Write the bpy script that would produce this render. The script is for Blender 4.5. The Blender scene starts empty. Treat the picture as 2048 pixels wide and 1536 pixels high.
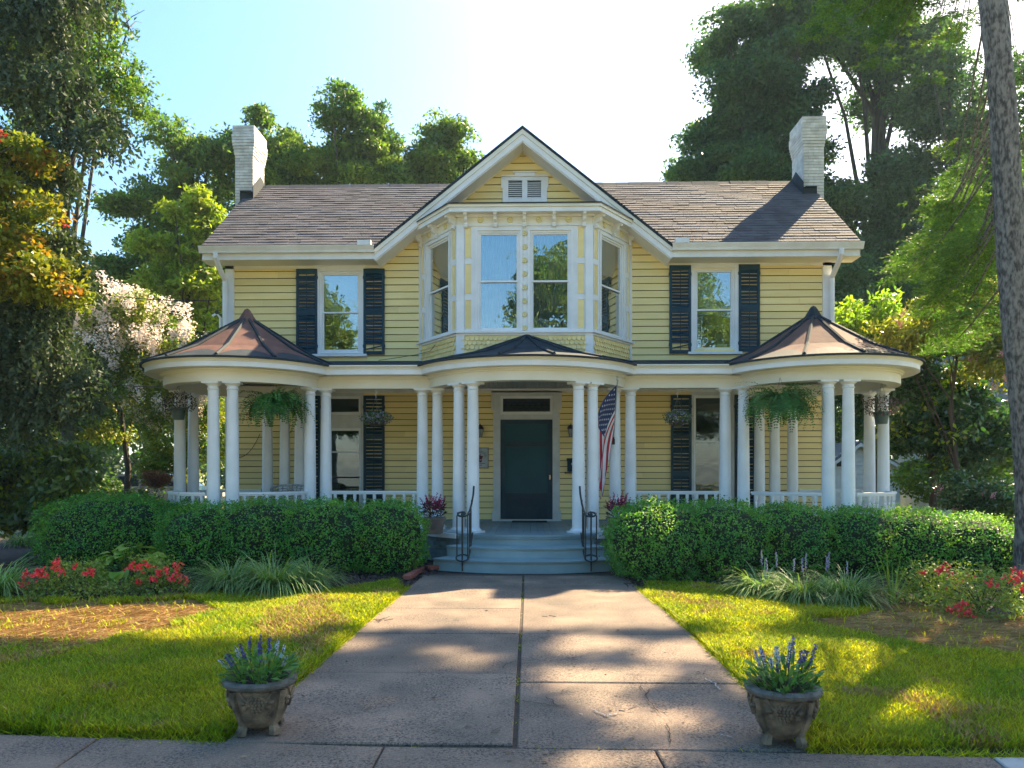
import bpy, math, random
import numpy as np
from mathutils import Vector, Matrix
R = math.radians
rng = np.random.default_rng(7); random.seed(7)
SC = bpy.context.scene; COL = SC.collection
# ------------------------------------------------------------------ camera
F = 1500.0; EYE = 1.5; YAW = math.atan(33/1500); HOR = 945.0
cd = bpy.data.cameras.new('camera'); cam = bpy.data.objects.new('camera', cd); COL.objects.link(cam)
cam.location = (0, 0, EYE); cam.rotation_euler = (R(90), 0, YAW)
cd.sensor_width = 36; cd.lens = F/2048*36; cd.shift_y = (HOR-768)/2048
cd.clip_start = .05; cd.clip_end = 2000
SC.camera = cam
# ------------------------------------------------------------------ sky and sun
SAZ, SEL = R(38.7), R(41.9)
w = bpy.data.worlds.new('World'); SC.world = w; w.use_nodes = True
nt = w.node_tree; nt.nodes.clear()
sk = nt.nodes.new('ShaderNodeTexSky'); sk.sky_type = 'NISHITA'; sk.sun_disc = False
sk.sun_elevation = SEL; sk.sun_rotation = SAZ; sk.air_density = 1.0; sk.dust_density = 1.8; sk.ozone_density = 1.5; sk.altitude = 50
bg = nt.nodes.new('ShaderNodeBackground'); bg.inputs[1].default_value = .15
wo = nt.nodes.new('ShaderNodeOutputWorld')
gm = nt.nodes.new('ShaderNodeGamma'); gm.inputs[1].default_value = .6; hsn = nt.nodes.new('ShaderNodeHueSaturation'); hsn.inputs['Saturation'].default_value = 1.85
tn = nt.nodes.new('ShaderNodeMix'); tn.data_type = 'RGBA'; tn.blend_type = 'MULTIPLY'; tn.inputs[0].default_value = 1; tn.inputs[7].default_value = (.78, .78, .78, 1)
nt.links.new(sk.outputs[0], gm.inputs[0]); nt.links.new(gm.outputs[0], hsn.inputs['Color']); nt.links.new(hsn.outputs[0], tn.inputs[6]); nt.links.new(tn.outputs[2], bg.inputs[0]); nt.links.new(bg.outputs[0], wo.inputs[0])
sd = Vector((math.sin(SAZ)*math.cos(SEL), math.cos(SAZ)*math.cos(SEL), math.sin(SEL)))
ld = bpy.data.lights.new('sun', 'SUN'); ld.energy = 3.8; ld.angle = R(.55); ld.color = (1, .80, .52)
so = bpy.data.objects.new('sun', ld); COL.objects.link(so)
so.rotation_euler = sd.to_track_quat('Z', 'Y').to_euler(); so.location = (20, 30, 30)
SC.view_settings.view_transform = 'Standard'; SC.view_settings.look = 'None'
SC.view_settings.gamma = 1; SC.view_settings.exposure = 2.55; SC.view_settings.use_curve_mapping = False
SC.render.engine = 'CYCLES'
SC.cycles.use_denoising = True
SC.cycles.max_bounces = 8; SC.cycles.diffuse_bounces = 4; SC.cycles.transparent_max_bounces = 12; SC.cycles.transmission_bounces = 4
SC.cycles.sample_clamp_indirect = 6
# ------------------------------------------------------------------ measuring helpers: where a sight line meets a real plane
cy, sy = math.cos(YAW), math.sin(YAW)
def ray(px, py):
    dx = (px-1024)/F; dz = -(py-HOR)/F
    return (-sy+dx*cy, cy+dx*sy, dz)
def P(px, py, Y):
    r = ray(px, py); t = Y/r[1]
    return (t*r[0], Y, EYE+t*r[2])
def X(px, Y): return P(px, 945, Y)[0]
def Z(py, Y, px=1024): return P(px, py, Y)[2]
def G(px, py, z=0.0):
    r = ray(px, py); t = (z-EYE)/r[2]
    return (t*r[0], t*r[1])
# ------------------------------------------------------------------ materials
MAT = {}
def lin(c): return tuple(((x/255/12.92) if x/255 <= .04045 else ((x/255+.055)/1.055)**2.4) for x in c)
def pm(name, c1, c2=None, scale=6., rough=.6, bump=0., bscale=None, spec=.5, metal=0., rnd=0., stretch=(1,1,1), detail=5, coat=0., contrast=(.35,.65), hue=None):
    """procedural surface: two-tone noise, optional per-piece variation, fine relief"""
    if name in MAT: return MAT[name]
    m = bpy.data.materials.new(name); m.use_nodes = True; N = m.node_tree.nodes; L = m.node_tree.links
    b = N['Principled BSDF']; b.inputs['Roughness'].default_value = rough; b.inputs['Metallic'].default_value = metal
    b.inputs['Specular IOR Level'].default_value = spec; b.inputs['Coat Weight'].default_value = coat
    c2 = c2 or tuple(x*.8 for x in c1)
    tc = N.new('ShaderNodeNewGeometry'); mp = N.new('ShaderNodeMapping'); mp.inputs[3].default_value = stretch
    L.new(tc.outputs['Position'], mp.inputs[0])
    n = N.new('ShaderNodeTexNoise'); n.inputs['Scale'].default_value = scale; n.inputs['Detail'].default_value = detail; L.new(mp.outputs[0], n.inputs[0])
    rp = N.new('ShaderNodeValToRGB'); rp.color_ramp.elements[0].position = contrast[0]; rp.color_ramp.elements[1].position = contrast[1]
    rp.color_ramp.elements[0].color = (*c1, 1); rp.color_ramp.elements[1].color = (*c2, 1); L.new(n.outputs[0], rp.inputs[0])
    out = rp.outputs[0]
    if rnd:
        oi = N.new('ShaderNodeObjectInfo')
        ad = N.new('ShaderNodeMath'); ad.operation = 'ADD'; L.new(oi.outputs['Random'], ad.inputs[0]); L.new(tc.outputs['Random Per Island'], ad.inputs[1])
        fr = N.new('ShaderNodeMath'); fr.operation = 'FRACT'; L.new(ad.outputs[0], fr.inputs[0])
        mr = N.new('ShaderNodeMapRange'); mr.inputs[3].default_value = 1-rnd; mr.inputs[4].default_value = 1+rnd; L.new(fr.outputs[0], mr.inputs[0])
        hs = N.new('ShaderNodeHueSaturation'); L.new(mr.outputs[0], hs.inputs['Value']); L.new(out, hs.inputs['Color'])
        if hue:
            m2 = N.new('ShaderNodeMapRange'); m2.inputs[3].default_value = .5-hue; m2.inputs[4].default_value = .5+hue
            f2 = N.new('ShaderNodeMath'); f2.operation = 'MULTIPLY'; f2.inputs[1].default_value = 7.31; L.new(fr.outputs[0], f2.inputs[0])
            f3 = N.new('ShaderNodeMath'); f3.operation = 'FRACT'; L.new(f2.outputs[0], f3.inputs[0]); L.new(f3.outputs[0], m2.inputs[0]); L.new(m2.outputs[0], hs.inputs['Hue'])
        out = hs.outputs[0]
    L.new(out, b.inputs['Base Color'])
    if bump:
        n2 = N.new('ShaderNodeTexNoise'); n2.inputs['Scale'].default_value = bscale or scale*8; n2.inputs['Detail'].default_value = 6; L.new(mp.outputs[0], n2.inputs[0])
        bp = N.new('ShaderNodeBump'); bp.inputs['Strength'].default_value = bump; bp.inputs['Distance'].default_value = .01; L.new(n2.outputs[0], bp.inputs['Height']); L.new(bp.outputs[0], b.inputs['Normal'])
    MAT[name] = m; return m
def leafmat(name, c1, c2, scale=1.2, trans=.45, tcol=None, rough=.45, rnd=.35, hue=.02, spec=.35):
    if name in MAT: return MAT[name]
    m = pm(name, c1, c2, scale=scale, rough=rough, rnd=rnd, hue=hue, spec=spec, detail=3)
    N = m.node_tree.nodes; L = m.node_tree.links; b = N['Principled BSDF']
    src = b.inputs['Base Color'].links[0].from_socket
    t = N.new('ShaderNodeBsdfTranslucent'); mx = N.new('ShaderNodeMixShader'); mx.inputs[0].default_value = trans
    mu = N.new('ShaderNodeMix'); mu.data_type = 'RGBA'; mu.blend_type = 'MULTIPLY'; mu.inputs[0].default_value = 1
    L.new(src, mu.inputs[6]); mu.inputs[7].default_value = (*(tcol or (1.25, 1.5, .45)), 1); L.new(mu.outputs[2], t.inputs[0])
    L.new(b.outputs[0], mx.inputs[1]); L.new(t.outputs[0], mx.inputs[2]); L.new(mx.outputs[0], N['Material Output'].inputs[0])
    return m
def glassmat(name, tint=(.9,.95,.95), refl=.3, wav=.12, wscale=3., rough=0.0):
    if name in MAT: return MAT[name]
    m = bpy.data.materials.new(name); m.use_nodes = True; N = m.node_tree.nodes; L = m.node_tree.links; N.remove(N['Principled BSDF'])
    tr = N.new('ShaderNodeBsdfTransparent'); tr.inputs[0].default_value = (*tint, 1)
    gl = N.new('ShaderNodeBsdfGlossy'); gl.inputs['Roughness'].default_value = rough; gl.inputs[0].default_value = (.86, .88, .86, 1)
    g = N.new('ShaderNodeNewGeometry'); n = N.new('ShaderNodeTexNoise'); n.inputs['Scale'].default_value = wscale; n.inputs['Detail'].default_value = 1.5; n.inputs['Distortion'].default_value = .8
    L.new(g.outputs['Position'], n.inputs[0])
    bp = N.new('ShaderNodeBump'); bp.inputs['Strength'].default_value = wav; bp.inputs['Distance'].default_value = .04; L.new(n.outputs[0], bp.inputs['Height']); L.new(bp.outputs[0], gl.inputs['Normal'])
    fr = N.new('ShaderNodeLayerWeight'); fr.inputs[0].default_value = .3
    mr = N.new('ShaderNodeMapRange'); mr.inputs[3].default_value = refl; mr.inputs[4].default_value = 1; L.new(fr.outputs['Facing'], mr.inputs[0])
    mx = N.new('ShaderNodeMixShader'); L.new(mr.outputs[0], mx.inputs[0]); L.new(tr.outputs[0], mx.inputs[1]); L.new(gl.outputs[0], mx.inputs[2]); L.new(mx.outputs[0], N['Material Output'].inputs[0])
    MAT[name] = m; return m
WHITE = pm('white_paint', (.80,.80,.79), (.69,.69,.66), scale=2.6, contrast=(.38,.75), rough=.5, bump=.15, bscale=40)
CREAM = pm('cream_paint', (.80,.77,.66), (.70,.66,.53), scale=1.3, rough=.55, bump=.15, bscale=30)
YEL = pm('yellow_clapboard_paint', (.87,.69,.30), (.82,.63,.25), scale=2.2, rough=.55, bump=.2, bscale=60, stretch=(.5,1,4), rnd=.09)
SHUT = pm('dark_teal_paint', (.008,.034,.052), (.013,.048,.070), scale=3, rough=.45, rnd=.15, spec=.25)
BLUEGREY = pm('blue_grey_deck_paint', (.27,.36,.37), (.19,.26,.27), scale=2.2, rough=.5, bump=.2, rnd=.08, contrast=(.3,.75))
ROOFM = pm('purple_grey_asphalt_shingle', (.112,.104,.112), (.070,.065,.072), scale=2.5, rough=.9, bump=.6, bscale=150, rnd=.16)
DARKM = pm('dark_roofing_metal', (.014,.024,.032), (.028,.040,.048), scale=3, rough=.8, bump=.2, spec=.25)
COPPER = pm('weathered_copper', (.17,.085,.065), (.09,.05,.042), scale=3.5, spec=.2, rough=.85, bump=.35, bscale=9, contrast=(.3,.7), rnd=.12)
BRICKW = pm('whitewashed_brick', (.70,.70,.67), (.52,.51,.47), scale=5, rough=.85, bump=.6, bscale=45, rnd=.12)
MORTAR = pm('grey_mortar', (.17,.16,.15), (.10,.095,.09), scale=20, rough=.95, bump=.6)
BRICKB = pm('blue_grey_painted_brick', (.24,.32,.34), (.17,.235,.25), scale=6, rough=.7, bump=.5, rnd=.12)
BRICKR = pm('red_brick', (.36,.10,.06), (.24,.07,.05), scale=9, rough=.9, bump=.6, rnd=.2)
IRON = pm('black_iron', (.012,.017,.02), (.03,.035,.035), scale=12, rough=.45, bump=.2)
BLACK = pm('dark_interior', (.012,.014,.016), (.02,.022,.022), scale=2, rough=.9)
BLIND = pm('white_blind', (.55,.62,.66), (.5,.56,.6), scale=3, rough=.6)
CEIL = pm('grey_ceiling_board', (.42,.43,.43), (.34,.35,.35), scale=3, rough=.6, rnd=.06)
GLASS = glassmat('old_window_glass', (.80,.84,.83), .27, .05, 3.2)
GLASSD = glassmat('dark_window_glass', (.40,.50,.55), .10, .08, 2.5)
DOORG = pm('storm_door_glass', (.012,.085,.10), (.010,.060,.080), scale=1, rough=.3, spec=.12)
BARK = pm('grey_bark', (.21,.19,.165), (.055,.048,.042), scale=26, rough=.95, bump=1., bscale=26, stretch=(1,1,.42), contrast=(.40,.62), detail=10)
BARKD = pm('dark_bark', (.075,.062,.05), (.035,.03,.025), scale=9, rough=.95, bump=.8, stretch=(1,1,.3))
# ------------------------------------------------------------------ objects
WL = {}
def tag(o, label=None, cat=None, group=None, kind=None):
    if label: o['label'] = label
    if cat: o['category'] = cat
    if group: o['group'] = group
    if kind: o['kind'] = kind
    return o
def root(name, loc, label, cat, group=None):
    o = bpy.data.objects.new(name, None); o.empty_display_size = .2; COL.objects.link(o)
    o.location = loc; WL[o.name] = Vector(loc); return tag(o, label, cat, group)
def link(name, me, parent=None, loc=(0,0,0)):
    o = bpy.data.objects.new(name, me); COL.objects.link(o); o.location = loc
    if parent:
        o.parent = parent; o.matrix_parent_inverse = Matrix.Translation(-WL.get(parent.name, Vector((0,0,0))))
    WL[o.name] = Vector(loc); return o
def place(name, me, parent, loc, rot=(0,0,0), scale=(1,1,1)):
    o = link(name, me, parent, loc); o.rotation_euler = rot; o.scale = scale; return o
def copy_tree(src, loc, rz=0, label=None, scale=None):
    c = src.copy(); COL.objects.link(c); c.location = loc; c.rotation_euler = (0,0,rz)
    if scale: c.scale = (scale,)*3 if not isinstance(scale, tuple) else scale
    if label: c['label'] = label
    for ch in list(src.children):
        k = ch.copy(); COL.objects.link(k); k.parent = c
        for g in list(ch.children):
            q = g.copy(); COL.objects.link(q); q.parent = k
    return c
def from_np(name, v, quads=None, tris=None, mats=None, midx=None, smooth=False):
    me = bpy.data.meshes.new(name); f = quads if quads is not None else tris; k = f.shape[1]
    me.vertices.add(len(v)); me.vertices.foreach_set('co', np.asarray(v, np.float32).ravel())
    me.loops.add(f.size); me.loops.foreach_set('vertex_index', f.ravel().astype(np.int32))
    me.polygons.add(len(f)); me.polygons.foreach_set('loop_start', (np.arange(len(f))*k).astype(np.int32))
    try: me.polygons.foreach_set('loop_total', np.full(len(f), k, np.int32))
    except Exception: pass
    for m in (mats or []): me.materials.append(m)
    if midx is not None: me.polygons.foreach_set('material_index', midx.astype(np.int32))
    me.update(calc_edges=True)
    if smooth: me.polygons.foreach_set('use_smooth', np.ones(len(f), bool))
    return me
class MB:
    def __init__(s): s.v = []; s.f = []; s.m = []; s.mi = 0
    def add(s, v, f):
        n = len(s.v); s.v += [tuple(p) for p in v]; s.f += [tuple(i+n for i in q) for q in f]; s.m += [s.mi]*len(f)
    def box(s, x0, x1, y0, y1, z0, z1):
        s.add([(x0,y0,z0),(x1,y0,z0),(x1,y1,z0),(x0,y1,z0),(x0,y0,z1),(x1,y0,z1),(x1,y1,z1),(x0,y1,z1)],
              [(0,3,2,1),(4,5,6,7),(0,1,5,4),(1,2,6,5),(2,3,7,6),(3,0,4,7)]); return s
    def hexa(s, p):  # 8 points: bottom 4 then top 4
        s.add(p, [(0,3,2,1),(4,5,6,7),(0,1,5,4),(1,2,6,5),(2,3,7,6),(3,0,4,7)]); return s
    def prism(s, poly, ext):
        n = len(poly); e = Vector(ext); a = [Vector(p) for p in poly]; s.add(a+[p+e for p in a], [tuple(range(n-1,-1,-1)), tuple(range(n,2*n))]+[(i,(i+1)%n,(i+1)%n+n,i+n) for i in range(n)]); return s
    def tube(s, path, rad, n=8, caps=True):
        path = [Vector(p) for p in path]; rad = rad if hasattr(rad, '__len__') else [rad]*len(path)
        vs = []; up = None
        for i, p in enumerate(path):
            d = (path[min(i+1,len(path)-1)]-path[max(i-1,0)]).normalized()
            if up is None: up = Vector((0,0,1)) if abs(d.z) < .9 else Vector((1,0,0))
            a = d.cross(up).normalized(); b = d.cross(a).normalized(); up = -b if False else up
            if abs(d.dot(up)) > .97: up = Vector((1,0,0)) if abs(d.x) < .9 else Vector((0,1,0)); a = d.cross(up).normalized(); b = d.cross(a).normalized()
            for k in range(n):
                t = 2*math.pi*k/n; vs.append(p+a*math.cos(t)*rad[i]+b*math.sin(t)*rad[i])
        fs = [(i*n+k, i*n+(k+1)%n, (i+1)*n+(k+1)%n, (i+1)*n+k) for i in range(len(path)-1) for k in range(n)]
        if caps: fs += [tuple(range(n-1,-1,-1)), tuple(range((len(path)-1)*n, len(path)*n))]
        s.add(vs, fs); return s
    def lathe(s, c, prof, n=24, a0=0, a1=360, close=False):
        full = abs(a1-a0) >= 360; m = n if full else n+1; vs = []
        pr = list(prof)
        for k in range(m):
            t = R(a0+(a1-a0)*k/n)
            for r, z in pr: vs.append((c[0]+r*math.cos(t), c[1]+r*math.sin(t), c[2]+z))
        L = len(pr); fs = []
        for k in range(n):
            k2 = (k+1) % m
            for j in range(L-1 if not close else L): fs.append((k*L+j, k2*L+j, k2*L+(j+1)%L, k*L+(j+1)%L))
        s.add(vs, fs); return s
    def disc(s, c, r, n=24, a0=0, a1=360):
        full = abs(a1-a0) >= 360
        vs = [(c[0],c[1],c[2])]+[(c[0]+r*math.cos(R(a0+(a1-a0)*k/n)), c[1]+r*math.sin(R(a0+(a1-a0)*k/n)), c[2]) for k in range(n+(0 if full else 1))]
        s.add(vs, [(0, k+1, (k+1)%n+1 if full else k+2) for k in range(n)]); return s
    def sphere(s, c, r, n=8, sq=(1,1,1)):
        h = n//2+1; vs = []; 
        for i in range(h+1):
            t = math.pi*i/h
            for k in range(n): a = 2*math.pi*k/n; vs.append((c[0]+r*sq[0]*math.sin(t)*math.cos(a), c[1]+r*sq[1]*math.sin(t)*math.sin(a), c[2]+r*sq[2]*math.cos(t)))
        s.add(vs, [(i*n+k, (i+1)*n+k, (i+1)*n+(k+1)%n, i*n+(k+1)%n) for i in range(h) for k in range(n)]); return s
    def mesh(s, name, mat, smooth=False):
        me = bpy.data.meshes.new(name); me.from_pydata(s.v, [], s.f)
        for m in (mat if isinstance(mat, (list,tuple)) else [mat]): me.materials.append(m)
        if any(s.m): me.polygons.foreach_set('material_index', s.m)
        if smooth:
            me.polygons.foreach_set('use_smooth', [True]*len(s.f))
            try: me.set_sharp_from_angle(angle=R(38))
            except Exception: pass
        me.update(); return me
    def build(s, name, mat, parent=None, smooth=False, label=None):
        o = link(name, s.mesh(name, mat, smooth), parent)
        if label: o['label'] = label
        return o
def bx(name, mat, parent, *b):
    m = MB(); m.box(*b); return m.build(name, mat, parent)
# ================================================================== THE HOUSE
WY = 15.5            # front wall plane
FL = .5              # porch floor height
XC = X(1045, 15.0)   # gable centre
XL, XR = X(452, WY), X(1662, WY)
ZE = 1.5+(945-492)/100.; RIDGE_Y = 17.95; EY = 15.0; PITCH = .80
ZR = ZE+(RIDGE_Y-EY)*PITCH
house = root('house', (0, WY, 0), 'two storey yellow Victorian house with round porch pavilions and dark shutters', 'house')
class Face:
    """a wall plane: u runs along it to the right (seen from outside), d outwards"""
    def __init__(s, a, b):
        s.a = Vector((a[0], a[1], 0)); s.b = Vector((b[0], b[1], 0)); s.L = (s.b-s.a).length; s.u = (s.b-s.a)/s.L
        s.n = Vector((s.u.y, -s.u.x, 0))
    def pt(s, u, z, d=0): p = s.a+s.u*u+s.n*d; return (p.x, p.y, z)
    def box(s, mb, u0, u1, z0, z1, d0, d1):
        mb.hexa([s.pt(u0,z0,d1), s.pt(u1,z0,d1), s.pt(u1,z0,d0), s.pt(u0,z0,d0), s.pt(u0,z1,d1), s.pt(u1,z1,d1), s.pt(u1,z1,d0), s.pt(u0,z1,d0)])
    def prism(s, mb, pts, d0, d1):
        v = s.n*(d1-d0); mb.prism([s.pt(u, z, d0) for u, z in pts], v)
FW = Face((0, WY), (1, WY))     # u == world X
SHEATH = pm('shadow_gap_sheathing', (.07,.055,.03), (.05,.04,.02), rough=.9)  # sheathing coloured dark so the slits between boards read as shadow lines
def clap_wall(face, z0, z1, step, lims, openings, parent, thick=.028):
    """clapboards, each its own object, cut round the openings; returns sheathing boxes"""
    sh = MB(); z = z0
    while z < z1-.01:
        h = min(step, z1-z); zm = z+h*.5; a, b = lims(zm)
        if b-a > .05:
            iv = [(a, b)]
            for (o0, o1, oz0, oz1) in openings:
                if oz0 < zm < oz1:
                    nv = []
                    for (p, q) in iv:
                        if o1 <= p or o0 >= q: nv.append((p, q)); continue
                        if o0 > p: nv.append((p, o0))
                        if o1 < q: nv.append((o1, q))
                    iv = nv
            for (p, q) in iv:
                if q-p < .03: continue
                face.box(sh, p, q, z, z+h, -.16, -.004)
                # long runs are butted from two or three boards
                cuts = [p]
                if q-p > 2.0 or (q-p > 1.0 and random.random() < .3): cuts.append(p+(q-p)*random.uniform(.25, .75))
                cuts.append(q)
                for c0, c1 in zip(cuts, cuts[1:]):
                    m = MB(); t = thick+random.uniform(-.002, .002); j = random.uniform(-.0015, .0015)
                    zt = z+h-.002; zb_ = z+.011
                    m.hexa([face.pt(c0+.0015,zb_+j,t), face.pt(c1-.0015,zb_+j,t), face.pt(c1-.0015,zb_+j,0), face.pt(c0+.0015,zb_+j,0),
                            face.pt(c0+.0015,zt+j,.008), face.pt(c1-.0015,zt+j,.008), face.pt(c1-.0015,zt+j,-.001), face.pt(c0+.0015,zt+j,-.001)])
                    m.build('clapboard', YEL, parent)
        z += step
    return sh
# ---- openings of the front wall: (x0,x1,z0,z1)
def xr(a, b): return X(a, WY), X(b, WY)
UWL = (*xr(640, 722), Z(706, WY), Z(541, WY)); UWR = (*xr(1388, 1469), Z(704, WY), Z(539, WY))
LWL = (*xr(647, 722), FL+.25, Z(792, WY)); LWR = (*xr(1387, 1462), FL+.25, Z(792, WY))
DOOR = (*xr(1001, 1105), FL, Z(792, WY))
BA, BD = X(840, WY), X(1262, WY)
wall = MB(); wall.box(XL+.02, XR-.02, WY+.02, WY+.16, .0, FL)
wallo = wall.build('wall', YEL, house)
zap = ZR-.30
def lim_up(z):
    zf = ZE-.22
    if z < zf: return (XL+.18, XR-.18)
    h = (zap-z)/PITCH+.14; return (XC-h, XC+h)
s1 = clap_wall(FW, FL+.02, 3.32, .122, lambda z: (XL+.18, XR-.18), [LWL, LWR, DOOR], wallo)
s2 = clap_wall(FW, 3.62, zap, .147, lim_up, [UWL, UWR, (BA+.05, BD-.05, 3, 7.0), (X(1012, WY), X(1087, WY), Z(398, WY), Z(362, WY))], wallo)
s1.add(s2.v, s2.f); s1.build('sheathing', SHEATH, wallo)
bx('ledger_board', CREAM, wallo, XL+.18, XR-.18, WY-.03, WY+.1, 3.32, 3.62)
# other three walls (plain boards: not in the picture)
ow = MB(); BY = 20.9
ow.box(XL, XL+.16, WY+.16, BY, 0, ZE-.02); ow.box(XR-.16, XR, WY+.16, BY, 0, ZE-.02); ow.box(XL, XR, BY, BY+.15, 0, ZE-.02)
for x0, x1 in ((XL, XL+.16), (XR-.16, XR)):
    ow.prism([(x0, WY, ZE-.02), (x0, BY, ZE-.02), (x0, (WY+BY)/2, ZR-.32)], (x1-x0, 0, 0))
ow.box(XL+.16, XR-.16, WY+.16, BY, 3.35, 3.5)
for a in (-2.9, 2.9): ow.box(a, a+.1, WY+.2, BY, 0, ZE)
ow.box(XL+.2, XR-.2, 17.6, 17.7, 0, ZE)
ow.build('side_wall', YEL, house)
# ---- corner boards, frieze
for (a, b) in ((XL, XL+.18), (XR-.18, XR)):
    bx('corner_board', WHITE, house, a, b, WY-.045, WY+.16, FL, ZE-.1)
fz = MB()
xgl, xgr = XC-2.98, XC+2.98
# horizontal frieze left/right below the gutter (mitred into the rake frieze)
t = .22
for sgn, xe in ((-1, XL), (1, XR)):
    xi = XC+sgn*((zap-(ZE-.30))/PITCH)
    fz = MB(); pts = [(xe, WY-.045, ZE-.30), (xi, WY-.045, ZE-.30), (XC+sgn*((zap-(ZE-.02))/PITCH+.42), WY-.045, ZE-.02), (xe, WY-.045, ZE-.02)]
    if sgn > 0: pts = pts[::-1]
    fz.prism(pts, (0, .06, 0)); fz.build('frieze_board', CREAM, house)
    # rake frieze
    fz = MB(); a = Vector((XC, WY-.052, zap)); b = Vector((xi, WY-.052, ZE-.30)); up = Vector((0, 0, .36))
    q = [a, b, b+up, a+up]
    if sgn > 0: q = q[::-1]
    fz.prism(q, (0, .065, 0)); fz.build('rake_frieze', CREAM, house)
# ---- main roof planes
TR = MB(); x0, x1 = -6.62, 6.6
def roofz(Y): return ZE+(Y-EY)*PITCH if Y <= RIDGE_Y else ZR-(Y-RIDGE_Y)*PITCH
by2 = 2*RIDGE_Y-EY
th = .10
def slab(mb, pts, dz):  # sloped panel of given vertical thickness
    n = len(pts); v = [Vector(p) for p in pts]; mb.add(v+[p-Vector((0,0,dz)) for p in v], [tuple(range(n)), tuple(range(2*n-1, n-1, -1))]+[(i, i+n, (i+1)%n+n, (i+1)%n) for i in range(n)])
hw = RIDGE_Y-EY
slab(TR, [(x0,EY,ZE),(XC-hw,EY,ZE),(XC,RIDGE_Y,ZR),(x0,RIDGE_Y,ZR)], th)
slab(TR, [(XC+hw,EY,ZE),(x1,EY,ZE),(x1,RIDGE_Y,ZR),(XC,RIDGE_Y,ZR)], th)
slab(TR, [(x0,RIDGE_Y,ZR),(x1,RIDGE_Y,ZR),(x1,by2,ZE),(x0,by2,ZE)], th)
# front gable planes
slab(TR, [(XC-hw,EY-.02,ZE),(XC,EY-.02,ZR),(XC,RIDGE_Y,ZR)], th)
slab(TR, [(XC,EY-.02,ZR),(XC+hw,EY-.02,ZE),(XC,RIDGE_Y,ZR)], th)
roof = TR.build('roof', ROOFM, house)
# shingles
expo = .142; sl = math.hypot(hw, hw*PITCH); nr = int(sl/expo)
uy, uz = hw/sl, hw*PITCH/sl
small = []
for sx in (1, -1):
    pass
cells = []
for r in range(nr):
    s0 = r*expo; Y0 = EY+uy*s0; vx = RIDGE_Y-Y0
    for (a, b) in ((x0-.02, XC-vx-.02), (XC+vx+.02, x1+.02)):
        x = a+(-.16 if r % 2 else 0)
        while x < b:
            wd = random.choice((.24,.30,.34,.40)); xa, xb = max(x, a), min(x+wd, b)
            if xb-xa > .03: cells.append((r, xa, xb))
            x += wd
def shingle(mb, r, xa, xb):
    s0 = r*expo-.02; s1 = s0+expo+.05; lift = .017+random.choice((0, .003, .006)); jit = random.uniform(-.004, .004); s0 += jit
    def q(s, h): return (EY+uy*s-uz*h, ZE+uz*s+uy*h)
    y0, z0 = q(s0, lift); y0b, z0b = q(s0, 0); y1, z1 = q(s1, .006); y1b, z1b = q(s1, 0)
    a, b = xa+.003, xb-.003
    mb.hexa([(a,y0b,z0b),(b,y0b,z0b),(b,y1b,z1b),(a,y1b,z1b),(a,y0,z0),(b,y0,z0),(b,y1,z1),(a,y1,z1)])
rest = MB()
for i, (r, xa, xb) in enumerate(cells):
    if i < 296: m = MB(); shingle(m, r, xa, xb); m.build('shingle', ROOFM, roof)
    else: shingle(rest, r, xa, xb)
rs = rest.build('shingle_courses', ROOFM, roof); rs['kind'] = 'stuff'
# ridge caps
rc = MB()
xx = x0
while xx < x1:
    w_ = min(.3, x1-xx); h = random.uniform(.03, .045)
    rc.prism([(xx, RIDGE_Y-.17, ZR-.12), (xx, RIDGE_Y, ZR+h), (xx, RIDGE_Y+.17, ZR-.12)], (w_-.006, 0, 0)); xx += w_
rc.build('ridge_cap', pm('dark_ridge', (.03,.04,.05), (.05,.055,.065), rough=.9, rnd=.2), roof)
# ---- gable rake fascia, soffit
for sgn in (-1, 1):
    a = Vector((XC, 0, ZR)); b = Vector((XC+sgn*hw, 0, ZE)); 
    def band(z_hi, z_lo, ya, yb, name, mat, ext=0.0, par=house):
        bb = b+Vector((sgn*ext, 0, -ext*PITCH)); q = [(a.x, ya, a.z+z_hi), (a.x, ya, a.z+z_lo), (bb.x, ya, bb.z+z_lo), (bb.x, ya, bb.z+z_hi)]
        if sgn < 0: q = q[::-1]
        m = MB(); m.prism(q[::-1], (0, yb-ya, 0)); return m.build(name, mat, par)
    band(.03, -.035, EY-.055, EY+.3, 'rake_edge', DARKM, .03)
    band(-.036, -.13, EY-.045, EY+.02, 'rake_crown', CREAM, .02)
    band(-.131, -.26, EY-.02, EY+.03, 'rake_fascia', WHITE, .02)
    band(-.262, -.285, EY-.0, WY-.03, 'rake_soffit', WHITE, .0)
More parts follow.
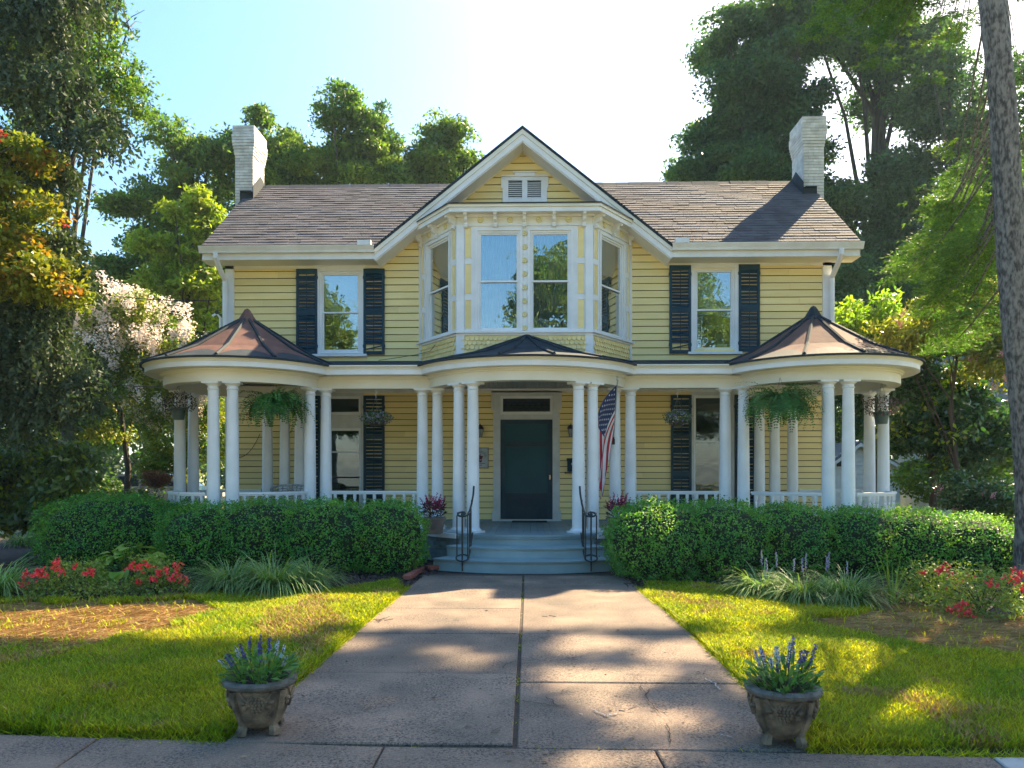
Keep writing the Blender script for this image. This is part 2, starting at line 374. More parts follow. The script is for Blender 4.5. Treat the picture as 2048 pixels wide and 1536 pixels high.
# ---- eave: fascia, soffit, gutters with profile
for sgn, xa, xb in ((-1, x0, XC-hw-.02), (1, XC+hw+.02, x1)):
    bx('eave_fascia', WHITE, house, xa, xb, EY-.0, EY+.03, ZE-.24, ZE-.02)
    bx('eave_soffit', CREAM, house, xa, xb, EY+.03, WY-.026, ZE-.24, ZE-.21)
    g = MB(); pr = [(0,-.13),(-.075,-.13),(-.085,-.09),(-.11,-.045),(-.125,-.02),(-.13,0),(-.12,0),(-.115,-.02),(-.08,-.09),(-.07,-.12),(-.005,-.12),(0,0)]
    vs = [(xa, EY-.005+p, ZE+.01+q) for p, q in pr]
    g.prism(vs if sgn else vs, (xb-xa, 0, 0)); g.build('gutter', pm('white_gutter', (.78,.77,.72), (.66,.64,.58), scale=3, rough=.4), house)
    # debris guard box near the valley
    gx = (xb-.32) if sgn < 0 else xa+.05
    bx('gutter_guard', WHITE, house, gx, gx+.27, EY-.15, EY-.02, ZE+.0, ZE+.10)
    xd = (XL+.02) if sgn < 0 else XR-.02
    d = MB(); d.tube([(xd, EY-.07, ZE-.12), (xd, EY-.07, ZE-.20), (xd, EY+.1, ZE-.36), (xd, WY-.1, ZE-.55), (xd, WY-.1, ZE-.75), (xd, WY-.1, 3.55)], .055, 8); d.build('downspout', WHITE, house, smooth=True)
    # gable end bargeboards
    xe = xa if sgn < 0 else xb
    for Ya, Yb in ((EY, RIDGE_Y), (by2, RIDGE_Y)):
        m = MB(); q = [(xe, Ya, ZE-.02), (xe, Ya, ZE-.24), (xe, Yb, ZR-.26), (xe, Yb, ZR-.02)]; m.prism(q, (.03*sgn*-1, 0, 0)); m.build('bargeboard', WHITE, house)
# leaf litter in the gutters by the valleys
for sgn, xa in ((-1, XC-hw-.35), (1, XC+hw+.1)):
    m = MB()
    for k in range(46):
        c = Vector((xa+random.gauss(.2,.22), EY+.03+random.uniform(-.05,.16), ZE+.06+random.uniform(0,.05))); d = Vector((random.uniform(-1,1),random.uniform(-1,1),random.uniform(-.2,1))).normalized()*random.uniform(.04,.12); e = Vector((random.uniform(-1,1),random.uniform(-1,1),0)).normalized()*.008
        m.add([c, c+e, c+d+e, c+d], [(0,1,2,3)])
    o = m.build('leaf_litter', pm('dry_leaves', (.22,.10,.04), (.12,.06,.03), rnd=.3), roof); o['kind'] = 'stuff'
# ---- chimneys
def chimney(xa, xb, ya, yb, ztop, label):
    core = MB(); core.box(xa+.012, xb-.012, ya+.012, yb-.012, 4.5, ztop-.03)
    ch = core.build('chimney', MORTAR, house, label=label)
    ch_h = .068; z = 6.3; parts = 0; rest = MB(); rows = []
    while z < ztop-.02: rows.append(z); z += ch_h
    n = len(rows)
    for i, z in enumerate(rows[::-1]):
        if   i < 3: o = .045
        elif i < 6: o = .060-.003*(i-3)
        elif i < 10: o = .045-.011*(i-6)
        else: o = 0
        for side in range(4):
            L = (xb-xa if side % 2 == 0 else yb-ya)+2*o; k = max(2, round(L/.2)); off = (.5 if i % 2 else 0)
            c = [-(L/2)]+[-(L/2)+(j+off)*L/k for j in range(1 if not off else 0, k)]+[L/2]; c = sorted(set(round(q,4) for q in c))
            for p, q in zip(c, c[1:]):
                if q-p < .02: continue
                dd = random.uniform(-.003, .004); m = MB() if (i < 11 and side in (0, 1, 3)) else rest; th_ = .09
                hh = ch_h-.011
                mx, my = (xa+xb)/2, (ya+yb)/2; p_, q_ = p+.003, q-.003
                if side == 0: m.box(mx+p_, mx+q_, ya-o-dd, ya-o+th_, z, z+hh)
                if side == 2: m.box(mx+p_, mx+q_, yb+o-th_, yb+o+dd, z, z+hh)
                if side == 1: m.box(xb+o-th_, xb+o+dd, my+p_+(th_ if p == c[0] else 0), my+q_-(th_ if q == c[-1] else 0), z, z+hh)
                if side == 3: m.box(xa-o-dd, xa-o+th_, my+p_+(th_ if p == c[0] else 0), my+q_-(th_ if q == c[-1] else 0), z, z+hh)
                if m is not rest: m.build('brick', BRICKW, ch)
    rr = rest.build('brick_courses', BRICKW, ch); rr['kind'] = 'stuff'
    cap = MB(); cap.box(xa-.03, xb+.03, ya-.03, yb+.03, ztop-.03, ztop+.02); cap.build('cap', MORTAR, ch)
    # dark flashing on the roof side
    inner = xb if (xa+xb) < 0 else xa; s = 1 if (xa+xb) < 0 else -1
    fl = MB(); zz = roofz(ya)
    fl.prism([(inner+s*.012, ya-.05, zz-.02), (inner+s*.012, yb, roofz(yb)+.02), (inner+s*.012, yb, roofz(yb)+.14), (inner+s*.012, RIDGE_Y-.2, ZR+.16), (inner+s*.012, ya-.05, zz+.26)], (s*.012, 0, 0))
    fl.box(min(inner, inner-s*.30), max(inner, inner-s*.30), ya-.02, ya-.005, zz-.06, zz+.16)
    fl.box(min(inner, inner-s*.30)+.02, max(inner, inner-s*.30)-.02, ya-.08, ya-.021, zz+.13, zz+.155); fl.build('flashing', DARKM, ch)
cyf, cyb = 17.3, 18.05
chimney(X(470, cyf), X(506, cyf), cyf, cyb, Z(250, cyf), 'left chimney, smoother white painted brick')
chimney(X(1607, cyf), X(1648, cyf), cyf, cyb, Z(241, cyf), 'right chimney, rougher white brick with worn cap')
# ---- gable louvre
gz0, gz1 = Z(398, WY), Z(362, WY); gx0, gx1 = X(1012, WY), X(1087, WY)
m = MB()
FW.box(m, gx0-.07, gx1+.07, gz0-.1, gz0, -.02, .045); FW.box(m, gx0-.07, gx0+.05, gz0, gz1, -.02, .04); FW.box(m, gx1-.05, gx1+.07, gz0, gz1, -.02, .04)
FW.box(m, (gx0+gx1)/2-.055, (gx0+gx1)/2+.055, gz0, gz1, -.02, .04); FW.box(m, gx0-.07, gx1+.07, gz1, gz1+.07, -.02, .045)
FW.box(m, gx0-.09, gx1+.09, gz1+.071, gz1+.10, -.02, .07); FW.box(m, gx0+.18, gx1-.18, gz1+.101, gz1+.145, -.02, .06); FW.box(m, gx0+.15, gx1-.15, gz1+.146, gz1+.17, -.02, .08)
FW.box(m, gx0-.1, gx0-.071, gz1-.16, gz1+.06, -.02, .05); FW.box(m, gx1+.071, gx1+.1, gz1-.16, gz1+.06, -.02, .05)
vent = m.build('gable_vent', WHITE, house); 
for h_ in (0, 1):
    a, b = (gx0+.052, (gx0+gx1)/2-.057) if not h_ else ((gx0+gx1)/2+.057, gx1-.052)
    z = gz0+.01
    while z < gz1-.03:
        s = MB(); s.hexa([(a,WY-.03,z),(b,WY-.03,z),(b,WY+.01,z+.03),(a,WY+.01,z+.03),(a,WY-.03,z+.008),(b,WY-.03,z+.008),(b,WY+.01,z+.038),(a,WY+.01,z+.038)]); s.build('slat', WHITE, vent); z += .042
bx('backing', BLACK, vent, gx0, gx1, WY+.02, WY+.04, gz0, gz1)
# ================================================================== windows
def sash_window(face, u0, u1, z0, z1, name, split=(.5,), dsk=0., glass=GLASS, blind=0., frame_w=.05, slats=.045, depth=0.0, shut_in=None):
    """sash frame, panes and blinds, between u0..u1; returns the frame"""
    m = MB(); d0, d1 = -.07+depth, .012+depth; f = frame_w
    face.box(m, u0, u0+f, z0, z1, d0, d1); face.box(m, u1-f, u1, z0, z1, d0, d1); face.box(m, u0+f, u1-f, z0, z0+f*1.2, d0, d1); face.box(m, u0+f, u1-f, z1-f, z1, d0, d1)
    fr = m.build(name, WHITE, house)
    H = z1-z0; cuts = [z0]+[z0+H*s for s in split]+[z1]
    for i, (a, b) in enumerate(zip(cuts, cuts[1:])):
        top = (i == len(cuts)-2); dd = 0 if top else -.022
        m = MB(); w_ = .03; lo = a+(w_*1.9 if i == 0 else -.012); hi = b-(f+.0 if top else -.012); 
        lo0 = (z0+f*1.2) if i == 0 else a-.015; hi0 = (z1-f) if top else b+.015
        face.box(m, u0+f, u0+f+w_, lo0, hi0, -.05+dd+depth, -.012+dd+depth); face.box(m, u1-f-w_, u1-f, lo0, hi0, -.05+dd+depth, -.012+dd+depth)
        face.box(m, u0+f+w_, u1-f-w_, lo0, lo0+w_*1.1, -.05+dd+depth, -.012+dd+depth); face.box(m, u0+f+w_, u1-f-w_, hi0-w_, hi0, -.05+dd+depth, -.012+dd+depth)
        m.build('sash', WHITE, fr)
        g = MB(); face.box(g, u0+f+w_, u1-f-w_, lo0+w_*1.1, hi0-w_, -.034+dd+depth, -.030+dd+depth); g.build('pane', glass, fr)
    if blind:
        zb = z1-(z1-z0)*blind; z = zb; bl = MB()
        while z < z1-.03:
            bl.hexa([face.pt(u0+f,z,-.15+depth), face.pt(u1-f,z,-.15+depth), face.pt(u1-f,z+.012,-.18+depth), face.pt(u0+f,z+.012,-.18+depth), face.pt(u0+f,z+slats*.86,-.145+depth), face.pt(u1-f,z+slats*.86,-.145+depth), face.pt(u1-f,z+slats*.86+.004,-.148+depth), face.pt(u0+f,z+slats*.86+.004,-.148+depth)])
            z += slats
        face.box(bl, u0+f, u1-f, zb-.03, zb-.006, -.17+depth, -.14+depth)
        o = bl.build('blind', BLIND, fr)
    return fr
def shutter(xa, xb, z0, z1, label=None, bands=((.04,.46),(.53,.94)), step=.067, broken=False, ydep=0.0, twist=0):
    d0, d1 = .034, .066
    m = MB(); st = .052; H = z1-z0
    xs = (xa, xa+st, xb-st, xb)
    FW.box(m, xs[0], xs[1], z0, z1, d0, d1); FW.box(m, xs[2], xs[3], z0, z1, d0, d1)
    edges = [0]+[q for b in bands for q in b]+[1]
    for i in range(0, len(edges), 2): FW.box(m, xs[1], xs[2], z0+H*edges[i], z0+H*edges[i+1], d0, d1)
    mid = (xa+xb)/2; FW.box(m, mid-.006, mid+.006, z0+H*bands[0][0], z0+H*bands[-1][1], d1-.006, d1+.004)
    for hz in (.1, .9):
        FW.box(m, xa-.012, xa, z0+H*hz-.03, z0+H*hz+.03, d0+.01, d1-.01); FW.box(m, xb, xb+.012, z0+H*hz-.03, z0+H*hz+.03, d0+.01, d1-.01)
    sh = m.build('shutter', SHUT, house, label=label)
    for bi, (lo, hi) in enumerate(bands):
        n = int((hi-lo)*H/step); z = z0+H*lo+.005; dz = ((hi-lo)*H-.01)/n
        for k in range(n):
            zz = z+k*dz; tl = random.uniform(.78, .95) if random.random() > .12 else 1.15
            if broken and bi == 0 and k < 2: continue
            s = MB(); y1 = WY-d1+.006; y0 = WY-d0-.002; h = dz*tl*.84
            rz_ = random.uniform(-.004, .004)
            s.hexa([(xs[1],y1,zz+rz_),(xs[2],y1,zz-rz_),(xs[2],y1+.006,zz-rz_-.001),(xs[1],y1+.006,zz+rz_-.001),(xs[1],y0,zz+h+rz_),(xs[2],y0,zz+h-rz_),(xs[2],y0+.0,zz+h+.007-rz_),(xs[1],y0+.0,zz+h+.007+rz_)])
            s.build('slat', SHUT, sh)
    if broken:
        s = MB(); zz = z0+H*bands[0][0]+.02; s.prism([(xs[1], WY-d1, zz), (xs[2], WY-d1-.004, zz+.075), (xs[2], WY-d1-.004, zz+.10), (xs[1], WY-d1, zz+.028)], (0, .008, 0)); s.build('slat', SHUT, sh)
    return sh
def win_trim(face, u0, u1, z0, z1, cap=True):
    m = MB(); t = .085
    face.box(m, u0-t, u0, z0-.02, z1, -.02, .045); face.box(m, u1, u1+t, z0-.02, z1, -.02, .045); face.box(m, u0-t, u1+t, z1, z1+.10, -.02, .046)
    if cap:
        face.box(m, u0-t-.03, u1+t+.03, z1+.101, z1+.125, -.02, .075); face.box(m, (u0+u1)/2-.20, (u0+u1)/2+.20, z1+.126, z1+.165, -.02, .055); face.box(m, (u0+u1)/2-.23, (u0+u1)/2+.23, z1+.166, z1+.182, -.02, .08)
    face.box(m, u0-t-.05, u1+t+.05, z0-.07, z0-.021, -.02, .10)
    m.build('window_trim', WHITE, house)
for q, lab in ((UWL, 'upper left window'), (UWR, 'upper right window')):
    win_trim(FW, *q); fr = sash_window(FW, *q, 'window', split=(.50,), blind=.53, frame_w=.045)
    fr['label'] = lab+' with white blinds half lowered'
shutter(*xr(594, 636), Z(709, WY), Z(537, WY), 'louvred shutter left of upper left window')
shutter(*xr(728, 770), Z(709, WY), Z(537, WY), 'shutter with a broken bottom louvre', broken=True)
shutter(*xr(1338, 1381), Z(709, WY), Z(534, WY), 'shutter with crooked lower louvres', broken=True)
shutter(*xr(1476, 1518), Z(706, WY), Z(533, WY), 'louvred shutter right of upper right window')
# lower windows
for q, side in ((LWL, 0), (LWR, 1)):
    x0_, x1_, z0_, z1_ = q
    m = MB(); t = .06
    FW.box(m, x0_-t, x0_, z0_, z1_, -.02, .04); FW.box(m, x1_, x1_+t, z0_, z1_, -.02, .04); FW.box(m, x0_-t, x1_+t, z1_, z1_+.08, -.02, .041)
    if side == 0: FW.box(m, x0_, x1_, Z(856, WY), Z(829, WY), -.03, .01)
    FW.box(m, x0_-t-.02, x1_+t+.02, z0_-.08, z0_-.001, -.02, .08)
    m.build('window_trim', pm('grey_white_trim', (.62,.63,.60), (.55,.55,.52), rough=.55), house)
    if side == 0:
        tr = sash_window(FW, x0_, x1_, Z(829, WY)+.002, z1_, 'transom_window', split=(), glass=GLASSD, frame_w=.02)
        zt = Z(856, WY)-.002; fr = sash_window(FW, x0_, x1_, z0_, zt, 'window', split=((Z(955, WY)-z0_)/(zt-z0_), (Z(904, WY)-z0_)/(zt-z0_)), glass=GLASSD, frame_w=.02); fr['label'] = 'lower left window of three stacked panes'
    else:
        fr = sash_window(FW, x0_, x1_, z0_, z1_, 'window', split=((Z(884, WY)-z0_)/(z1_-z0_),), glass=GLASSD, frame_w=.02); fr['label'] = 'lower right window of two tall panes'
BW = ((.04,.30),(.34,.62),(.66,.97))
zl0, zl1 = FL+.22, Z(791, WY)
shutter(*xr(601, 642), zl0, zl1, 'tall porch shutter left of lower left window', BW)
shutter(*xr(728, 770), zl0, zl1, 'tall porch shutter right of lower left window', BW)
shutter(*xr(1341, 1382), zl0, zl1, 'tall porch shutter left of lower right window', BW)
shutter(*xr(1468, 1510), zl0, zl1, 'tall porch shutter right of lower right window', BW)
# ---- door
dx0, dx1, dz0, dz1 = DOOR; TRIM = MAT['grey_white_trim']
m = MB(); ztr0, ztr1 = Z(829, WY), Z(795, WY); zdt = Z(839, WY)
for s, xa in ((-1, dx0), (1, dx1)):
    a, b = sorted((xa, xa+s*.11)); FW.box(m, a, b, dz0, dz1+.02, -.05, .045)
    a, b = sorted((xa+s*.111, xa+s*.15)); FW.box(m, a, b, dz0+.24, dz1-.32, -.02, .03)
    a, b = sorted((xa+s*.03, xa+s*.17)); FW.box(m, a, b, dz0, dz0+.22, -.02, .065)
    a, b = sorted((xa+s*.112, xa+s*.19)); FW.box(m, a, b, dz1-.30, dz1+.02, -.02, .05)
FW.box(m, dx0-.19, dx1+.19, dz1+.021, dz1+.10, -.02, .06); FW.box(m, dx0-.11, dx1+.11, dz1-.001, dz1+.02, -.02, .043)
FW.box(m, dx0, dx1, zdt, ztr0-.0, -.05, .02)
FW.box(m, dx0-.03, dx1+.03, dz0-.0, dz0+.035, -.02, .10)
m.build('door_frame', TRIM, house)
tw = sash_window(FW, dx0, dx1, ztr0+.002, dz1-.001, 'transom_window', split=(), glass=GLASSD, frame_w=.02)
lead = MB(); zc = (ztr0+dz1)/2; n = 7
for k in range(n):
    u = dx0+.1+(dx1-dx0-.2)*(k+.5)/n; rr = (dx1-dx0-.2)/n*.5
    lead.tube([(u+rr*math.cos(t_), WY+.024, zc+rr*1.1*math.sin(t_)) for t_ in [2*math.pi*j/12 for j in range(13)]], .005, 4)
lead.tube([(dx0+.06, WY+.024, zc), (dx1-.06, WY+.024, zc)], .004, 4); lead.build('leading', IRON, tw)
m = MB(); zb = dz0+.036; zt = zdt-.002; y0_, y1_ = -.03, .012; st = .10; g0 = Z(986, WY); g1 = Z(893, WY); g2 = Z(883, WY); g3 = Z(848, WY)
ux0, ux1 = dx0+.004, dx1-.004
FW.box(m, ux0, ux0+st, zb, zt, y0_, y1_); FW.box(m, ux1-st, ux1, zb, zt, y0_, y1_)
FW.box(m, ux0+st, ux1-st, zb, g0, y0_, y1_); FW.box(m, ux0+st, ux1-st, g3, zt, y0_, y1_); FW.box(m, ux0+st, ux1-st, g1, g2, y0_, y1_)
FW.box(m, ux0+st+.03, ux1-st-.03, zb+.10, g0-.1, y1_, y1_+.008)
door = m.build('door', SHUT, house, label='dark teal storm door')
for a, b in ((g0, g1), (g2, g3)):
    g = MB(); FW.box(g, ux0+st, ux1-st, a, b, -.018, -.012); g.build('pane', DOORG, door)
mb = MB(); FW.box(mb, ux0+st+.02, ux1-st-.02, g2+.02, g2+.024, -.012, -.009); 
h = MB(); h.tube([(ux1-.05, WY-.012, Z(955, WY)), (ux1-.05, WY-.05, Z(955, WY))], .009, 6); h.sphere((ux1-.05, WY-.058, Z(955, WY)), .02); h.box(ux1-.062, ux1-.038, WY-.02, WY-.012, Z(959, WY), Z(950, WY)); h.build('handle', pm('brass', (.7,.6,.4), (.6,.5,.35), metal=1, rough=.3), door)
# ================================================================== bay window
BY1 = 14.25
pA, pB, pC, pD = (BA, WY), (X(915, BY1), BY1), (X(1184, BY1), BY1), (BD, WY)
zs = Z(663, BY1)          # sill
zfr0, zfr1 = Z(450, BY1), 1.5+(945-419)*13.97/1500   # frieze bottom, soffit
faces = [Face(pA, pB), Face(pB, pC), Face(pC, pD)]
fl_, ff, frt = faces
core = MB()
# solid backing ring pieces: walls between the windows
def face_parts(f, wins, cent):
    m = MB(); zlo = 3.55
    f.box(m, 0, f.L, zlo, zs+.0, -.12, -.0); f.box(m, 0, f.L, zfr0-.11, zfr1, -.12, -.0)
    us = [0]+[q for w_ in wins for q in w_]+[f.L]
    for i in range(0, len(us), 2): f.box(m, us[i], us[i+1], zs, zfr0-.11, -.12, -.0)
    return m
u = lambda px: X(px, BY1)-pB[0]
wf = [(u(955), u(1040)), (u(1060), u(1142))]
ws = [(f_.L*.22, f_.L*.80) for f_ in (fl_,)]; ws2 = [(frt.L*.20, frt.L*.78)]
bay = MB()
for f_, w_ in ((fl_, ws), (ff, wf), (frt, ws2)):
    k = face_parts(f_, w_, 0); bay.add(k.v, k.f)
bayo = bay.build('bay_window', WHITE, house, label='three sided bay window above the entrance portico')
def bpart(name, mat, fn, smooth=False):
    m = MB(); fn(m); o = m.build(name, mat, bayo, smooth=smooth); return o
zwt = zfr0-.11
ROSY = pm('pale_yellow_rosette', (.74,.66,.36), (.66,.57,.28), rough=.5)
def rosette_mesh():
    m = MB(); m.lathe((0,0,0), [(0,.03),(.012,.03),(.018,.018),(.03,.018),(.036,.028),(.05,.028),(.058,.02),(.058,0)], 16); return m.mesh('rosette', ROSY, True)
RM = rosette_mesh()
def rosette(f, u_, z_, d=.012, s=1.):
    p = f.pt(u_, z_, d); ang = math.atan2(f.n.y, f.n.x); o = place('rosette', RM, bayo, p, (R(90), 0, ang+R(90)), (s,s,s)); return o
def bracket_mesh():
    m = MB(); w_ = .032
    pr = [(0,0),(.20,0),(.21,-.03),(.20,-.055),(.18,-.06),(.15,-.055),(.13,-.08),(.12,-.12),(.085,-.15),(.05,-.155),(.045,-.19),(.07,-.21),(.065,-.24),(.03,-.255),(.0,-.26)]
    m.prism([(-w_, -a, b) for a, b in pr], (2*w_, 0, 0)); m.prism([(-w_-.01, -a, b) for a, b in ((0,.0),(.215,.0),(.215,-.018),(0,-.018))], (2*w_+.02, 0, 0)); return m.mesh('bracket', WHITE)
BM = bracket_mesh()
for f_, wins, side in ((fl_, ws, -1), (ff, wf, 0), (frt, ws2, 1)):
    L = f_.L
    bpart('frieze', CREAM, lambda m: f_.box(m, .0, L, zfr0+.001, zfr1-.03, 0, .012))
    bpart('bed_mould', WHITE, lambda m: (f_.box(m, -.03, L+.03, zfr1-.05, zfr1-.002, 0, .05), f_.box(m, -.01, L+.01, zfr0-.02, zfr0, 0, .03)))
    bpart('sill', WHITE, lambda m: (f_.box(m, -.04, L+.04, zs-.035, zs+.0, 0, .075), f_.box(m, -.02, L+.02, zs-.075, zs-.036, 0, .03)))
    for q in ([0, L] if side == 0 else [0 if side < 0 else L]):
        a, b = (q, q+.09) if q == 0 else (q-.09, q)
        if side == 0: a, b = (q-.02, q+.13) if q == 0 else (q-.13, q+.02)
        bpart('corner_post', WHITE, lambda m: f_.box(m, a, b, 3.6, zfr0-.001, 0, .028))
    # yellow inset panels between post and window, with white rails
    if side == 0: spans = [(u(931), u(942)), (u(1156), u(1168))]
    else: spans = [(L*.075, L*.13), (L*.88, L*.965)] if side < 0 else [(L*.035, L*.12), (L*.87, L*.925)]
    H = zfr0-.02-zs
    for a, b in spans:
        for k, (lo, hi) in enumerate(((.03,.30),(.36,.64),(.70,.99))):
            bpart('inset_panel', YEL, lambda m: f_.box(m, a, b, zs+H*lo, zs+H*hi, 0, .006))
            bpart('panel_lip', WHITE, lambda m: (f_.box(m, a-.012, a, zs+H*lo-.012, zs+H*hi+.012, 0, .02), f_.box(m, b, b+.012, zs+H*lo-.012, zs+H*hi+.012, 0, .02), f_.box(m, a, b, zs+H*hi, zs+H*hi+.012, 0, .02)))
    for a, b in wins:
        bpart('casing', WHITE, lambda m: (f_.box(m, a-.045, a, zs+.001, zwt+.045, 0, .03), f_.box(m, b, b+.045, zs+.001, zwt+.045, 0, .03), f_.box(m, a, b, zwt, zwt+.045, 0, .03)))
        fr = sash_window(f_, a, b, zs+.002, zwt-.002, 'window', split=(.50,), blind=0 if side == 0 else .97, frame_w=.035, depth=-.01, slats=.05)
        if side == 0:
            cm_ = MB(); nf = 22
            for k_ in range(nf):
                p0_, p1_ = a+.03+(b-a-.06)*k_/nf, a+.03+(b-a-.06)*(k_+1)/nf; d_ = -.20+.02*(k_ % 2); d2_ = -.20+.02*((k_+1) % 2); zb_ = zs+(zwt-zs)*.06
                cm_.add([f_.pt(p0_, zb_, d_), f_.pt(p1_, zb_, d2_), f_.pt(p1_, zwt-.03, d2_), f_.pt(p0_, zwt-.03, d_)], [(0,1,2,3)])
            cm_.build('curtain', pm('sheer_curtain', (.30,.33,.34), (.20,.22,.23), scale=4, rough=.9), fr)
        fr['label'] = {0: 'bay window front sash pair pane', -1: 'bay window left side sash', 1: 'bay window right side sash'}[side]
    # brackets and rosettes
    if side == 0: bu = [u(x_) for x_ in (932, 991, 1049, 1108, 1168)]; ru = [u(x_) for x_ in (961, 1020, 1078, 1137)]
    else: bu = [L*q for q in (.06, .5, .94)]; ru = [L*q for q in (.28, .72)]
    ang = math.atan2(f_.n.y, f_.n.x)
    for q in bu: place('bracket', BM, bayo, f_.pt(q, zfr1-.003, .013), (0, 0, ang+R(90)))
    for q in ru: rosette(f_, q, (zfr0+zfr1)/2-.005)
    # fish-scale shingles under the sill
    rows = 4; dz = .085; wS = .088; nS = int((L-.10)/wS)
    for r in range(rows):
        zt = zs-.08-r*dz
        off = .5 if r % 2 else 0
        for k in range(nS):
            u0 = .06+(k+off)*wS
            if u0+wS > L-.04: continue
            m = MB(); d = .016+.004*(1)+random.uniform(0, .003); pts = [(u0+.003, zt), (u0+.003, zt-dz*.75)]
            for j in range(1, 5): t_ = math.pi*j/5; pts.append((u0+wS/2-math.cos(t_)*(wS/2-.003), zt-dz*.75-math.sin(t_)*.030))
            pts += [(u0+wS-.003, zt-dz*.75), (u0+wS-.003, zt)]
            vs = [f_.pt(a_, b_, d-.010+.022*((zt-b_)/dz)) for a_, b_ in pts]; vb = [f_.pt(a_, b_, .001) for a_, b_ in pts]
            n_ = len(pts); m.add(vs+vb, [tuple(range(n_))]+[((i+1)%n_, i, i+n_, (i+1)%n_+n_) for i in range(n_)]); m.build('shingle', YEL, bayo)
for k in range(8):
    rosette(ff, u(1049), Z(467+k*27, BY1), .004, .9)
# cornice of the bay
def offs(pts, d):
    """offset an open polyline outwards"""
    out = []
    for i, p in enumerate(pts):
        ns = []
        if i > 0: a = Vector(p)-Vector(pts[i-1]); ns.append(Vector((a.y, -a.x)).normalized())
        if i < len(pts)-1: a = Vector(pts[i+1])-Vector(p); ns.append(Vector((a.y, -a.x)).normalized())
        if len(ns) == 2: n = (ns[0]+ns[1]).normalized(); k = d/max(.3, n.dot(ns[0]))
        else: n = ns[0]; k = d
        q = Vector(p)+n*k; out.append((q.x, q.y))
    return out
bp = [pA, pB, pC, pD]
def ring(mb, d0, d1, z0, z1):
    a, b = offs(bp, d0), offs(bp, d1); ka, kb = abs(fl_.u.y), abs(frt.u.y); a[0] = (pA[0]-d0/ka, WY); b[0] = (pA[0]-d1/ka, WY); a[-1] = (pD[0]+d0/kb, WY); b[-1] = (pD[0]+d1/kb, WY)
    for i in range(3):
        mb.hexa([(*b[i],z0),(*b[i+1],z0),(*a[i+1],z0),(*a[i],z0),(*b[i],z1),(*b[i+1],z1),(*a[i+1],z1),(*a[i],z1)])
m = MB(); ring(m, 0, .24, zfr1, zfr1+.02); m.build('cornice_soffit', WHITE, bayo)
m = MB(); ring(m, .21, .25, zfr1-.02, zfr1+.06); m.build('cornice_fascia', WHITE, bayo)
m = MB(); ring(m, .21, .28, zfr1+.061, zfr1+.13); m.build('cornice_crown', CREAM, bayo)
m = MB(); o_ = offs(bp, .30); o_[0] = (pA[0]-.30/abs(fl_.u.y), WY); o_[-1] = (pD[0]+.30/abs(frt.u.y), WY); zt = zfr1+.135
top = [(*p, zt) for p in o_]; inn = [(pA[0], WY, zt+.16), (pB[0]*.9, WY, zt+.2), (pC[0]*.9, WY, zt+.2), (pD[0], WY, zt+.16)]
m.add(top+inn+[(*p, zt-.025) for p in o_], [(0,1,5,4),(1,2,6,5),(2,3,7,6),(8,9,1,0),(9,10,2,1),(10,11,3,2)]); m.build('bay_roof', DARKM, bayo)
# ================================================================== THE PORCH
SY = 13.45                      # line of the straight beam and its columns
TL, TR_, PC = (-5.14, 13.6), (5.12, 13.6), (-.03, 14.0)
ZT = 3.37; ZB = 3.0             # rim top, beam bottom
RT, RBm = 1.74, 1.40; RP, RPb = 2.12, 1.86
def rim_profile(R_, Rb, zt=ZT):
    return [(R_+.0, zt), (R_+.0, zt-.025), (R_-.03, zt-.035), (R_-.055, zt-.07), (R_-.06, zt-.085)]
def arc_body(mb, c, prof, a0, a1, n=40): mb.lathe((c[0], c[1], 0), prof, n, a0, a1, close=True)
def pavilion(c, R_, Rb, a0, a1, n=48):
    o = []
    for nm, mat, pr in (
        ('cornice_crown', CREAM, [(R_, ZT), (R_, ZT-.02), (R_-.02, ZT-.03), (R_-.045, ZT-.055), (R_-.05, ZT-.075), (R_-.12, ZT-.075), (R_-.12, ZT)]),
        ('cornice_fascia', WHITE, [(R_-.05, ZT-.077), (R_-.05, ZT-.155), (R_-.07, ZT-.165), (R_-.12, ZT-.165), (R_-.12, ZT-.077)]),
        ('soffit', CREAM, [(R_-.09, ZT-.14), (R_-.09, ZT-.16), (Rb-.1, ZT-.16), (Rb-.1, ZT-.14)]),
        ('bed_mould', CREAM, [(Rb+.055, ZT-.161), (Rb+.05, ZT-.18), (Rb+.03, ZT-.19), (Rb+.02, ZT-.215), (Rb-.02, ZT-.215), (Rb-.02, ZT-.161)]),
        ('beam', CREAM, [(Rb, ZT-.162), (Rb, ZB), (Rb-.22, ZB), (Rb-.22, ZT-.162)])):
        m = MB(); arc_body(m, c, pr, a0, a1, n); o.append(m.build(nm, mat, house, smooth=True))
    return o
pavilion(TL, RT, RBm, 0, 360, 72); pavilion(TR_, RT, RBm, 0, 360, 72)
ap = math.degrees(math.asin((PC[1]-SY-.0)/RPb))
pavilion(PC, RP, RPb, 180+18, 360-18, 48)
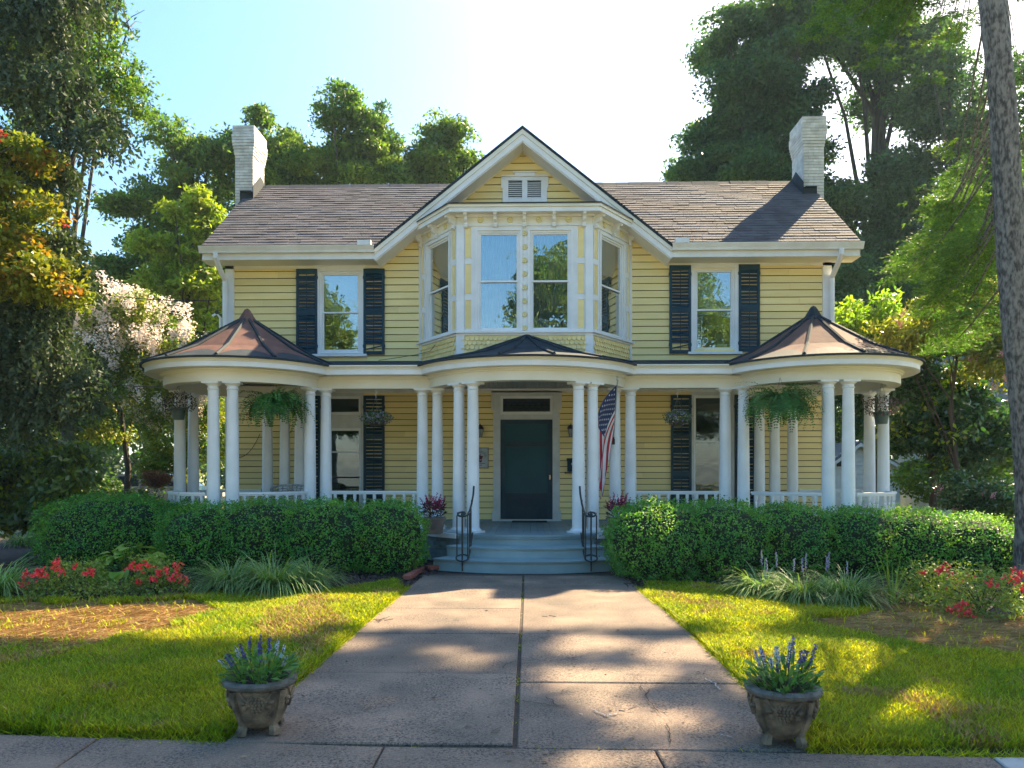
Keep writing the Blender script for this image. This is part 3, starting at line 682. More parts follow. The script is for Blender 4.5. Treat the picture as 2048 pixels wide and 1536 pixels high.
# straight stretches
for xa, xb in ((TL[0]+RBm-.05, PC[0]-RPb+.18), (PC[0]+RPb-.18, TR_[0]-RBm+.05)):
    yf = SY-.11
    for nm, mat, pr in (
        ('cornice_crown', CREAM, [(yf-.34, ZT), (yf-.34, ZT-.02), (yf-.32, ZT-.03), (yf-.295, ZT-.055), (yf-.29, ZT-.075), (yf-.2, ZT-.075), (yf-.2, ZT)]),
        ('cornice_fascia', WHITE, [(yf-.29, ZT-.077), (yf-.29, ZT-.155), (yf-.27, ZT-.165), (yf-.2, ZT-.165), (yf-.2, ZT-.077)]),
        ('soffit', CREAM, [(yf-.25, ZT-.14), (yf-.25, ZT-.16), (yf+.1, ZT-.16), (yf+.1, ZT-.14)]),
        ('bed_mould', CREAM, [(yf-.055, ZT-.161), (yf-.05, ZT-.18), (yf-.03, ZT-.19), (yf-.02, ZT-.215), (yf+.02, ZT-.215), (yf+.02, ZT-.161)]),
        ('beam', CREAM, [(yf, ZT-.162), (yf, ZB), (yf+.22, ZB), (yf+.22, ZT-.162)])):
        m = MB(); e = .25 if nm.startswith(('corn', 'soff')) else 0
        m.prism([(xa-e, y, z) for y, z in pr], (xb-xa+2*e-(.0), 0, 0)); m.build(nm, mat, house)
# porch roof: low sheet from the cornice up to the wall
m = MB(); zt = ZT+.004
m.add([(TL[0], SY-.44, zt), (TR_[0], SY-.44, zt), (TR_[0]+.9, WY, Z(721, WY)), (TL[0]-.9, WY, Z(721, WY)), (TL[0], SY-.44, zt-.02), (TR_[0], SY-.44, zt-.02)], [(0,1,2,3), (4,5,1,0)])
m.build('porch_roof', DARKM, house)
# pavilion roofs: twelve sided with ribs and a cap
def cone_roof(c, prof, n, a0, a1, cap, label, mats, capmat=DARKM):
    rt = None; base = MB(); ext = [(prof[0][0]+.03, prof[0][1]), (prof[0][0]+.03, prof[0][1]-.03), (prof[0][0]-.05, prof[0][1]-.03)]
    base.lathe((c[0], c[1], 0), ext, 60, a0, a1); base.lathe((c[0], c[1], 0), [(prof[0][0]+.03, prof[0][1]), (prof[1][0], prof[1][1]-.03)], 60, a0, a1)
    rt = base.build('pavilion_roof', DARKM, house, label=label)
    st = (a1-a0)/n
    for k in range(n):
        b0, b1 = R(a0+k*st), R(a0+(k+1)*st); m = MB(); 
        pts = [[(c[0]+r*math.cos(b), c[1]+r*math.sin(b), z) for r, z in [(prof[0][0]-.01, prof[0][1]+.012)]+list(prof[1:])] for b in (b0, b1)]
        L = len(prof); vs = pts[0]+pts[1]; low = [(x, y, z-.02) for x, y, z in vs]
        m.add(vs+low, [(j, j+1, L+j+1, L+j) for j in range(L-1)]+[(0, L, 3*L, 2*L)]); m.build('roof_panel', mats, rt)
        m = MB(); rr = [(p[0], p[1], p[2]+.008) for p in pts[0]]; p0 = (c[0]+prof[0][0]*math.cos(b0), c[1]+prof[0][0]*math.sin(b0), prof[0][1]+.01)
        m.tube(rr, [.030]*L, 5); m.build('rib', DARKM, rt)
    if cap:
        m = MB(); m.lathe((c[0], c[1], 0), cap, 8, 0, 360); m.build('roof_cap', capmat, rt)
for c, lab, cm in ((TL, 'left pavilion roof with reddish weathered panels', COPPER), (TR_, 'right pavilion roof with dark pointed cap', DARKM)):
    cone_roof(c, [(RT+.0, ZT+.005), (1.12, ZT+.28), (.13, ZT+.90)], 12, 5, 365, [(.20, ZT+.80), (.21, ZT+.86), (.16, ZT+.92), (.05, ZT+1.10), (.0, ZT+1.13)], lab, COPPER, cm)
m = MB()
cone_roof(PC, [(RP+.0, ZT+.005), (1.12, ZT+.26), (.02, ZT+.67)], 7, 186, 354, None, 'low faceted roof over the entrance portico', DARKM)
# ceilings
cl = MB(); cl.disc((*TL, ZT-.12), RBm-.1, 40); cl.disc((*TR_, ZT-.12), RBm-.1, 40); co = cl.build('ceiling', CEIL, house)
for c in (TL, TR_):
    for k in range(10):  # battens radiating over the pavilion ceiling
        a = R(k*18); m = MB(); m.tube([(c[0]-1.25*math.cos(a), c[1]-1.25*math.sin(a), ZT-.125), (c[0]+1.25*math.cos(a), c[1]+1.25*math.sin(a), ZT-.125)], .008, 4); m.build('batten', CEIL, co)
x = PC[0]-1.72
while x < PC[0]+1.70:
    yb = PC[1]-math.sqrt(max(.05, (RPb-.12)**2-(x+.04-PC[0])**2)); m = MB(); m.box(x, x+.076, yb, WY-.02, ZT-.14-random.uniform(0,.002), ZT-.12); m.build('ceiling_board', CEIL, co); x += .082
for xa, xb in ((-4.0, -1.76), (1.70, 4.0)): bx('ceiling_panel', CEIL, co, xa, xb, SY-.1, WY-.02, ZT-.14, ZT-.12)
bx('ceiling_moulding', MAT['white_gutter'] if 'white_gutter' in MAT else WHITE, house, XL+.2, XR-.2, WY-.06, WY-.021, ZT-.22, ZT-.141)
# floor
def floor_y(x):
    best = WY
    for c, r in ((TL, 1.55), (TR_, 1.55), (PC, 2.02)):
        q = r*r-(x-c[0])**2
        if q > 0: best = min(best, c[1]-math.sqrt(q))
    if TL[0] < x < TR_[0]: best = min(best, SY-.2)
    return best
fl = MB(); fl.box(-6.6, 6.6, WY-.6, WY+.02, .3, FL-.03); flo = fl.build('porch_floor', BLUEGREY, house)
x = -6.66; cnt = 0
while x < 6.64:
    wd = .118 if abs(x) < 1.6 else .24; ya, yb = floor_y(x), floor_y(x+wd)
    if min(ya, yb) < WY-.1:
        m = MB(); dz = random.uniform(-.0015, .0015); ya = min(ya, WY-.05); yb = min(yb, WY-.05)
        m.hexa([(x+.003,ya,FL-.03),(x+wd-.003,yb,FL-.03),(x+wd-.003,WY-.022,FL-.03),(x+.003,WY-.022,FL-.03),(x+.003,ya,FL+dz),(x+wd-.003,yb,FL+dz),(x+wd-.003,WY-.022,FL+dz),(x+.003,WY-.022,FL+dz)])
        m.build('floor_board', BLUEGREY, flo)
    x += wd
# skirt under the floor edge
for c, r, a0, a1 in ((TL, 1.50, 0, 360), (TR_, 1.50, 0, 360)):
    m = MB(); m.lathe((*c, 0), [(r, FL-.032), (r, 0), (r-.1, 0)], 48, a0, a1); m.build('porch_skirt', BRICKB, house)
for xa, xb in ((-3.9, -1.7), (1.7, 3.9)): bx('porch_skirt', BRICKB, house, xa, xb, SY-.12, SY, 0, FL-.032)
# cheek walls of painted brick either side of the steps, with white caps
def ptc(r, a): return (PC[0]+r*math.cos(R(a)), PC[1]+r*math.sin(R(a)))
SA = 33.5   # half angle of the steps
for s in (-1, 1):
    a0, a1 = (270+s*SA, 270+s*72); a0, a1 = sorted((a0, a1)); rO = 2.06
    m = MB(); m.lathe((*PC, 0), [(rO-.03, FL-.08), (rO-.03, 0), (rO-.35, 0), (rO-.35, FL-.08)], 16, a0, a1, close=True); chk = m.build('cheek_wall', MORTAR, house)
    z = .004; row = 0
    while z < FL-.14:
        n = 9; st = (a1-a0)/n; k = -.5 if row % 2 else 0
        while k < n:
            b0, b1 = max(k, 0), min(k+1, n)
            if b1-b0 > .1:
                q = [ptc(rO, a0+b0*st+.12), ptc(rO, a0+b1*st-.12), ptc(rO-.09, a0+b1*st-.12), ptc(rO-.09, a0+b0*st+.12)]; d = random.uniform(0, .002)
                mm = MB(); mm.hexa([(*p, z) for p in q]+[(*p, z+.062) for p in q]); mm.build('brick', BRICKB, chk)
            k += 1
        z += .070; row += 1
    # inner end face bricks
    m = MB(); m.lathe((*PC, 0), [(rO+.05, FL-.08), (rO+.05, FL-.005), (rO-.38, FL+.0), (rO-.38, FL-.08)], 16, a0, a1, close=True)
    e = [ptc(rO+.05, a0), ptc(rO-.38, a0), ptc(rO+.05, a1), ptc(rO-.38, a1)]
    for i in (0, 2): m.add([(*e[i], FL-.08), (*e[i+1], FL-.08), (*e[i+1], FL-.002), (*e[i], FL-.005)], [(0,1,2,3)])
    m.build('cheek_cap', WHITE, chk)
# steps
for k, (z0, z1, r) in enumerate(((.30, FL-.035, 2.03), (.15, .335, 2.42), (-.02, .17, 2.76))):
    half = 33 if k == 0 else 31.5
    m = MB(); m.lathe((*PC, 0), [(r, z0), (r, z1-.035), (r+.03, z1-.03), (r+.035, z1-.005), (r+.02, z1), (r-.5, z1), (r-.5, z0)], 24, 270-half, 270+half, close=True)
    for a in (270-half, 270+half):
        m.add([(*ptc(r, a), z0), (*ptc(r-.5, a), z0), (*ptc(r-.5, a), z1), (*ptc(r+.02, a), z1)], [(0,1,2,3)])
    m.build('step', BLUEGREY, house, smooth=True)
m = MB(); m.lathe((*PC, 0), [(2.0, FL-.034), (2.07, FL-.034), (2.07, FL-.003), (2.0, FL-.003)], 30, 270-35, 270+35, close=True); m.build('floor_nosing', BLUEGREY, house, smooth=True)
# columns
HC = ZB-FL
def col_mesh():
    m = MB(); pr = []
    for k in range(13):
        t = k/12; r = .108-(.108-.088)*(t**1.7); pr.append((r, .075+t*(HC-.075-.13)))
    m.lathe((0,0,0), pr, 20); return m.mesh('column', WHITE, True)
def cap_mesh():
    m = MB(); m.lathe((0,0,HC), [(.088,-.132),(.098,-.128),(.102,-.118),(.098,-.11),(.090,-.106),(.089,-.07),(.098,-.062),(.118,-.046),(.124,-.034),(.124,-.03),(.0,-.03)], 20)
    m.box(-.138, .138, -.138, .138, HC-.032, HC); return m.mesh('capital', WHITE, True)
def base_mesh():
    m = MB(); m.box(-.145, .145, -.145, .145, 0, .03); m.lathe((0,0,0), [(.142,.03),(.146,.04),(.138,.055),(.124,.062),(.116,.075),(.108,.082)], 20); return m.mesh('base', WHITE, True)
CM, KM, BMh = col_mesh(), cap_mesh(), base_mesh()
def column(x, y, c=None):
    a = 0
    if c: a = math.atan2(y-c[1], x-c[0])-R(90)
    o = link('column', CM, house, (x, y, FL)); o.rotation_euler = (0, 0, a)
    for nm, me in (('capital', KM), ('base', BMh)):
        q = bpy.data.objects.new(nm, me); COL.objects.link(q); q.parent = o
cols = []
def c_at(px, Y, c): cols.append((X(px, Y), Y, c))
rc_ = 1.29
for s, c in ((1, TL), (-1, TR_)):
    for a in (266.5, 280.5): cols.append((c[0]+s*rc_*math.cos(R(a)), c[1]+rc_*math.sin(R(a)), c))     # front pair
    for a in (176, 159): cols.append((c[0]+s*rc_*math.cos(R(a)), c[1]+rc_*math.sin(R(a)), c))         # outer pair
    for a in (93.5, 77.5, 61.5): cols.append((c[0]+s*rc_*math.cos(R(a)), c[1]+rc_*math.sin(R(a)), c))    # by the wall
for px, Y, c in ((620, 13.24, TL), (652, SY, None), (845, SY, None), (875, SY, None), (1230, SY, None), (1261, SY, None), (1450, SY, None), (1487, 13.24, TR_)): c_at(px, Y, c)
for px, Y in ((918, 12.66), (946, 12.47), (1157, 12.47), (1185, 12.62)): c_at(px, Y, PC)
for q in cols: column(*q)
# railings
def bal_mesh():
    m = MB(); h = .50; m.lathe((0,0,0), [(.0,0),(.03,0),(.03,.07),(.018,.085),(.026,.11),(.032,.17),(.026,.25),(.016,.34),(.026,.36),(.026,.375),(.018,.385),(.02,.41),(.03,.425),(.03,h),(0,h)], 8); return m.mesh('baluster', WHITE, True)
BALM = bal_mesh()
ZRl = FL+.11
def railing(path, spacing=.17, off=.085):
    pts = [Vector((p[0], p[1], 0)) for p in path]; m = MB()
    def band(w, z0, z1):
        L = len(pts)
        for i in range(L-1):
            a, b = pts[i], pts[i+1]
            def nrm(j):
                d = (pts[min(j+1,L-1)]-pts[max(j-1,0)]).normalized(); return Vector((d.y, -d.x, 0))*w
            n0, n1 = nrm(i), nrm(i+1); m.hexa([(*(a+n0).xy, z0), (*(b+n1).xy, z0), (*(b-n1).xy, z0), (*(a-n0).xy, z0), (*(a+n0).xy, z1), (*(b+n1).xy, z1), (*(b-n1).xy, z1), (*(a-n0).xy, z1)])
    band(.03, ZRl-.04, ZRl); band(.028, ZRl+.50, ZRl+.525); band(.045, ZRl+.526, ZRl+.56)
    o = m.build('railing', WHITE, house)
    tot = sum((b-a).length for a, b in zip(pts, pts[1:])); n = max(1, round((tot-2*off)/spacing)); 
    for k in range(n+1):
        d = off+(tot-2*off)*k/n
        for a, b in zip(pts, pts[1:]):
            l = (b-a).length
            if d <= l+1e-6: q = a+(b-a)*(d/l); break
            d -= l
        bo = place('baluster', BALM, None, (q.x, q.y, ZRl)); bo.parent = o; bo.matrix_parent_inverse = Matrix.Identity(4); bo.matrix_parent_inverse = Matrix.Translation(-Vector((0,WY,0))) if False else Matrix.Identity(4)
        bo.location = (q.x, q.y, ZRl)
def arcp(c, r, a0, a1, n=14): return [(c[0]+r*math.cos(R(a0+(a1-a0)*k/n)), c[1]+r*math.sin(R(a0+(a1-a0)*k/n))) for k in range(n+1)]
for s, c in ((1, TL), (-1, TR_)):
    f = (lambda a: a) if s > 0 else (lambda a: 180-a)
    for a0, a1 in ((182, 261), (285, 340), (99, 153)):
        railing(arcp(c, rc_, f(a0), f(a1)))
for pa, pb in ((661, 837), (1270, 1441)): railing([(X(pa, SY), SY), (X(pb, SY), SY)])
# skirting by the wall under the porch
bx('baseboard', BLUEGREY, house, XL+.2, DOOR[0]-.2, WY-.021, WY+.02, FL-.02, FL+.02); bx('baseboard', BLUEGREY, house, DOOR[1]+.2, XR-.2, WY-.021, WY+.02, FL-.02, FL+.02)
# ================================================================== things on the porch
# lanterns
def lantern_parts(t):
    m = MB(); m.box(-.035, .035, -.012, 0, -.13, .06); m.tube([(0,-.01,-.02),(0,-.06,.0),(0,-.09,.05)], .008, 6); m.build('bracket', IRON, t)
    m = MB(); m.lathe((0,-.09,0), [(0,.15),(.012,.14),(.008,.125),(.03,.115),(.062,.085),(.075,.04),(.072,.032),(0,.03)], 10); m.build('hood', IRON, t)
    m = MB(); m.lathe((0,-.09,0), [(.06,.03),(.058,-.02),(.04,-.10),(.03,-.12),(0,-.125)], 10); m.build('glass_shade', pm('frosted_lantern_glass', (.30,.33,.33), (.22,.25,.25), rough=.25), t, smooth=True)
    for k in range(5):
        a = 2*math.pi*k/5; m = MB(); m.tube([(.064*math.cos(a), -.09+.064*math.sin(a), .032), (.043*math.cos(a), -.09+.043*math.sin(a), -.1)], .004, 4); m.build('cage_bar', IRON, t)
    m = MB(); m.lathe((0,-.09,-.06), [(0,.05),(.02,.04),(.026,.01),(.02,-.03),(0,-.04)], 8); m.build('bulb', pm('lamp_bulb', (.75,.74,.65), rough=.3), t, smooth=True)
zl = Z(862, WY)
L1 = root('wall_lantern', (0,0,0), 'black wall lantern on the yellow wall left of the front door', 'lantern', 'lanterns beside the front door'); lantern_parts(L1); L1.location = (X(961, WY), WY-.02, zl)
copy_tree(L1, (X(1141, WY), WY-.02, zl), label='black wall lantern on the yellow wall right of the front door')
# plaque
pq = root('wall_plaque', (X(959, WY), WY-.022, Z(916, WY)), 'grey rectangular plaque with a maroon emblem on the yellow wall', 'plaque')
pw, ph = .175, .20
def pp(name, mat, fn):
    m = MB(); fn(m); o = link(name, m.mesh(name, mat)); o.parent = pq; return o
pp('frame', pm('worn_grey_frame', (.22,.22,.22), (.12,.12,.12), rough=.6), lambda m: (m.box(-pw-.015, pw+.015, -.022, 0, -ph-.015, -ph), m.box(-pw-.015, pw+.015, -.022, 0, ph, ph+.015), m.box(-pw-.015, -pw, -.022, 0, -ph, ph), m.box(pw, pw+.015, -.022, 0, -ph, ph)))
pp('board', pm('pale_grey_plaque', (.42,.44,.45), (.34,.36,.37), scale=9, rough=.6), lambda m: m.box(-pw, pw, -.015, 0, -ph, ph))
def emb(m):
    q = [(-.055,-.075),(-.03,-.088),(.03,-.088),(.055,-.075),(.05,-.05),(.055,-.01),(.075,.03),(.07,.045),(.035,.045),(.015,.06),(-.015,.06),(-.035,.045),(-.07,.045),(-.075,.03),(-.055,-.01),(-.05,-.05)]
    m.prism([(a, -.0155, b) for a, b in q][::-1], (0, -.002, 0))
pp('emblem', pm('maroon_print', (.12,.008,.03), rough=.5), emb)
pp('emblem_highlight', pm('pale_print', (.6,.55,.58), rough=.5), lambda m: (m.box(-.05, -.005, -.0195, -.0182, .018, .027), m.box(.005, .045, -.0195, -.0182, -.045, -.034)))
def marks(m):
    for r_, n in ((.14, 15), (.165, 19)):
        for k in range(n):
            a = R(25+130*k/(n-1)); m.box(r_*math.cos(a)-.006, r_*math.cos(a)+.004, -.017, -.0155, r_*math.sin(a)-.03, r_*math.sin(a)-.018)
    for z_, a, b in ((-.12, -.11, -.03), (-.12, .0, .12), (-.155, -.06, .05)):
        x_ = a
        while x_ < b: m.box(x_, x_+.014, -.017, -.0155, z_, z_+.014); x_ += .02
    for x_ in (-.03, -.012, .012, .03): m.box(x_-.005, x_+.005, -.017, -.0155, .066, .082)
pp('printed_marks', pm('dark_print', (.03,.05,.06), rough=.5), marks)
# mailbox
mbx = root('mailbox', (X(1144, WY), WY-.022, Z(931, WY)), 'dark teal wall mailbox right of the front door', 'mailbox')
m = MB(); m.box(-.10, .12, -.10, 0, -.13, .10); o = link('box', m.mesh('box', SHUT)); o.parent = mbx
m = MB(); m.prism([(-.11, 0, .15), (-.11, -.02, .15), (-.11, -.12, .10), (-.11, -.12, .085), (-.11, 0, .101)], (.24, 0, 0)); o = link('lid', m.mesh('lid', SHUT)); o.parent = mbx
m = MB(); m.tube([(-.13, -.06, -.15), (.14, -.06, -.15)], .012, 6); m.sphere((-.14, -.06, -.15), .02); o = link('newspaper_rod', m.mesh('newspaper_rod', IRON)); o.parent = mbx
m = MB(); m.sphere((.02, -.105, .03), .045, 8, (1, .12, .8)); o = link('badge', m.mesh('badge', pm('dull_silver', (.45,.47,.45), rough=.4, metal=.6))); o.parent = mbx
# doormat
m = MB(); m.box(X(1024, 15.1), X(1094, 15.1), 15.0, 15.35, FL+.003, FL+.016); o = m.build('doormat', pm('black_mat', (.015,.015,.015), (.03,.03,.028), scale=60, rough=.95, bump=.6)); tag(o, 'thin black doormat in front of the teal front door', 'doormat')
# hand rails
def handrail(label, xs, s):
    t = root('handrail', (0,0,0), label, 'handrail', 'iron handrails by the porch steps')
    x0, x1 = xs
    yv, yt = 11.35, 12.30; zv, ztop = .87, 1.27
    top = [(x1, yt, ztop), (x1-.0*s, yt-.12, ztop-.12), (x1-.01*s, yt-.35, ztop-.27), (x1-.02*s, yt-.65, zv+.03), (x1-.03*s, yv+.12, zv+.003)]
    cxv = x1-s*.11; r0 = .095; sp = []
    for k in range(26):
        a = k/25*2.6*math.pi; r = r0*(1-.75*k/25); sp.append((cxv+s*(r*math.cos(a)), yv+.05-r*math.sin(a)*.9, zv-.42*r*math.sin(a)))
    m = MB(); m.tube(top+sp, .016, 6); m.build('handrail_bar', IRON, t, smooth=True)
    m = MB(); m.sphere((cxv, yv+.05, zv-.01), .026); m.build('scroll_end', IRON, t, smooth=True)
    low = []
    for k in range(20):
        a = k/19*2*math.pi; low.append((cxv+s*(r0*math.cos(a)), yv+.05-r0*math.sin(a), .20-.42*r0*math.sin(a)))
    m = MB(); m.tube(low, .012, 6, caps=False); m.tube([(cxv+s*r0, yv+.05, .20), (x1-.02*s, yv+.35, .24), (x1, yt-.25, FL+.03)], .012, 6); m.build('lower_bar', IRON, t, smooth=True)
    m = MB(); m.tube([(cxv, yv+.05, 0), (cxv, yv+.05, zv)], .012, 6); m.build('post', IRON, t)
    m = MB(); m.tube([(cxv+s*.085, yv+.09, 0), (cxv+s*.085, yv+.09, .20)], .012, 6); m.build('post', IRON, t)
    for a in (30, 90, 150, 210, 270, 330):
        m = MB(); q = (cxv+r0*math.cos(R(a)), yv+.05+r0*math.sin(R(a))); dz_ = .42*r0*math.sin(R(a)); m.tube([(*q, .2+dz_), (*q, zv+dz_)], .006, 5); m.build('baluster', IRON, t)
    for k in range(4):
        f = (k+.6)/4.6; y = yv+.15+(yt-yv-.3)*f; m = MB(); zt_ = zv+(ztop-zv)*max(0,(f-.35))*1.1; m.tube([(x1-.02*s, y, .22+.28*f), (x1-.02*s, y, zt_)], .006, 5); m.build('baluster', IRON, t)
    return t
handrail('black iron handrail with a scroll end left of the porch steps', (0, X(944, 11.9)), 1)
handrail('black iron handrail with a scroll end right of the porch steps', (0, X(1163, 11.9)), -1)
# flag
fb = (X(1229, 13.2)-.01, SY-.13, Z(884, SY)); tip = (X(1235, 12.75)+.0, 12.75, Z(762, 12.75))
fg = root('flag', (0,0,0), 'American flag hanging on a slim pole from the porch column right of the door', 'flag')
m = MB(); m.tube([fb, tip], .011, 8); m.sphere((tip[0], tip[1], tip[2]+.02), .024); m.sphere((tip[0], tip[1], tip[2]+.062), .02); m.build('pole', pm('aluminium_pole', (.55,.56,.56), rough=.3, metal=.7), fg, smooth=True)
m = MB(); m.box(fb[0]-.03, fb[0]+.03, fb[1]-.01, fb[1]+.05, fb[2]-.05, fb[2]+.05); m.tube([fb, tuple(fb[i]+(tip[i]-fb[i])*.08 for i in range(3))], .018, 8); m.build('bracket', IRON, fg)
Tp = Vector([tip[i]+(fb[i]-tip[i])*.06 for i in range(3)]); Hp = Vector([tip[i]+(fb[i]-tip[i])*.80 for i in range(3)])
def cloth(a, b):   # a along the hoist (0 top), b along the fly
    p = Tp.lerp(Hp, a); s = math.sin(a*15+b*3.0); g = min(1, b*1.6)
    droop = b*1.42
    x = p.x-(1-a)*.36*(1-(1-min(1,b*2.2))**2)*(1-.25*b)-.10*b*a + .035*s*g - .10*b
    y = p.y+.055*math.cos(a*15+b*3.0)*g-.10*(1-a)*min(1, b*2)
    z = p.z-droop*(1-.12*a)-.02*s*b
    return Vector((x, y, z))
na, nb = 39, 40; vs = [cloth(i/na, j/nb) for i in range(na+1) for j in range(nb+1)]
RED = pm('flag_red', (.42,.015,.03), rough=.7); FWH = pm('flag_white', (.75,.72,.72), rough=.7); BLU = pm('flag_blue', (.012,.03,.11), rough=.7)
fsr = []; mi = []
for i in range(na):
    for j in range(nb):
        fsr.append((i*(nb+1)+j, (i+1)*(nb+1)+j, (i+1)*(nb+1)+j+1, i*(nb+1)+j+1))
        mi.append(2 if (i < 21 and j < 16) else ((i//3) % 2))
me = bpy.data.meshes.new('cloth'); me.from_pydata(vs, [], fsr)
for q in (RED, FWH, BLU): me.materials.append(q)
me.polygons.foreach_set('material_index', mi); me.polygons.foreach_set('use_smooth', [True]*len(fsr)); me.update()
clo = link('cloth', me, fg)
st = MB()
for r in range(9):
    for k in range(6 if r % 2 == 0 else 5):
        a = (r+1)/10*.52; b = ((k*2+1) if r % 2 == 0 else (k*2+2))/12*.395
        c = cloth(a, b); ea = (cloth(a+.01, b)-c).normalized(); eb = (cloth(a, b+.01)-c).normalized(); nn = ea.cross(eb).normalized()
        if nn.y > 0: nn = -nn
        for sd_ in (1, -1):
            ring_ = []
            for q in range(10):
                t_ = 2*math.pi*q/10; rr = .020 if q % 2 == 0 else .009; ring_.append(c+nn*.005*sd_+ea*rr*-math.cos(t_)+eb*rr*math.sin(t_))
            st.add(ring_, [tuple(range(10))])
st.build('stars', FWH, clo)
# wicker chair
wc = root('wicker_chair', (X(571, 13.9), 13.9, FL), 'white wicker armchair on the left round porch behind the railing', 'chair')
WICK = pm('white_wicker', (.52,.53,.52), (.30,.31,.31), scale=40, rough=.8, bump=.8, contrast=(.45,.55))
def wpart(nm, fn, smooth=True):
    m = MB(); fn(m); o = link(nm, m.mesh(nm, WICK, smooth)); o.parent = wc
def back(m):
    for k in range(15):
        a = R(200-220*k/14); x_ = .30*math.cos(a); y_ = .18+.16*math.sin(a) if math.sin(a) > 0 else .18+.3*math.sin(a); h = .74-.10*abs((k-7)/7)**2-(.14 if k in (0,14) else 0)
        m.tube([(x_, y_, .36), (x_*1.13, y_+.06, h)], .012, 5)
    for hh in (.40,.45,.50,.55,.60,.65,.70):
        m.tube([(.30*math.cos(R(200-220*k/20))*(1+.13*(hh-.36)/.38), (.18+.16*math.sin(R(200-220*k/20)) if math.sin(R(200-220*k/20)) > 0 else .18+.3*math.sin(R(200-220*k/20)))+.06*(hh-.36)/.38, hh-.10*abs((k-10)/10)**2*(hh-.36)/.34) for k in range(21)], .010, 4)
wpart('backrest', back)
wpart('top_roll', lambda m: m.tube([(.34*math.cos(R(200-220*k/20)), (.24+.16*math.sin(R(200-220*k/20)) if math.sin(R(200-220*k/20)) > 0 else .24+.3*math.sin(R(200-220*k/20))), .76-.10*abs((k-10)/10)**2) for k in range(21)], .024, 6))
wpart('seat', lambda m: m.lathe((0,0,0), [(0,.36),(.28,.36),(.30,.33),(.28,.30),(0,.30)], 20))
wpart('skirt', lambda m: m.lathe((0,0,0), [(.28,.31),(.26,.12)], 24))
for x_, y_ in ((-.2,-.2),(.2,-.2),(-.2,.2),(.2,.2)): wpart('leg', lambda m: m.tube([(x_, y_, 0), (x_, y_, .31)], .018, 6))
# fixtures on the left wall corner
mt = root('electric_meter', (0, WY, 0), 'small grey electric service mast at the left house corner', 'electric meter')
m = MB(); m.tube([(XL-.14, WY+.05, Z(700, WY)), (XL-.14, WY+.05, Z(632, WY)), (XL-.20, WY+.0, Z(624, WY)), (XL-.27, WY-.03, Z(630, WY))], .025, 6); m.build('mast', WHITE, mt, smooth=True)
m = MB(); m.sphere((XL-.2, WY, Z(622, WY)), .045); m.build('weatherhead', IRON, mt)
# ================================================================== GROUND
def V2(n): return rng.normal(size=(n, 3))
def unit(a): return a/np.maximum(np.linalg.norm(a, axis=1, keepdims=True), 1e-6)
def leaves(pos, nrm, L, W, fold=.12, droop=None, shape='rhomb'):
    """rhombus leaves; returns verts, quads"""
    n = len(pos); L = np.broadcast_to(L, n)[:, None]; W = np.broadcast_to(W, n)[:, None]
    r = rng.normal(size=(n, 3)) if droop is None else droop
    t = r-nrm*np.sum(r*nrm, 1, keepdims=True); t = unit(t); b = np.cross(nrm, t)
    mid = pos+t*L*.5+nrm*L*fold
    v = np.stack([pos, mid+b*W*.5, pos+t*L, mid-b*W*.5], 1).reshape(-1, 3)
    return v, np.arange(n*4).reshape(-1, 4)
def blades(pos, tip, w, mid=None):
    """grass like blades: base edge, tip; as one quad (base two, mid two shrunk to a tip)"""
    n = len(pos); d = tip-pos; side = unit(np.cross(d, rng.normal(size=(n, 3)))); w = np.broadcast_to(w, n)[:, None]
    v = np.stack([pos-side*w*.5, pos+side*w*.5, tip], 1).reshape(-1, 3); return v, np.arange(n*3).reshape(-1, 3)
def arching(pos, direc, L, w, bend, seg=3):
    """strap leaves that rise and arch over, seg quads each"""
    n = len(pos); h = unit(np.stack([direc[:,0], direc[:,1], np.zeros(n)], 1)); side = np.stack([-h[:,1], h[:,0], np.zeros(n)], 1)
    L = np.broadcast_to(L, n)[:, None]; w = np.broadcast_to(w, n)[:, None]; bend = np.broadcast_to(bend, n)[:, None]; e0 = direc[:, 2:3]
    P_ = [pos]; cur = pos
    for k in range(seg):
        ang = e0-bend*(k+.5)/seg; cur = cur+(h*np.cos(ang)+np.array([0,0,1.])*np.sin(ang))*L/seg; P_.append(cur)
    vs = []
    for k, p in enumerate(P_):
        ww = w*(1-.85*(k/seg)**1.5)*.5; vs += [p-side*ww, p+side*ww]
    v = np.stack(vs, 1).reshape(-1, 3); m = 2*(seg+1); base = (np.arange(n)*m)[:, None, None]
    q = np.array([[2*k, 2*k+1, 2*k+3, 2*k+2] for k in range(seg)])[None]; return v, (base+q).reshape(-1, 4)
def inpoly(x, y, poly):
    c = np.zeros(len(x), bool); n = len(poly)
    for i in range(n):
        x1, y1 = poly[i]; x2, y2 = poly[(i+1) % n]
        k = ((y1 > y) != (y2 > y)) & (x < (x2-x1)*(y-y1)/(y2-y1+1e-12)+x1); c ^= k
    return c
def vnoise(x, y, s, seed=0):
    r = np.random.default_rng(seed); g = r.random((64, 64)); X_ = (x*s) % 64; Y_ = (y*s) % 64; i = X_.astype(int); j = Y_.astype(int); fx = X_-i; fy = Y_-j; fx = fx*fx*(3-2*fx); fy = fy*fy*(3-2*fy)
    i1 = (i+1) % 64; j1 = (j+1) % 64; return (g[i,j]*(1-fx)+g[i1,j]*fx)*(1-fy)+(g[i,j1]*(1-fx)+g[i1,j1]*fx)*fy
def struct(name, mb, mat): o = mb.build(name, mat); o['kind'] = 'structure'; return o
SOIL = pm('dark_soil', (.045,.032,.024), (.075,.055,.04), scale=9, rough=1, bump=1, bscale=60)
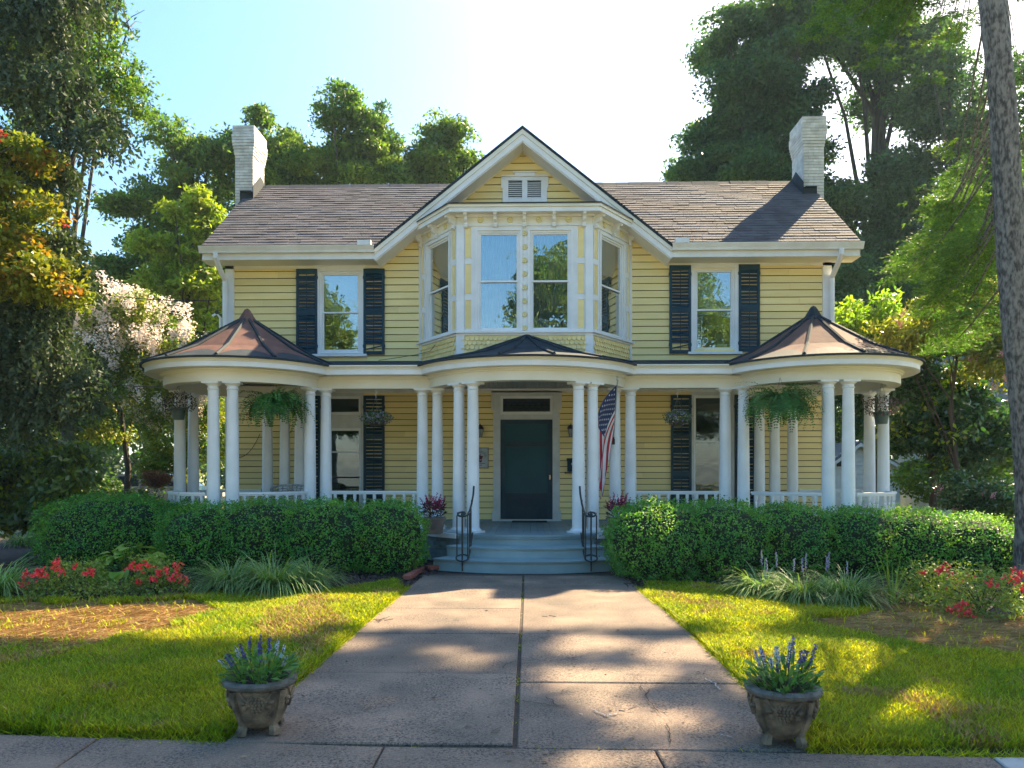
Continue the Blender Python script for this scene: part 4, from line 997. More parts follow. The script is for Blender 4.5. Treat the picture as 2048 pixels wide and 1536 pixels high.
m = MB(); m.box(-400, 400, -60, 800, -.6, -.05); struct('ground', m, pm('meadow_ground', (.15,.20,.05), (.20,.20,.07), scale=.8, rough=1, bump=.8, bscale=20))
ST_ = pm('sun_bleached_street', (.34,.33,.31), (.26,.25,.235), scale=1.5, rough=.95, bump=.3, bscale=60)
m = MB(); m.add([(-200,-14,-.045),(200,-14,-.045),(200,-1.5,-.045),(-200,-1.5,-.045)], [(0,1,2,3)]); struct('street', m, ST_)  # unseen street behind the camera, added to bounce sunlight onto the house front
m = MB(); m.box(-200, 200, -1.5, -1.35, -.1, .06); struct('kerb', m, ST_); m = MB(); m.box(-200, 200, -14.15, -14.0, -.1, .06); struct('kerb', m, ST_)
m = MB(); m.box(-200, 200, -17, -15.6, -.1, -.03); struct('far_sidewalk', m, ST_)
MULCH = pm('brown_mulch', (.065,.042,.035), (.030,.020,.018), scale=14, rough=1, bump=1, bscale=50)
m = MB(); m.add([(-13,8,-.03),(13,8,-.03),(13,22,-.03),(-13,22,-.03)], [(0,1,2,3)]); struct('mulch_bed', m, MULCH)
# sidewalk and walk edges, traced on the ground
WLp = [(850,1146),(789,1199),(722,1254),(621,1342),(536,1412),(449,1481)]; WRp = [(1246,1146),(1290,1190),(1328,1217),(1386,1268),(1486,1366),(1560,1440),(1614,1498)]
WLg = [G(*p) for p in WLp]; WRg = [G(*p) for p in WRp]
def xl_at(y): return float(np.interp(-y, [-p[1] for p in WLg], [p[0] for p in WLg]))
def xr_at(y): return float(np.interp(-y, [-p[1] for p in WRg], [p[0] for p in WRg]))
CONC = pm('worn_brown_concrete', (.27,.188,.13), (.125,.097,.072), scale=1.6, rough=.92, bump=.6, bscale=120, detail=12, contrast=(.34,.70), rnd=.10)
CONC2 = pm('pale_new_concrete', (.36,.36,.34), (.28,.28,.27), scale=3, rough=.9, bump=.4, bscale=90, detail=8)
def concrete(mat, stain=(.045,.036,.03), pit=True):
    N = mat.node_tree.nodes; L = mat.node_tree.links; b = N['Principled BSDF']; src = b.inputs['Base Color'].links[0].from_socket; g = N.new('ShaderNodeNewGeometry')
    n = N.new('ShaderNodeTexNoise'); n.inputs['Scale'].default_value = 60; n.inputs['Detail'].default_value = 8; n.inputs['Roughness'].default_value = .7; L.new(g.outputs['Position'], n.inputs[0])
    r = N.new('ShaderNodeMapRange'); r.inputs[1].default_value = .47; r.inputs[2].default_value = .58; r.inputs[4].default_value = .95; L.new(n.outputs[0], r.inputs[0])
    n2 = N.new('ShaderNodeTexNoise'); n2.inputs['Scale'].default_value = 2.3; n2.inputs['Detail'].default_value = 6; L.new(g.outputs['Position'], n2.inputs[0])
    r2 = N.new('ShaderNodeMapRange'); r2.inputs[1].default_value = .30; r2.inputs[2].default_value = .55; L.new(n2.outputs[0], r2.inputs[0])
    mu = N.new('ShaderNodeMath'); mu.operation = 'MULTIPLY'; L.new(r.outputs[0], mu.inputs[0]); L.new(r2.outputs[0], mu.inputs[1])
    mx = N.new('ShaderNodeMix'); mx.data_type = 'RGBA'; mx.inputs[7].default_value = (*stain, 1); L.new(mu.outputs[0], mx.inputs[0]); L.new(src, mx.inputs[6])
    n3 = N.new('ShaderNodeTexNoise'); n3.inputs['Scale'].default_value = 160; n3.inputs['Detail'].default_value = 2; L.new(g.outputs['Position'], n3.inputs[0])
    r3 = N.new('ShaderNodeMapRange'); r3.inputs[1].default_value = .6; r3.inputs[2].default_value = .72; r3.inputs[4].default_value = .6; L.new(n3.outputs[0], r3.inputs[0])
    mx2 = N.new('ShaderNodeMix'); mx2.data_type = 'RGBA'; mx2.inputs[7].default_value = (.42,.38,.33,1); L.new(r3.outputs[0], mx2.inputs[0]); L.new(mx.outputs[2], mx2.inputs[6]); L.new(mx2.outputs[2], b.inputs['Base Color'])
concrete(CONC)
m = MB(); m.add([(x, y, -.012) for x, y in ([G(449,1481)]+[(-9, 4.2), (-9, 1.5), (9, 1.5), (9, 4.05)]+WRg[::-1]+WLg[:-1])], [tuple(range(4+1+len(WRg)+len(WLg)-1))]); m.f[0] = m.f[0][::-1]; walk = struct('walkway', m, SOIL)
yj = {0: [G(0,y)[1] for y in (1148, 1163, 1213, 1262.5, 1341, 1482)], 1: [G(0,y)[1] for y in (1148, 1163, 1263, 1358, 1488)]}
def xc_at(y): a = G(1047, 1150); b = G(1030, 1482); return a[0]+(b[0]-a[0])*(y-a[1])/(b[1]-a[1])
def slabpiece(name, poly, par, mat=CONC, dz=0., tilt=(0,0)):
    m = MB(); b = .006; c = (sum(p[0] for p in poly)/len(poly), sum(p[1] for p in poly)/len(poly)); n = len(poly)
    top = [(c[0]+(p[0]-c[0])*(1-.010), c[1]+(p[1]-c[1])*(1-.010), dz+(p[0]-c[0])*tilt[0]+(p[1]-c[1])*tilt[1]) for p in poly]; low = [(p[0], p[1], -.05) for p in poly]; mid = [(p[0], p[1], t[2]-.007) for p, t in zip(poly, top)]
    m.add(top+mid+low, [tuple(range(n))]+[((i+1)%n, i, i+n, (i+1)%n+n) for i in range(n)]+[((i+1)%n+n, i+n, i+2*n, (i+1)%n+2*n) for i in range(n)])
    if sum((poly[i][0]*poly[(i+1)%n][1]-poly[(i+1)%n][0]*poly[i][1]) for i in range(n)) < 0: m.f = [f[::-1] for f in m.f]
    return m.build(name, mat, par)
for s in (0, 1):
    ys = yj[s]
    for i, (ya, yb) in enumerate(zip(ys, ys[1:])):
        g = .006; ya, yb = ya-g, yb+g
        if ya-yb < .02: continue
        k = [yb+(ya-yb)*t for t in (0,.25,.5,.75,1)]
        if s == 0: poly = [(xl_at(y)+.01, y) for y in k]+[(xc_at(y)-.014, y) for y in k[::-1]]
        else: poly = [(xc_at(y)+.014, y) for y in k]+[(xr_at(y)-.01, y) for y in k[::-1]]
        slabpiece('slab', poly, walk, CONC, random.uniform(-.003, .004), (random.uniform(-.002,.002), random.uniform(-.002,.002)))
# pavement strip across the front
sdw = MB(); sdw.add([(-9, 1.2, -.014), (9, 1.2, -.014), (9, 4.1, -.014), (-9, 4.25, -.014)], [(0,1,2,3)]); side_w = struct('sidewalk', sdw, SOIL)
yt = lambda x: float(np.interp(x, [-9, G(0,1462)[0], G(449,1482)[0], G(1614,1499)[0], G(2048,1499)[0], 9], [4.4, G(0,1462)[1], G(0,1484)[1], G(0,1491)[1], G(0,1499)[1], 4.0]))
def jx(a, b):  # joint through two picture points
    p, q = G(*a), G(*b); return lambda y: p[0]+(q[0]-p[0])*(y-p[1])/(q[1]-p[1])
J = [jx((-330,1484),(-480,1536)), jx((200,1475),(110,1536)), jx((772,1486),(745,1536)), jx((1305,1492),(1330,1536)), jx((1965,1500),(2010,1536)), jx((2600,1500),(2680,1536))]
for i in range(len(J)-1):
    pl = []
    for Jf, o in ((J[i], .006), (J[i+1], -.006)):
        y1 = 4.2
        for _ in range(4): y1 = yt(Jf(y1))-.008
        pl.append(((Jf(1.4)+o, 1.4), (Jf(y1)+o, y1)))
    slabpiece('slab', [pl[0][0], pl[1][0], pl[1][1], pl[0][1]], side_w, CONC2 if i == 4 else CONC, .002+.001*i)
# cracks: thin dark openings in the slabs
CRK = pm('crack_dark', (.02,.015,.012), (.035,.028,.02), scale=30, rough=1)
CRKL = pm('mortar_patch', (.34,.33,.31), (.26,.25,.23), scale=30, rough=1)
def crack(pts, w=.006, mat=CRK, z=.0085):
    q = [];
    for a, b in zip(pts, pts[1:]):
        for t in np.linspace(0, 1, 7)[:-1]: q.append((a[0]+(b[0]-a[0])*t+random.uniform(-2.2,2.2), a[1]+(b[1]-a[1])*t+random.uniform(-1,1)))
    q.append(pts[-1]); g = [Vector((*G(*p), z)) for p in q]; m = MB(); vs = []
    for i, p in enumerate(g):
        d = (g[min(i+1,len(g)-1)]-g[max(i-1,0)]).normalized(); n = Vector((-d.y, d.x, 0))*w*.5*random.uniform(.5, 1.3)*(1 if 0 < i < len(g)-1 else .3); vs += [p+n, p-n]
    m.add(vs, [(2*i, 2*i+1, 2*i+3, 2*i+2) for i in range(len(g)-1)]); o = m.build('crack', mat, walk); return o
for c in ([(1035,1403),(1060,1406),(1095,1412),(1130,1418)], [(1090,1395),(1105,1402),(1110,1413),(1140,1412)], [(1004,1338),(1012,1330),(1035,1324)], [(1290,1395),(1300,1380),(1340,1378)], [(1333,1450),(1340,1470),(1341,1490)], [(1256,1350),(1300,1352),(1345,1353),(1390,1358)], [(1310,1415),(1340,1430)], [(1280,1370),(1300,1405),(1322,1432)],[(960,1147),(968,1152),(962,1156)]): crack(c, .007)
for c in ([(1410,1358),(1430,1370),(1440,1382)], [(1440,1470),(1465,1478)], [(1206,1434),(1220,1432),(1235,1428)], [(1160,1428),(1165,1432)], [(1180,1420),(1230,1440)]): crack(c, .011, CRKL)
# brick edging by the bed
for k, (a, b) in enumerate((((812,1160),(828,1151)), ((829,1150),(843,1141)), ((852,1140),(876,1138)))):
    p, q = Vector((*G(*a), 0)), Vector((*G(*b), 0)); c = (p+q)/2; d = q-p
    m = MB(); m.box(-d.length/2+.01, d.length/2-.01, -.05, .05, 0, .06); o = m.build('edging_brick', BRICKR); o.location = c; o.rotation_euler = (R(random.uniform(-3,3)), 0, math.atan2(d.y, d.x))
    tag(o, ('red edging brick beside the walkway, farthest from the steps', 'red edging brick beside the walkway, middle one of three', 'red edging brick lying flat against the left cheek wall')[k], 'brick', 'red edging bricks')
# ------------------------------------------------------------------ lawns
GR1 = leafmat('lawn_grass', (.20,.275,.020), (.37,.37,.028), scale=1.3, trans=.45, tcol=(1.6,1.6,.3), rough=.6, rnd=.5, hue=.03, spec=.12)
DRY = leafmat('dry_straw_grass', (.44,.29,.12), (.31,.19,.07), scale=3, trans=.15, tcol=(1.1,.9,.6), rough=.8, rnd=.35, hue=.015, spec=.1)
TURF = pm('turf_soil', (.05,.085,.014), (.075,.075,.022), scale=14, rough=1, bump=1, bscale=80)
lawnL = [G(-500,1455), G(0,1461), G(445,1480), G(536,1410), G(621,1340), G(722,1252), G(789,1197), G(806,1178), G(790,1163), G(660,1180), G(560,1190), G(400,1186), G(330,1196), G(150,1206), G(0,1198), G(-500,1190)]
lawnR = [G(1618,1498), G(2048,1499), G(2500,1499), G(2500,1290), G(2048,1275), G(1900,1222), G(1780,1213), G(1600,1200), G(1480,1180), G(1400,1170), G(1292,1166), G(1290,1188), G(1328,1215), G(1386,1266), G(1486,1364), G(1560,1440)]
strawL = [G(-500,1312), G(0,1314), G(110,1308), G(250,1284), G(350,1260), G(455,1222), G(380,1202), G(240,1206), G(100,1212), G(0,1212), G(-500,1210)]
strawR = [G(1640,1246), G(1720,1274), G(1800,1286), G(1900,1306), G(2048,1320), G(2500,1310), G(2500,1240), G(2048,1238), G(1900,1222), G(1790,1210), G(1740,1218)]
STRAW = pm('straw_mat', (.50,.33,.14), (.27,.17,.07), scale=5, rough=1, bump=1, bscale=70, stretch=(1,2.5,1))
for nm, lw, stw in (('lawn', lawnL, strawL), ('lawn', lawnR, strawR)):
    m = MB(); m.add([(x, y, -.008) for x, y in lw], [tuple(range(len(lw)))])
    o = struct(nm, m, TURF)
    x = np.array([p[0] for p in lw]); y = np.array([p[1] for p in lw]); x0, x1, y0, y1 = x.min(), x.max(), y.min(), y.max()
    x0 = max(x0, -8.2); x1 = min(x1, 8.2)
    n = 900000; px_ = rng.uniform(x0, x1, n); 
    v_ = rng.random(n); py_ = y0*(y1/y0)**v_         # denser near the camera, like the eye sees it
    vis = np.abs(px_) < py_*.74+.3
    keep = inpoly(px_, py_, lw) & vis
    px_, py_ = px_[keep], py_[keep]; st = inpoly(px_+(vnoise(px_,py_,3,4)-.5)*.5, py_+(vnoise(px_,py_,3,5)-.5)*.5, stw)
    thin = vnoise(px_, py_, 2.2, 9); keep2 = np.where(st, rng.random(len(px_)) < (.015+.08*(thin > .78)), (rng.random(len(px_)) < .55+.45*(thin > .30)))
    gx, gy = px_[keep2], py_[keep2]; cap_n = 135000
    if len(gx) > cap_n: i = rng.permutation(len(gx))[:cap_n]; gx, gy = gx[i], gy[i]
    n = len(gx); far = np.clip((gy-4)/6, 0, 1); h = rng.uniform(.03, .085, n)*(1+.6*(vnoise(gx,gy,1.3,2)-.5)); wd = .0065+.006*far
    az = rng.uniform(0, 2*np.pi, n); lean = rng.uniform(.3, 1.5, n)*h
    pos = np.stack([gx, gy, np.full(n, -.008)], 1); tip = pos+np.stack([np.cos(az)*lean, np.sin(az)*lean, h], 1)
    # blade = quad: wide base, wide middle bent, narrow tip -> two triangles sharing an edge
    side = np.stack([-np.sin(az), np.cos(az), np.zeros(n)], 1)*wd[:, None]
    mid = (pos+tip)/2+np.array([0,0,1.])*(h*.18)[:, None]
    v = np.stack([pos-side*.4, mid+side*.5, tip, mid-side*.5], 1).reshape(-1, 3)
    dry = (vnoise(gx,gy,2.8,11) > .82) & (rng.random(n) < .5) | (rng.random(n) < .03) | (inpoly(gx, gy, [G(540,1225), G(640,1218), G(700,1250), G(640,1300), G(520,1290)]) & (nm == 'lawn') & (rng.random(n) < .55))
    me = from_np('grass', v, quads=np.arange(n*4).reshape(-1, 4), mats=[GR1, DRY], midx=dry.astype(int)); g = link('grass', me)
    side_name = 'left' if lw is lawnL else 'right'
    tag(g, f'short mown grass of the {side_name} lawn, patchy yellow green', 'grass', kind='stuff')
    # straw patch
    m = MB(); m.add([(x_, y_, -.004) for x_, y_ in stw], [tuple(range(len(stw)))]); o = struct('straw_patch', m, STRAW)
    n = 60000; sx = rng.uniform(max(-8, min(p[0] for p in stw)), min(8, max(p[0] for p in stw)), n); syy = rng.uniform(min(p[1] for p in stw), max(p[1] for p in stw), n)
    k = inpoly(sx+(vnoise(sx,syy,3,4)-.5)*.6, syy+(vnoise(sx,syy,3,5)-.5)*.5, stw) & (np.abs(sx) < syy*.74+.2); sx, syy = sx[k][:26000], syy[k][:26000]; n = len(sx)
    az = rng.normal(0, .7, n)+np.pi*.0; L = rng.uniform(.06, .22, n); pos = np.stack([sx, syy, rng.uniform(0, .02, n)], 1); tip = pos+np.stack([np.cos(az)*L, np.sin(az)*L, rng.normal(0, .012, n)], 1)
    v, f = blades(pos, tip, .006); g = link('straw', from_np('straw', v, tris=f, mats=[DRY]))
    tag(g, f'loose dry straw spread over bare ground on the {side_name} lawn', 'straw', kind='stuff')
# ragged grass tufts hanging over the edges of the paving
ex = []
for pts, s in ((WLg, -1), (WRg, 1)):
    for a, b in zip(pts, pts[1:]):
        L = math.dist(a, b)
        for k in range(int(L*420)): t = random.random(); ex.append((a[0]+(b[0]-a[0])*t+s*random.uniform(-.02,.05), a[1]+(b[1]-a[1])*t))
for xa, xb in ((-6, G(449,1481)[0]), (G(1618,1498)[0], 6)):
    for k in range(int((xb-xa)*420)): x_ = random.uniform(xa, xb); ex.append((x_, yt(x_)+random.uniform(-.02, .05)))
ex = np.array([e for e in ex if e[1] < 9.8]); n = len(ex); az = rng.uniform(0, 2*np.pi, n); h = rng.uniform(.02, .065, n); l_ = rng.uniform(.02, .09, n)
pos = np.column_stack([ex, np.full(n, -.01)]); tip = pos+np.stack([np.cos(az)*l_, np.sin(az)*l_, h], 1); v, f = blades(pos, tip, .007)
tag(link('grass_edge', from_np('grass_edge', v, tris=f, mats=[GR1])), 'ragged grass tufts hanging over the edges of the walkway and sidewalk', 'grass', kind='stuff')
# mulch chips
CHIP = pm('bark_chips', (.12,.075,.06), (.05,.032,.028), scale=6, rough=1, rnd=.5)
for nm, poly, n, lab in (('mulch', [(-8.5,9.3),(-5,9.2),(-1.6,9.6),(-1.35,12),(-8.5,13.5)], 14000, 'brown bark mulch in the planting bed left of the steps'), ('mulch', [(1.3,9.8),(4.5,8.8),(8.5,8.2),(8.5,12),(1.3,12)], 12000, 'brown bark mulch in the planting bed right of the steps')):
    sx = rng.uniform(min(p[0] for p in poly), max(p[0] for p in poly), n*2); syy = rng.uniform(min(p[1] for p in poly), max(p[1] for p in poly), n*2); k = inpoly(sx, syy, poly); sx, syy = sx[k][:n], syy[k][:n]; n_ = len(sx)
    nn = unit(V2(n_)*.5+np.array([0,0,1.])); v, f = leaves(np.stack([sx, syy, rng.uniform(-.02, .02, n_)], 1), nn, rng.uniform(.03, .10, n_), rng.uniform(.012, .03, n_), .05)
    tag(link(nm, from_np(nm, v, quads=f, mats=[CHIP])), lab, 'mulch', kind='stuff')
# fallen twigs and leaves on the walk
m = MB()
for (px, py), n in (((765,1242), 9), ((1105,1234), 2), ((985,1465), 2), ((1240,1428), 2)):
    c = Vector((*G(px, py), .012))
    for k in range(n):
        d = Vector((random.uniform(-1,1), random.uniform(-1,1), .1)).normalized()*random.uniform(.04,.10); o_ = c+Vector((random.uniform(-.06,.06), random.uniform(-.06,.06), .002)); m.tube([o_, o_+d], .0035, 4)
o = m.build('twig_litter', pm('dead_leaf', (.20,.15,.11), (.12,.09,.07), rough=.9)); tag(o, 'dry twigs and curled leaves fallen on the walkway', 'litter', kind='stuff')
# ================================================================== HEDGES
HED = leafmat('boxwood_leaf', (.075,.25,.065), (.15,.34,.05), scale=3.2, trans=.34, tcol=(2.2,1.8,.3), rough=.55, rnd=.45, hue=.025, spec=.18)
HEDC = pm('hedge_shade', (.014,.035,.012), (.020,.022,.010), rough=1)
def hedge(name, lumps, dens, label, cat='bush', group='clipped round bushes in front of the porch', leaf=(.024,.046), mat=None, seed=1, core=.86):
    t = root(name, (lumps[0][0], lumps[0][1], 0), label, cat, group); base = Vector((lumps[0][0], lumps[0][1], 0))
    pos = []; nr = []
    for (cx, cy_, cz, rx, ry, rz_) in lumps:
        A = 4*math.pi*((rx*ry)**1.6/3+(rx*rz_)**1.6/3+(ry*rz_)**1.6/3)**(1/1.6); n = int(A*dens*.75); d = unit(V2(n)); p4 = np.sum(np.abs(d)**2.5, 1)**(1/2.5); d2 = d/p4[:, None]
        bumps = .06*np.sin(d[:,0]*9+cx*3)*np.sin(d[:,2]*8+cy_)+.05*np.sin(d[:,1]*13+d[:,0]*7+cz)+.035*np.sin(d[:,0]*27+3*d[:,2])*np.sin(d[:,2]*25)
        rr = 1+bumps-np.abs(rng.normal(0, .055, n)); q = d2*rr[:, None]*np.array([rx, ry, rz_])+np.array([cx, cy_, cz]); k = q[:, 2] > .02
        # drop leaves well inside another lump
        for (ax, ay, az_, bx_, by_, bz_) in lumps:
            if (ax, ay) != (cx, cy_): k &= np.sum(np.abs((q-np.array([ax, ay, az_]))/np.array([bx_, by_, bz_]))**3.2, 1) > .55
        pos.append(q[k]); nr.append(unit(d[k]/np.array([rx, ry, rz_])))
    pos = np.concatenate(pos); nr = np.concatenate(nr); i = rng.permutation(len(pos))[:len(pos)//8]; c_, d_ = pos[i]+nr[i]*rng.uniform(-.02, .055, len(i))[:, None], nr[i]; r_ = rng.integers(0, len(i), len(pos))
    cl_ = c_[r_]+rng.normal(0, .021, (len(pos), 3)); nc_ = unit(d_[r_]+(cl_-c_[r_])*28); m_ = (rng.random(len(pos)) < .58)[:, None]; pos = np.where(m_, cl_, pos); nr = np.where(m_, nc_, nr); n = len(pos); nn = unit(nr*1.0+V2(n)*.65+np.array([0,0,.35]))
    v, f = leaves(pos, nn, rng.uniform(*leaf, n), rng.uniform(leaf[0]*.6, leaf[1]*.62, n), .1)
    o = link('leaves', from_np('leaves', v, quads=f, mats=[mat or HED]), t)
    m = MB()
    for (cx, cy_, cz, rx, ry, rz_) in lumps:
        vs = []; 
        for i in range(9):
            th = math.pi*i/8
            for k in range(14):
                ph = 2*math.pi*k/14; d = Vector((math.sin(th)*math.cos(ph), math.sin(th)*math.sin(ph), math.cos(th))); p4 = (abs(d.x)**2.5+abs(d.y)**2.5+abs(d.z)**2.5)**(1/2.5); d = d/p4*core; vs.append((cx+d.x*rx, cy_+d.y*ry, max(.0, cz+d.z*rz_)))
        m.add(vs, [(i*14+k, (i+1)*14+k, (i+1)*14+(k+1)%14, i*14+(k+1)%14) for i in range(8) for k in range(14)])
    m.build('shade_core', HEDC, t)  # dark solid core added inside the leaves to block light coming through
    return t
def lump(pxl, pxr, pyt, pyb, Yf, depth):
    """ellipsoid whose front foot stands at Yf and which spans the given picture extents"""
    Yc = Yf+depth/2; xl_, xr_ = X(pxl, Yc), X(pxr, Yc); zt = Z(pyt, Yc); return ((xl_+xr_)/2, Yc, zt*.46, (xr_-xl_)/2, depth/2, zt*.54)
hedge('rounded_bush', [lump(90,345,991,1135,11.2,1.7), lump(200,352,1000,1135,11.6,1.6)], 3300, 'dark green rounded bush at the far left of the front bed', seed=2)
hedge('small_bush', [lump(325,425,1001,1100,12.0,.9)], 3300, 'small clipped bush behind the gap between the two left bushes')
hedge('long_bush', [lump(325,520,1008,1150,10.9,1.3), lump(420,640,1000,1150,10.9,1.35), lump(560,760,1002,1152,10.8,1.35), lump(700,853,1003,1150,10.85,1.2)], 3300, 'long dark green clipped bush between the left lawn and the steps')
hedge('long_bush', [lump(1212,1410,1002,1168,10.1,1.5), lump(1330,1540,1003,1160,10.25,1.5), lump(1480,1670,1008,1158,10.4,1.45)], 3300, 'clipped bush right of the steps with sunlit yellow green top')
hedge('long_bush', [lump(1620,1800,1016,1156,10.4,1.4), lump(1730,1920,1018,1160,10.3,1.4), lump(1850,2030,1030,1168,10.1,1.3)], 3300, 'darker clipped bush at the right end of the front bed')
# ================================================================== strap leaved clumps
LIR = leafmat('liriope_leaf', (.13,.25,.06), (.28,.36,.15), scale=8, trans=.35, rough=.45, rnd=.45, hue=.015, spec=.35)
STEMG = leafmat('green_stem', (.07,.12,.03), (.09,.13,.04), scale=8, trans=.2)
def strap_clump(name, x, y, r, h, n, label, cat='plant', group=None, mat=LIR, w=.017, bend=(1.3,2.5), spikes=0, spikec=None):
    t = root(name, (x, y, 0), label, cat, group); az = rng.uniform(0, 2*np.pi, n); rr = r*.32*np.sqrt(rng.random(n)); pos = np.stack([x+rr*np.cos(az), y+rr*np.sin(az)*.8, np.zeros(n)], 1)
    a2 = az+rng.normal(0, .5, n); el = rng.uniform(.75, 1.5, n); d = np.stack([np.cos(a2), np.sin(a2), el], 1); L = h*rng.uniform(.75, 1.5, n)
    v, f = arching(pos, d, L, rng.uniform(w*.6, w*1.2, n), rng.uniform(*bend, n), 4); link('leaves', from_np('leaves', v, quads=f, mats=[mat]), t)
    for k in range(spikes):
        a = random.uniform(0, 6.28); rr = r*.5*math.sqrt(random.random()); b = Vector((x+rr*math.cos(a), y+rr*math.sin(a), 0)); tp = b+Vector((random.uniform(-.05,.05), random.uniform(-.05,.05), h*random.uniform(.95,1.2)))
        m = MB(); m.tube([b, tp], .004, 4); nn_ = 26; 
        m2 = MB()
        for q in range(nn_): c = b.lerp(tp, .68+.32*q/nn_); m2.sphere((c.x+random.uniform(-.008,.008), c.y+random.uniform(-.008,.008), c.z), .007, 4)
        so_ = m.build('stem', STEMG, t); m2.build('flower_spike', spikec or pm('lilac_flower', (.30,.25,.42), (.38,.34,.46), rough=.7), so_)
    return t
gl = 'grassy liriope clumps along the beds'
def gp(px, py): return G(px, py)
for i, (px, py, r, h, n, lab) in enumerate((
    (462,1182,.46,.58,600,'grassy clump, leftmost of three in front of the long left bush'), (548,1184,.46,.64,620,'tallest grassy clump, middle of three in front of the long left bush'), (624,1176,.36,.48,380,'smaller grassy clump, rightmost of three in front of the long left bush'),
    (-5,1192,.46,.58,480,'grassy clump at the left edge beside the red roses'),
    (1525,1192,.48,.46,560,'spreading grassy clump, leftmost of three in front of the right bushes'), (1610,1204,.48,.48,600,'spreading grassy clump, middle of three in front of the right bushes'), (1692,1207,.50,.50,600,'spreading grassy clump with lilac spikes, rightmost of three before the right bushes'))):
    g = gp(px, py); strap_clump('grassy_clump', g[0], g[1], r, h, n, lab, 'grassy plant', gl, spikes=3 if i >= 4 else 0)
for px, py, lab in ((40,1090,'dim grassy clump in the shade at far left behind the mulch'), (85,1082,'dim grassy clump beside the dark shrub at far left')):
    g = gp(px, py); strap_clump('grassy_clump', g[0], g[1], .5, .45, 260, lab, 'grassy plant', gl, w=.02)
g = gp(1785,1212); strap_clump('iris_plant', g[0], g[1], .10, .55, 14, 'single upright tuft of light green blades at the edge of the right lawn', 'plant', None, leafmat('light_blade', (.18,.28,.04), (.24,.32,.05)), .02, (.0,.6))
# hosta: broad leaves
def hosta(x, y, h, n, label, mat, L=(.16,.24)):
    t = root('hosta', (x, y, 0), label, 'hosta', 'hostas in the left bed'); az = rng.uniform(0, 2*np.pi, n); u_ = np.sqrt(rng.random(n)); rr = h*.9*u_; z = h*(1-.75*u_**2)*rng.uniform(.75, 1.0, n)
    pos = np.stack([x+rr*np.cos(az), y+rr*np.sin(az), z], 1); out = np.stack([np.cos(az), np.sin(az), -.35-.5*u_], 1); nn = unit(np.stack([np.cos(az)*.6*u_, np.sin(az)*.6*u_, np.ones(n)], 1)+V2(n)*.25)
    Ls = rng.uniform(*L, n)[:, None]; t_ = unit(out-nn*np.sum(out*nn, 1, keepdims=True)); b = np.cross(nn, t_); W = Ls*.72
    P0 = pos; P1 = pos+t_*Ls*.3+nn*Ls*.05; P2 = pos+t_*Ls*.65+nn*Ls*.04; P3 = pos+t_*Ls
    v = np.stack([P0, P1+b*W*.45+nn*Ls*.06, P1, P1-b*W*.45+nn*Ls*.06, P2+b*W*.38, P2, P2-b*W*.38, P3-nn*Ls*.08], 1).reshape(-1, 3)
    k = (np.arange(n)*8)[:, None, None]; q = np.array([[0,2,1,1],[0,3,2,2],[1,2,5,4],[2,3,6,5],[4,5,7,7],[5,6,7,7]]); tri = np.array([[0,2,1],[0,3,2],[1,2,5],[1,5,4],[2,3,6],[2,6,5],[4,5,7],[5,6,7]])[None]
    link('leaves', from_np('leaves', v, tris=(k+tri).reshape(-1, 3), mats=[mat], smooth=False), t); 
    m = MB()
    for i in range(0, n, 3): m.tube([(x+random.uniform(-.03,.03), y+random.uniform(-.03,.03), 0), tuple(pos[i])], .005, 4)
    m.build('stalks', STEMG, t); return t
HOS = leafmat('hosta_leaf', (.20,.30,.035), (.30,.38,.06), scale=5, trans=.35, rough=.4, rnd=.25)
g = gp(232,1165); hosta(g[0]+.0, g[1]+.35, .50, 90, 'large bright green hosta between the two red rose bushes', HOS)
g = gp(80,1130); hosta(g[0], g[1]+.1, .30, 40, 'small dark green hosta in the left bed near the mulch', leafmat('hosta_dark', (.05,.13,.03), (.08,.17,.035), scale=5, trans=.3), (.12,.18))
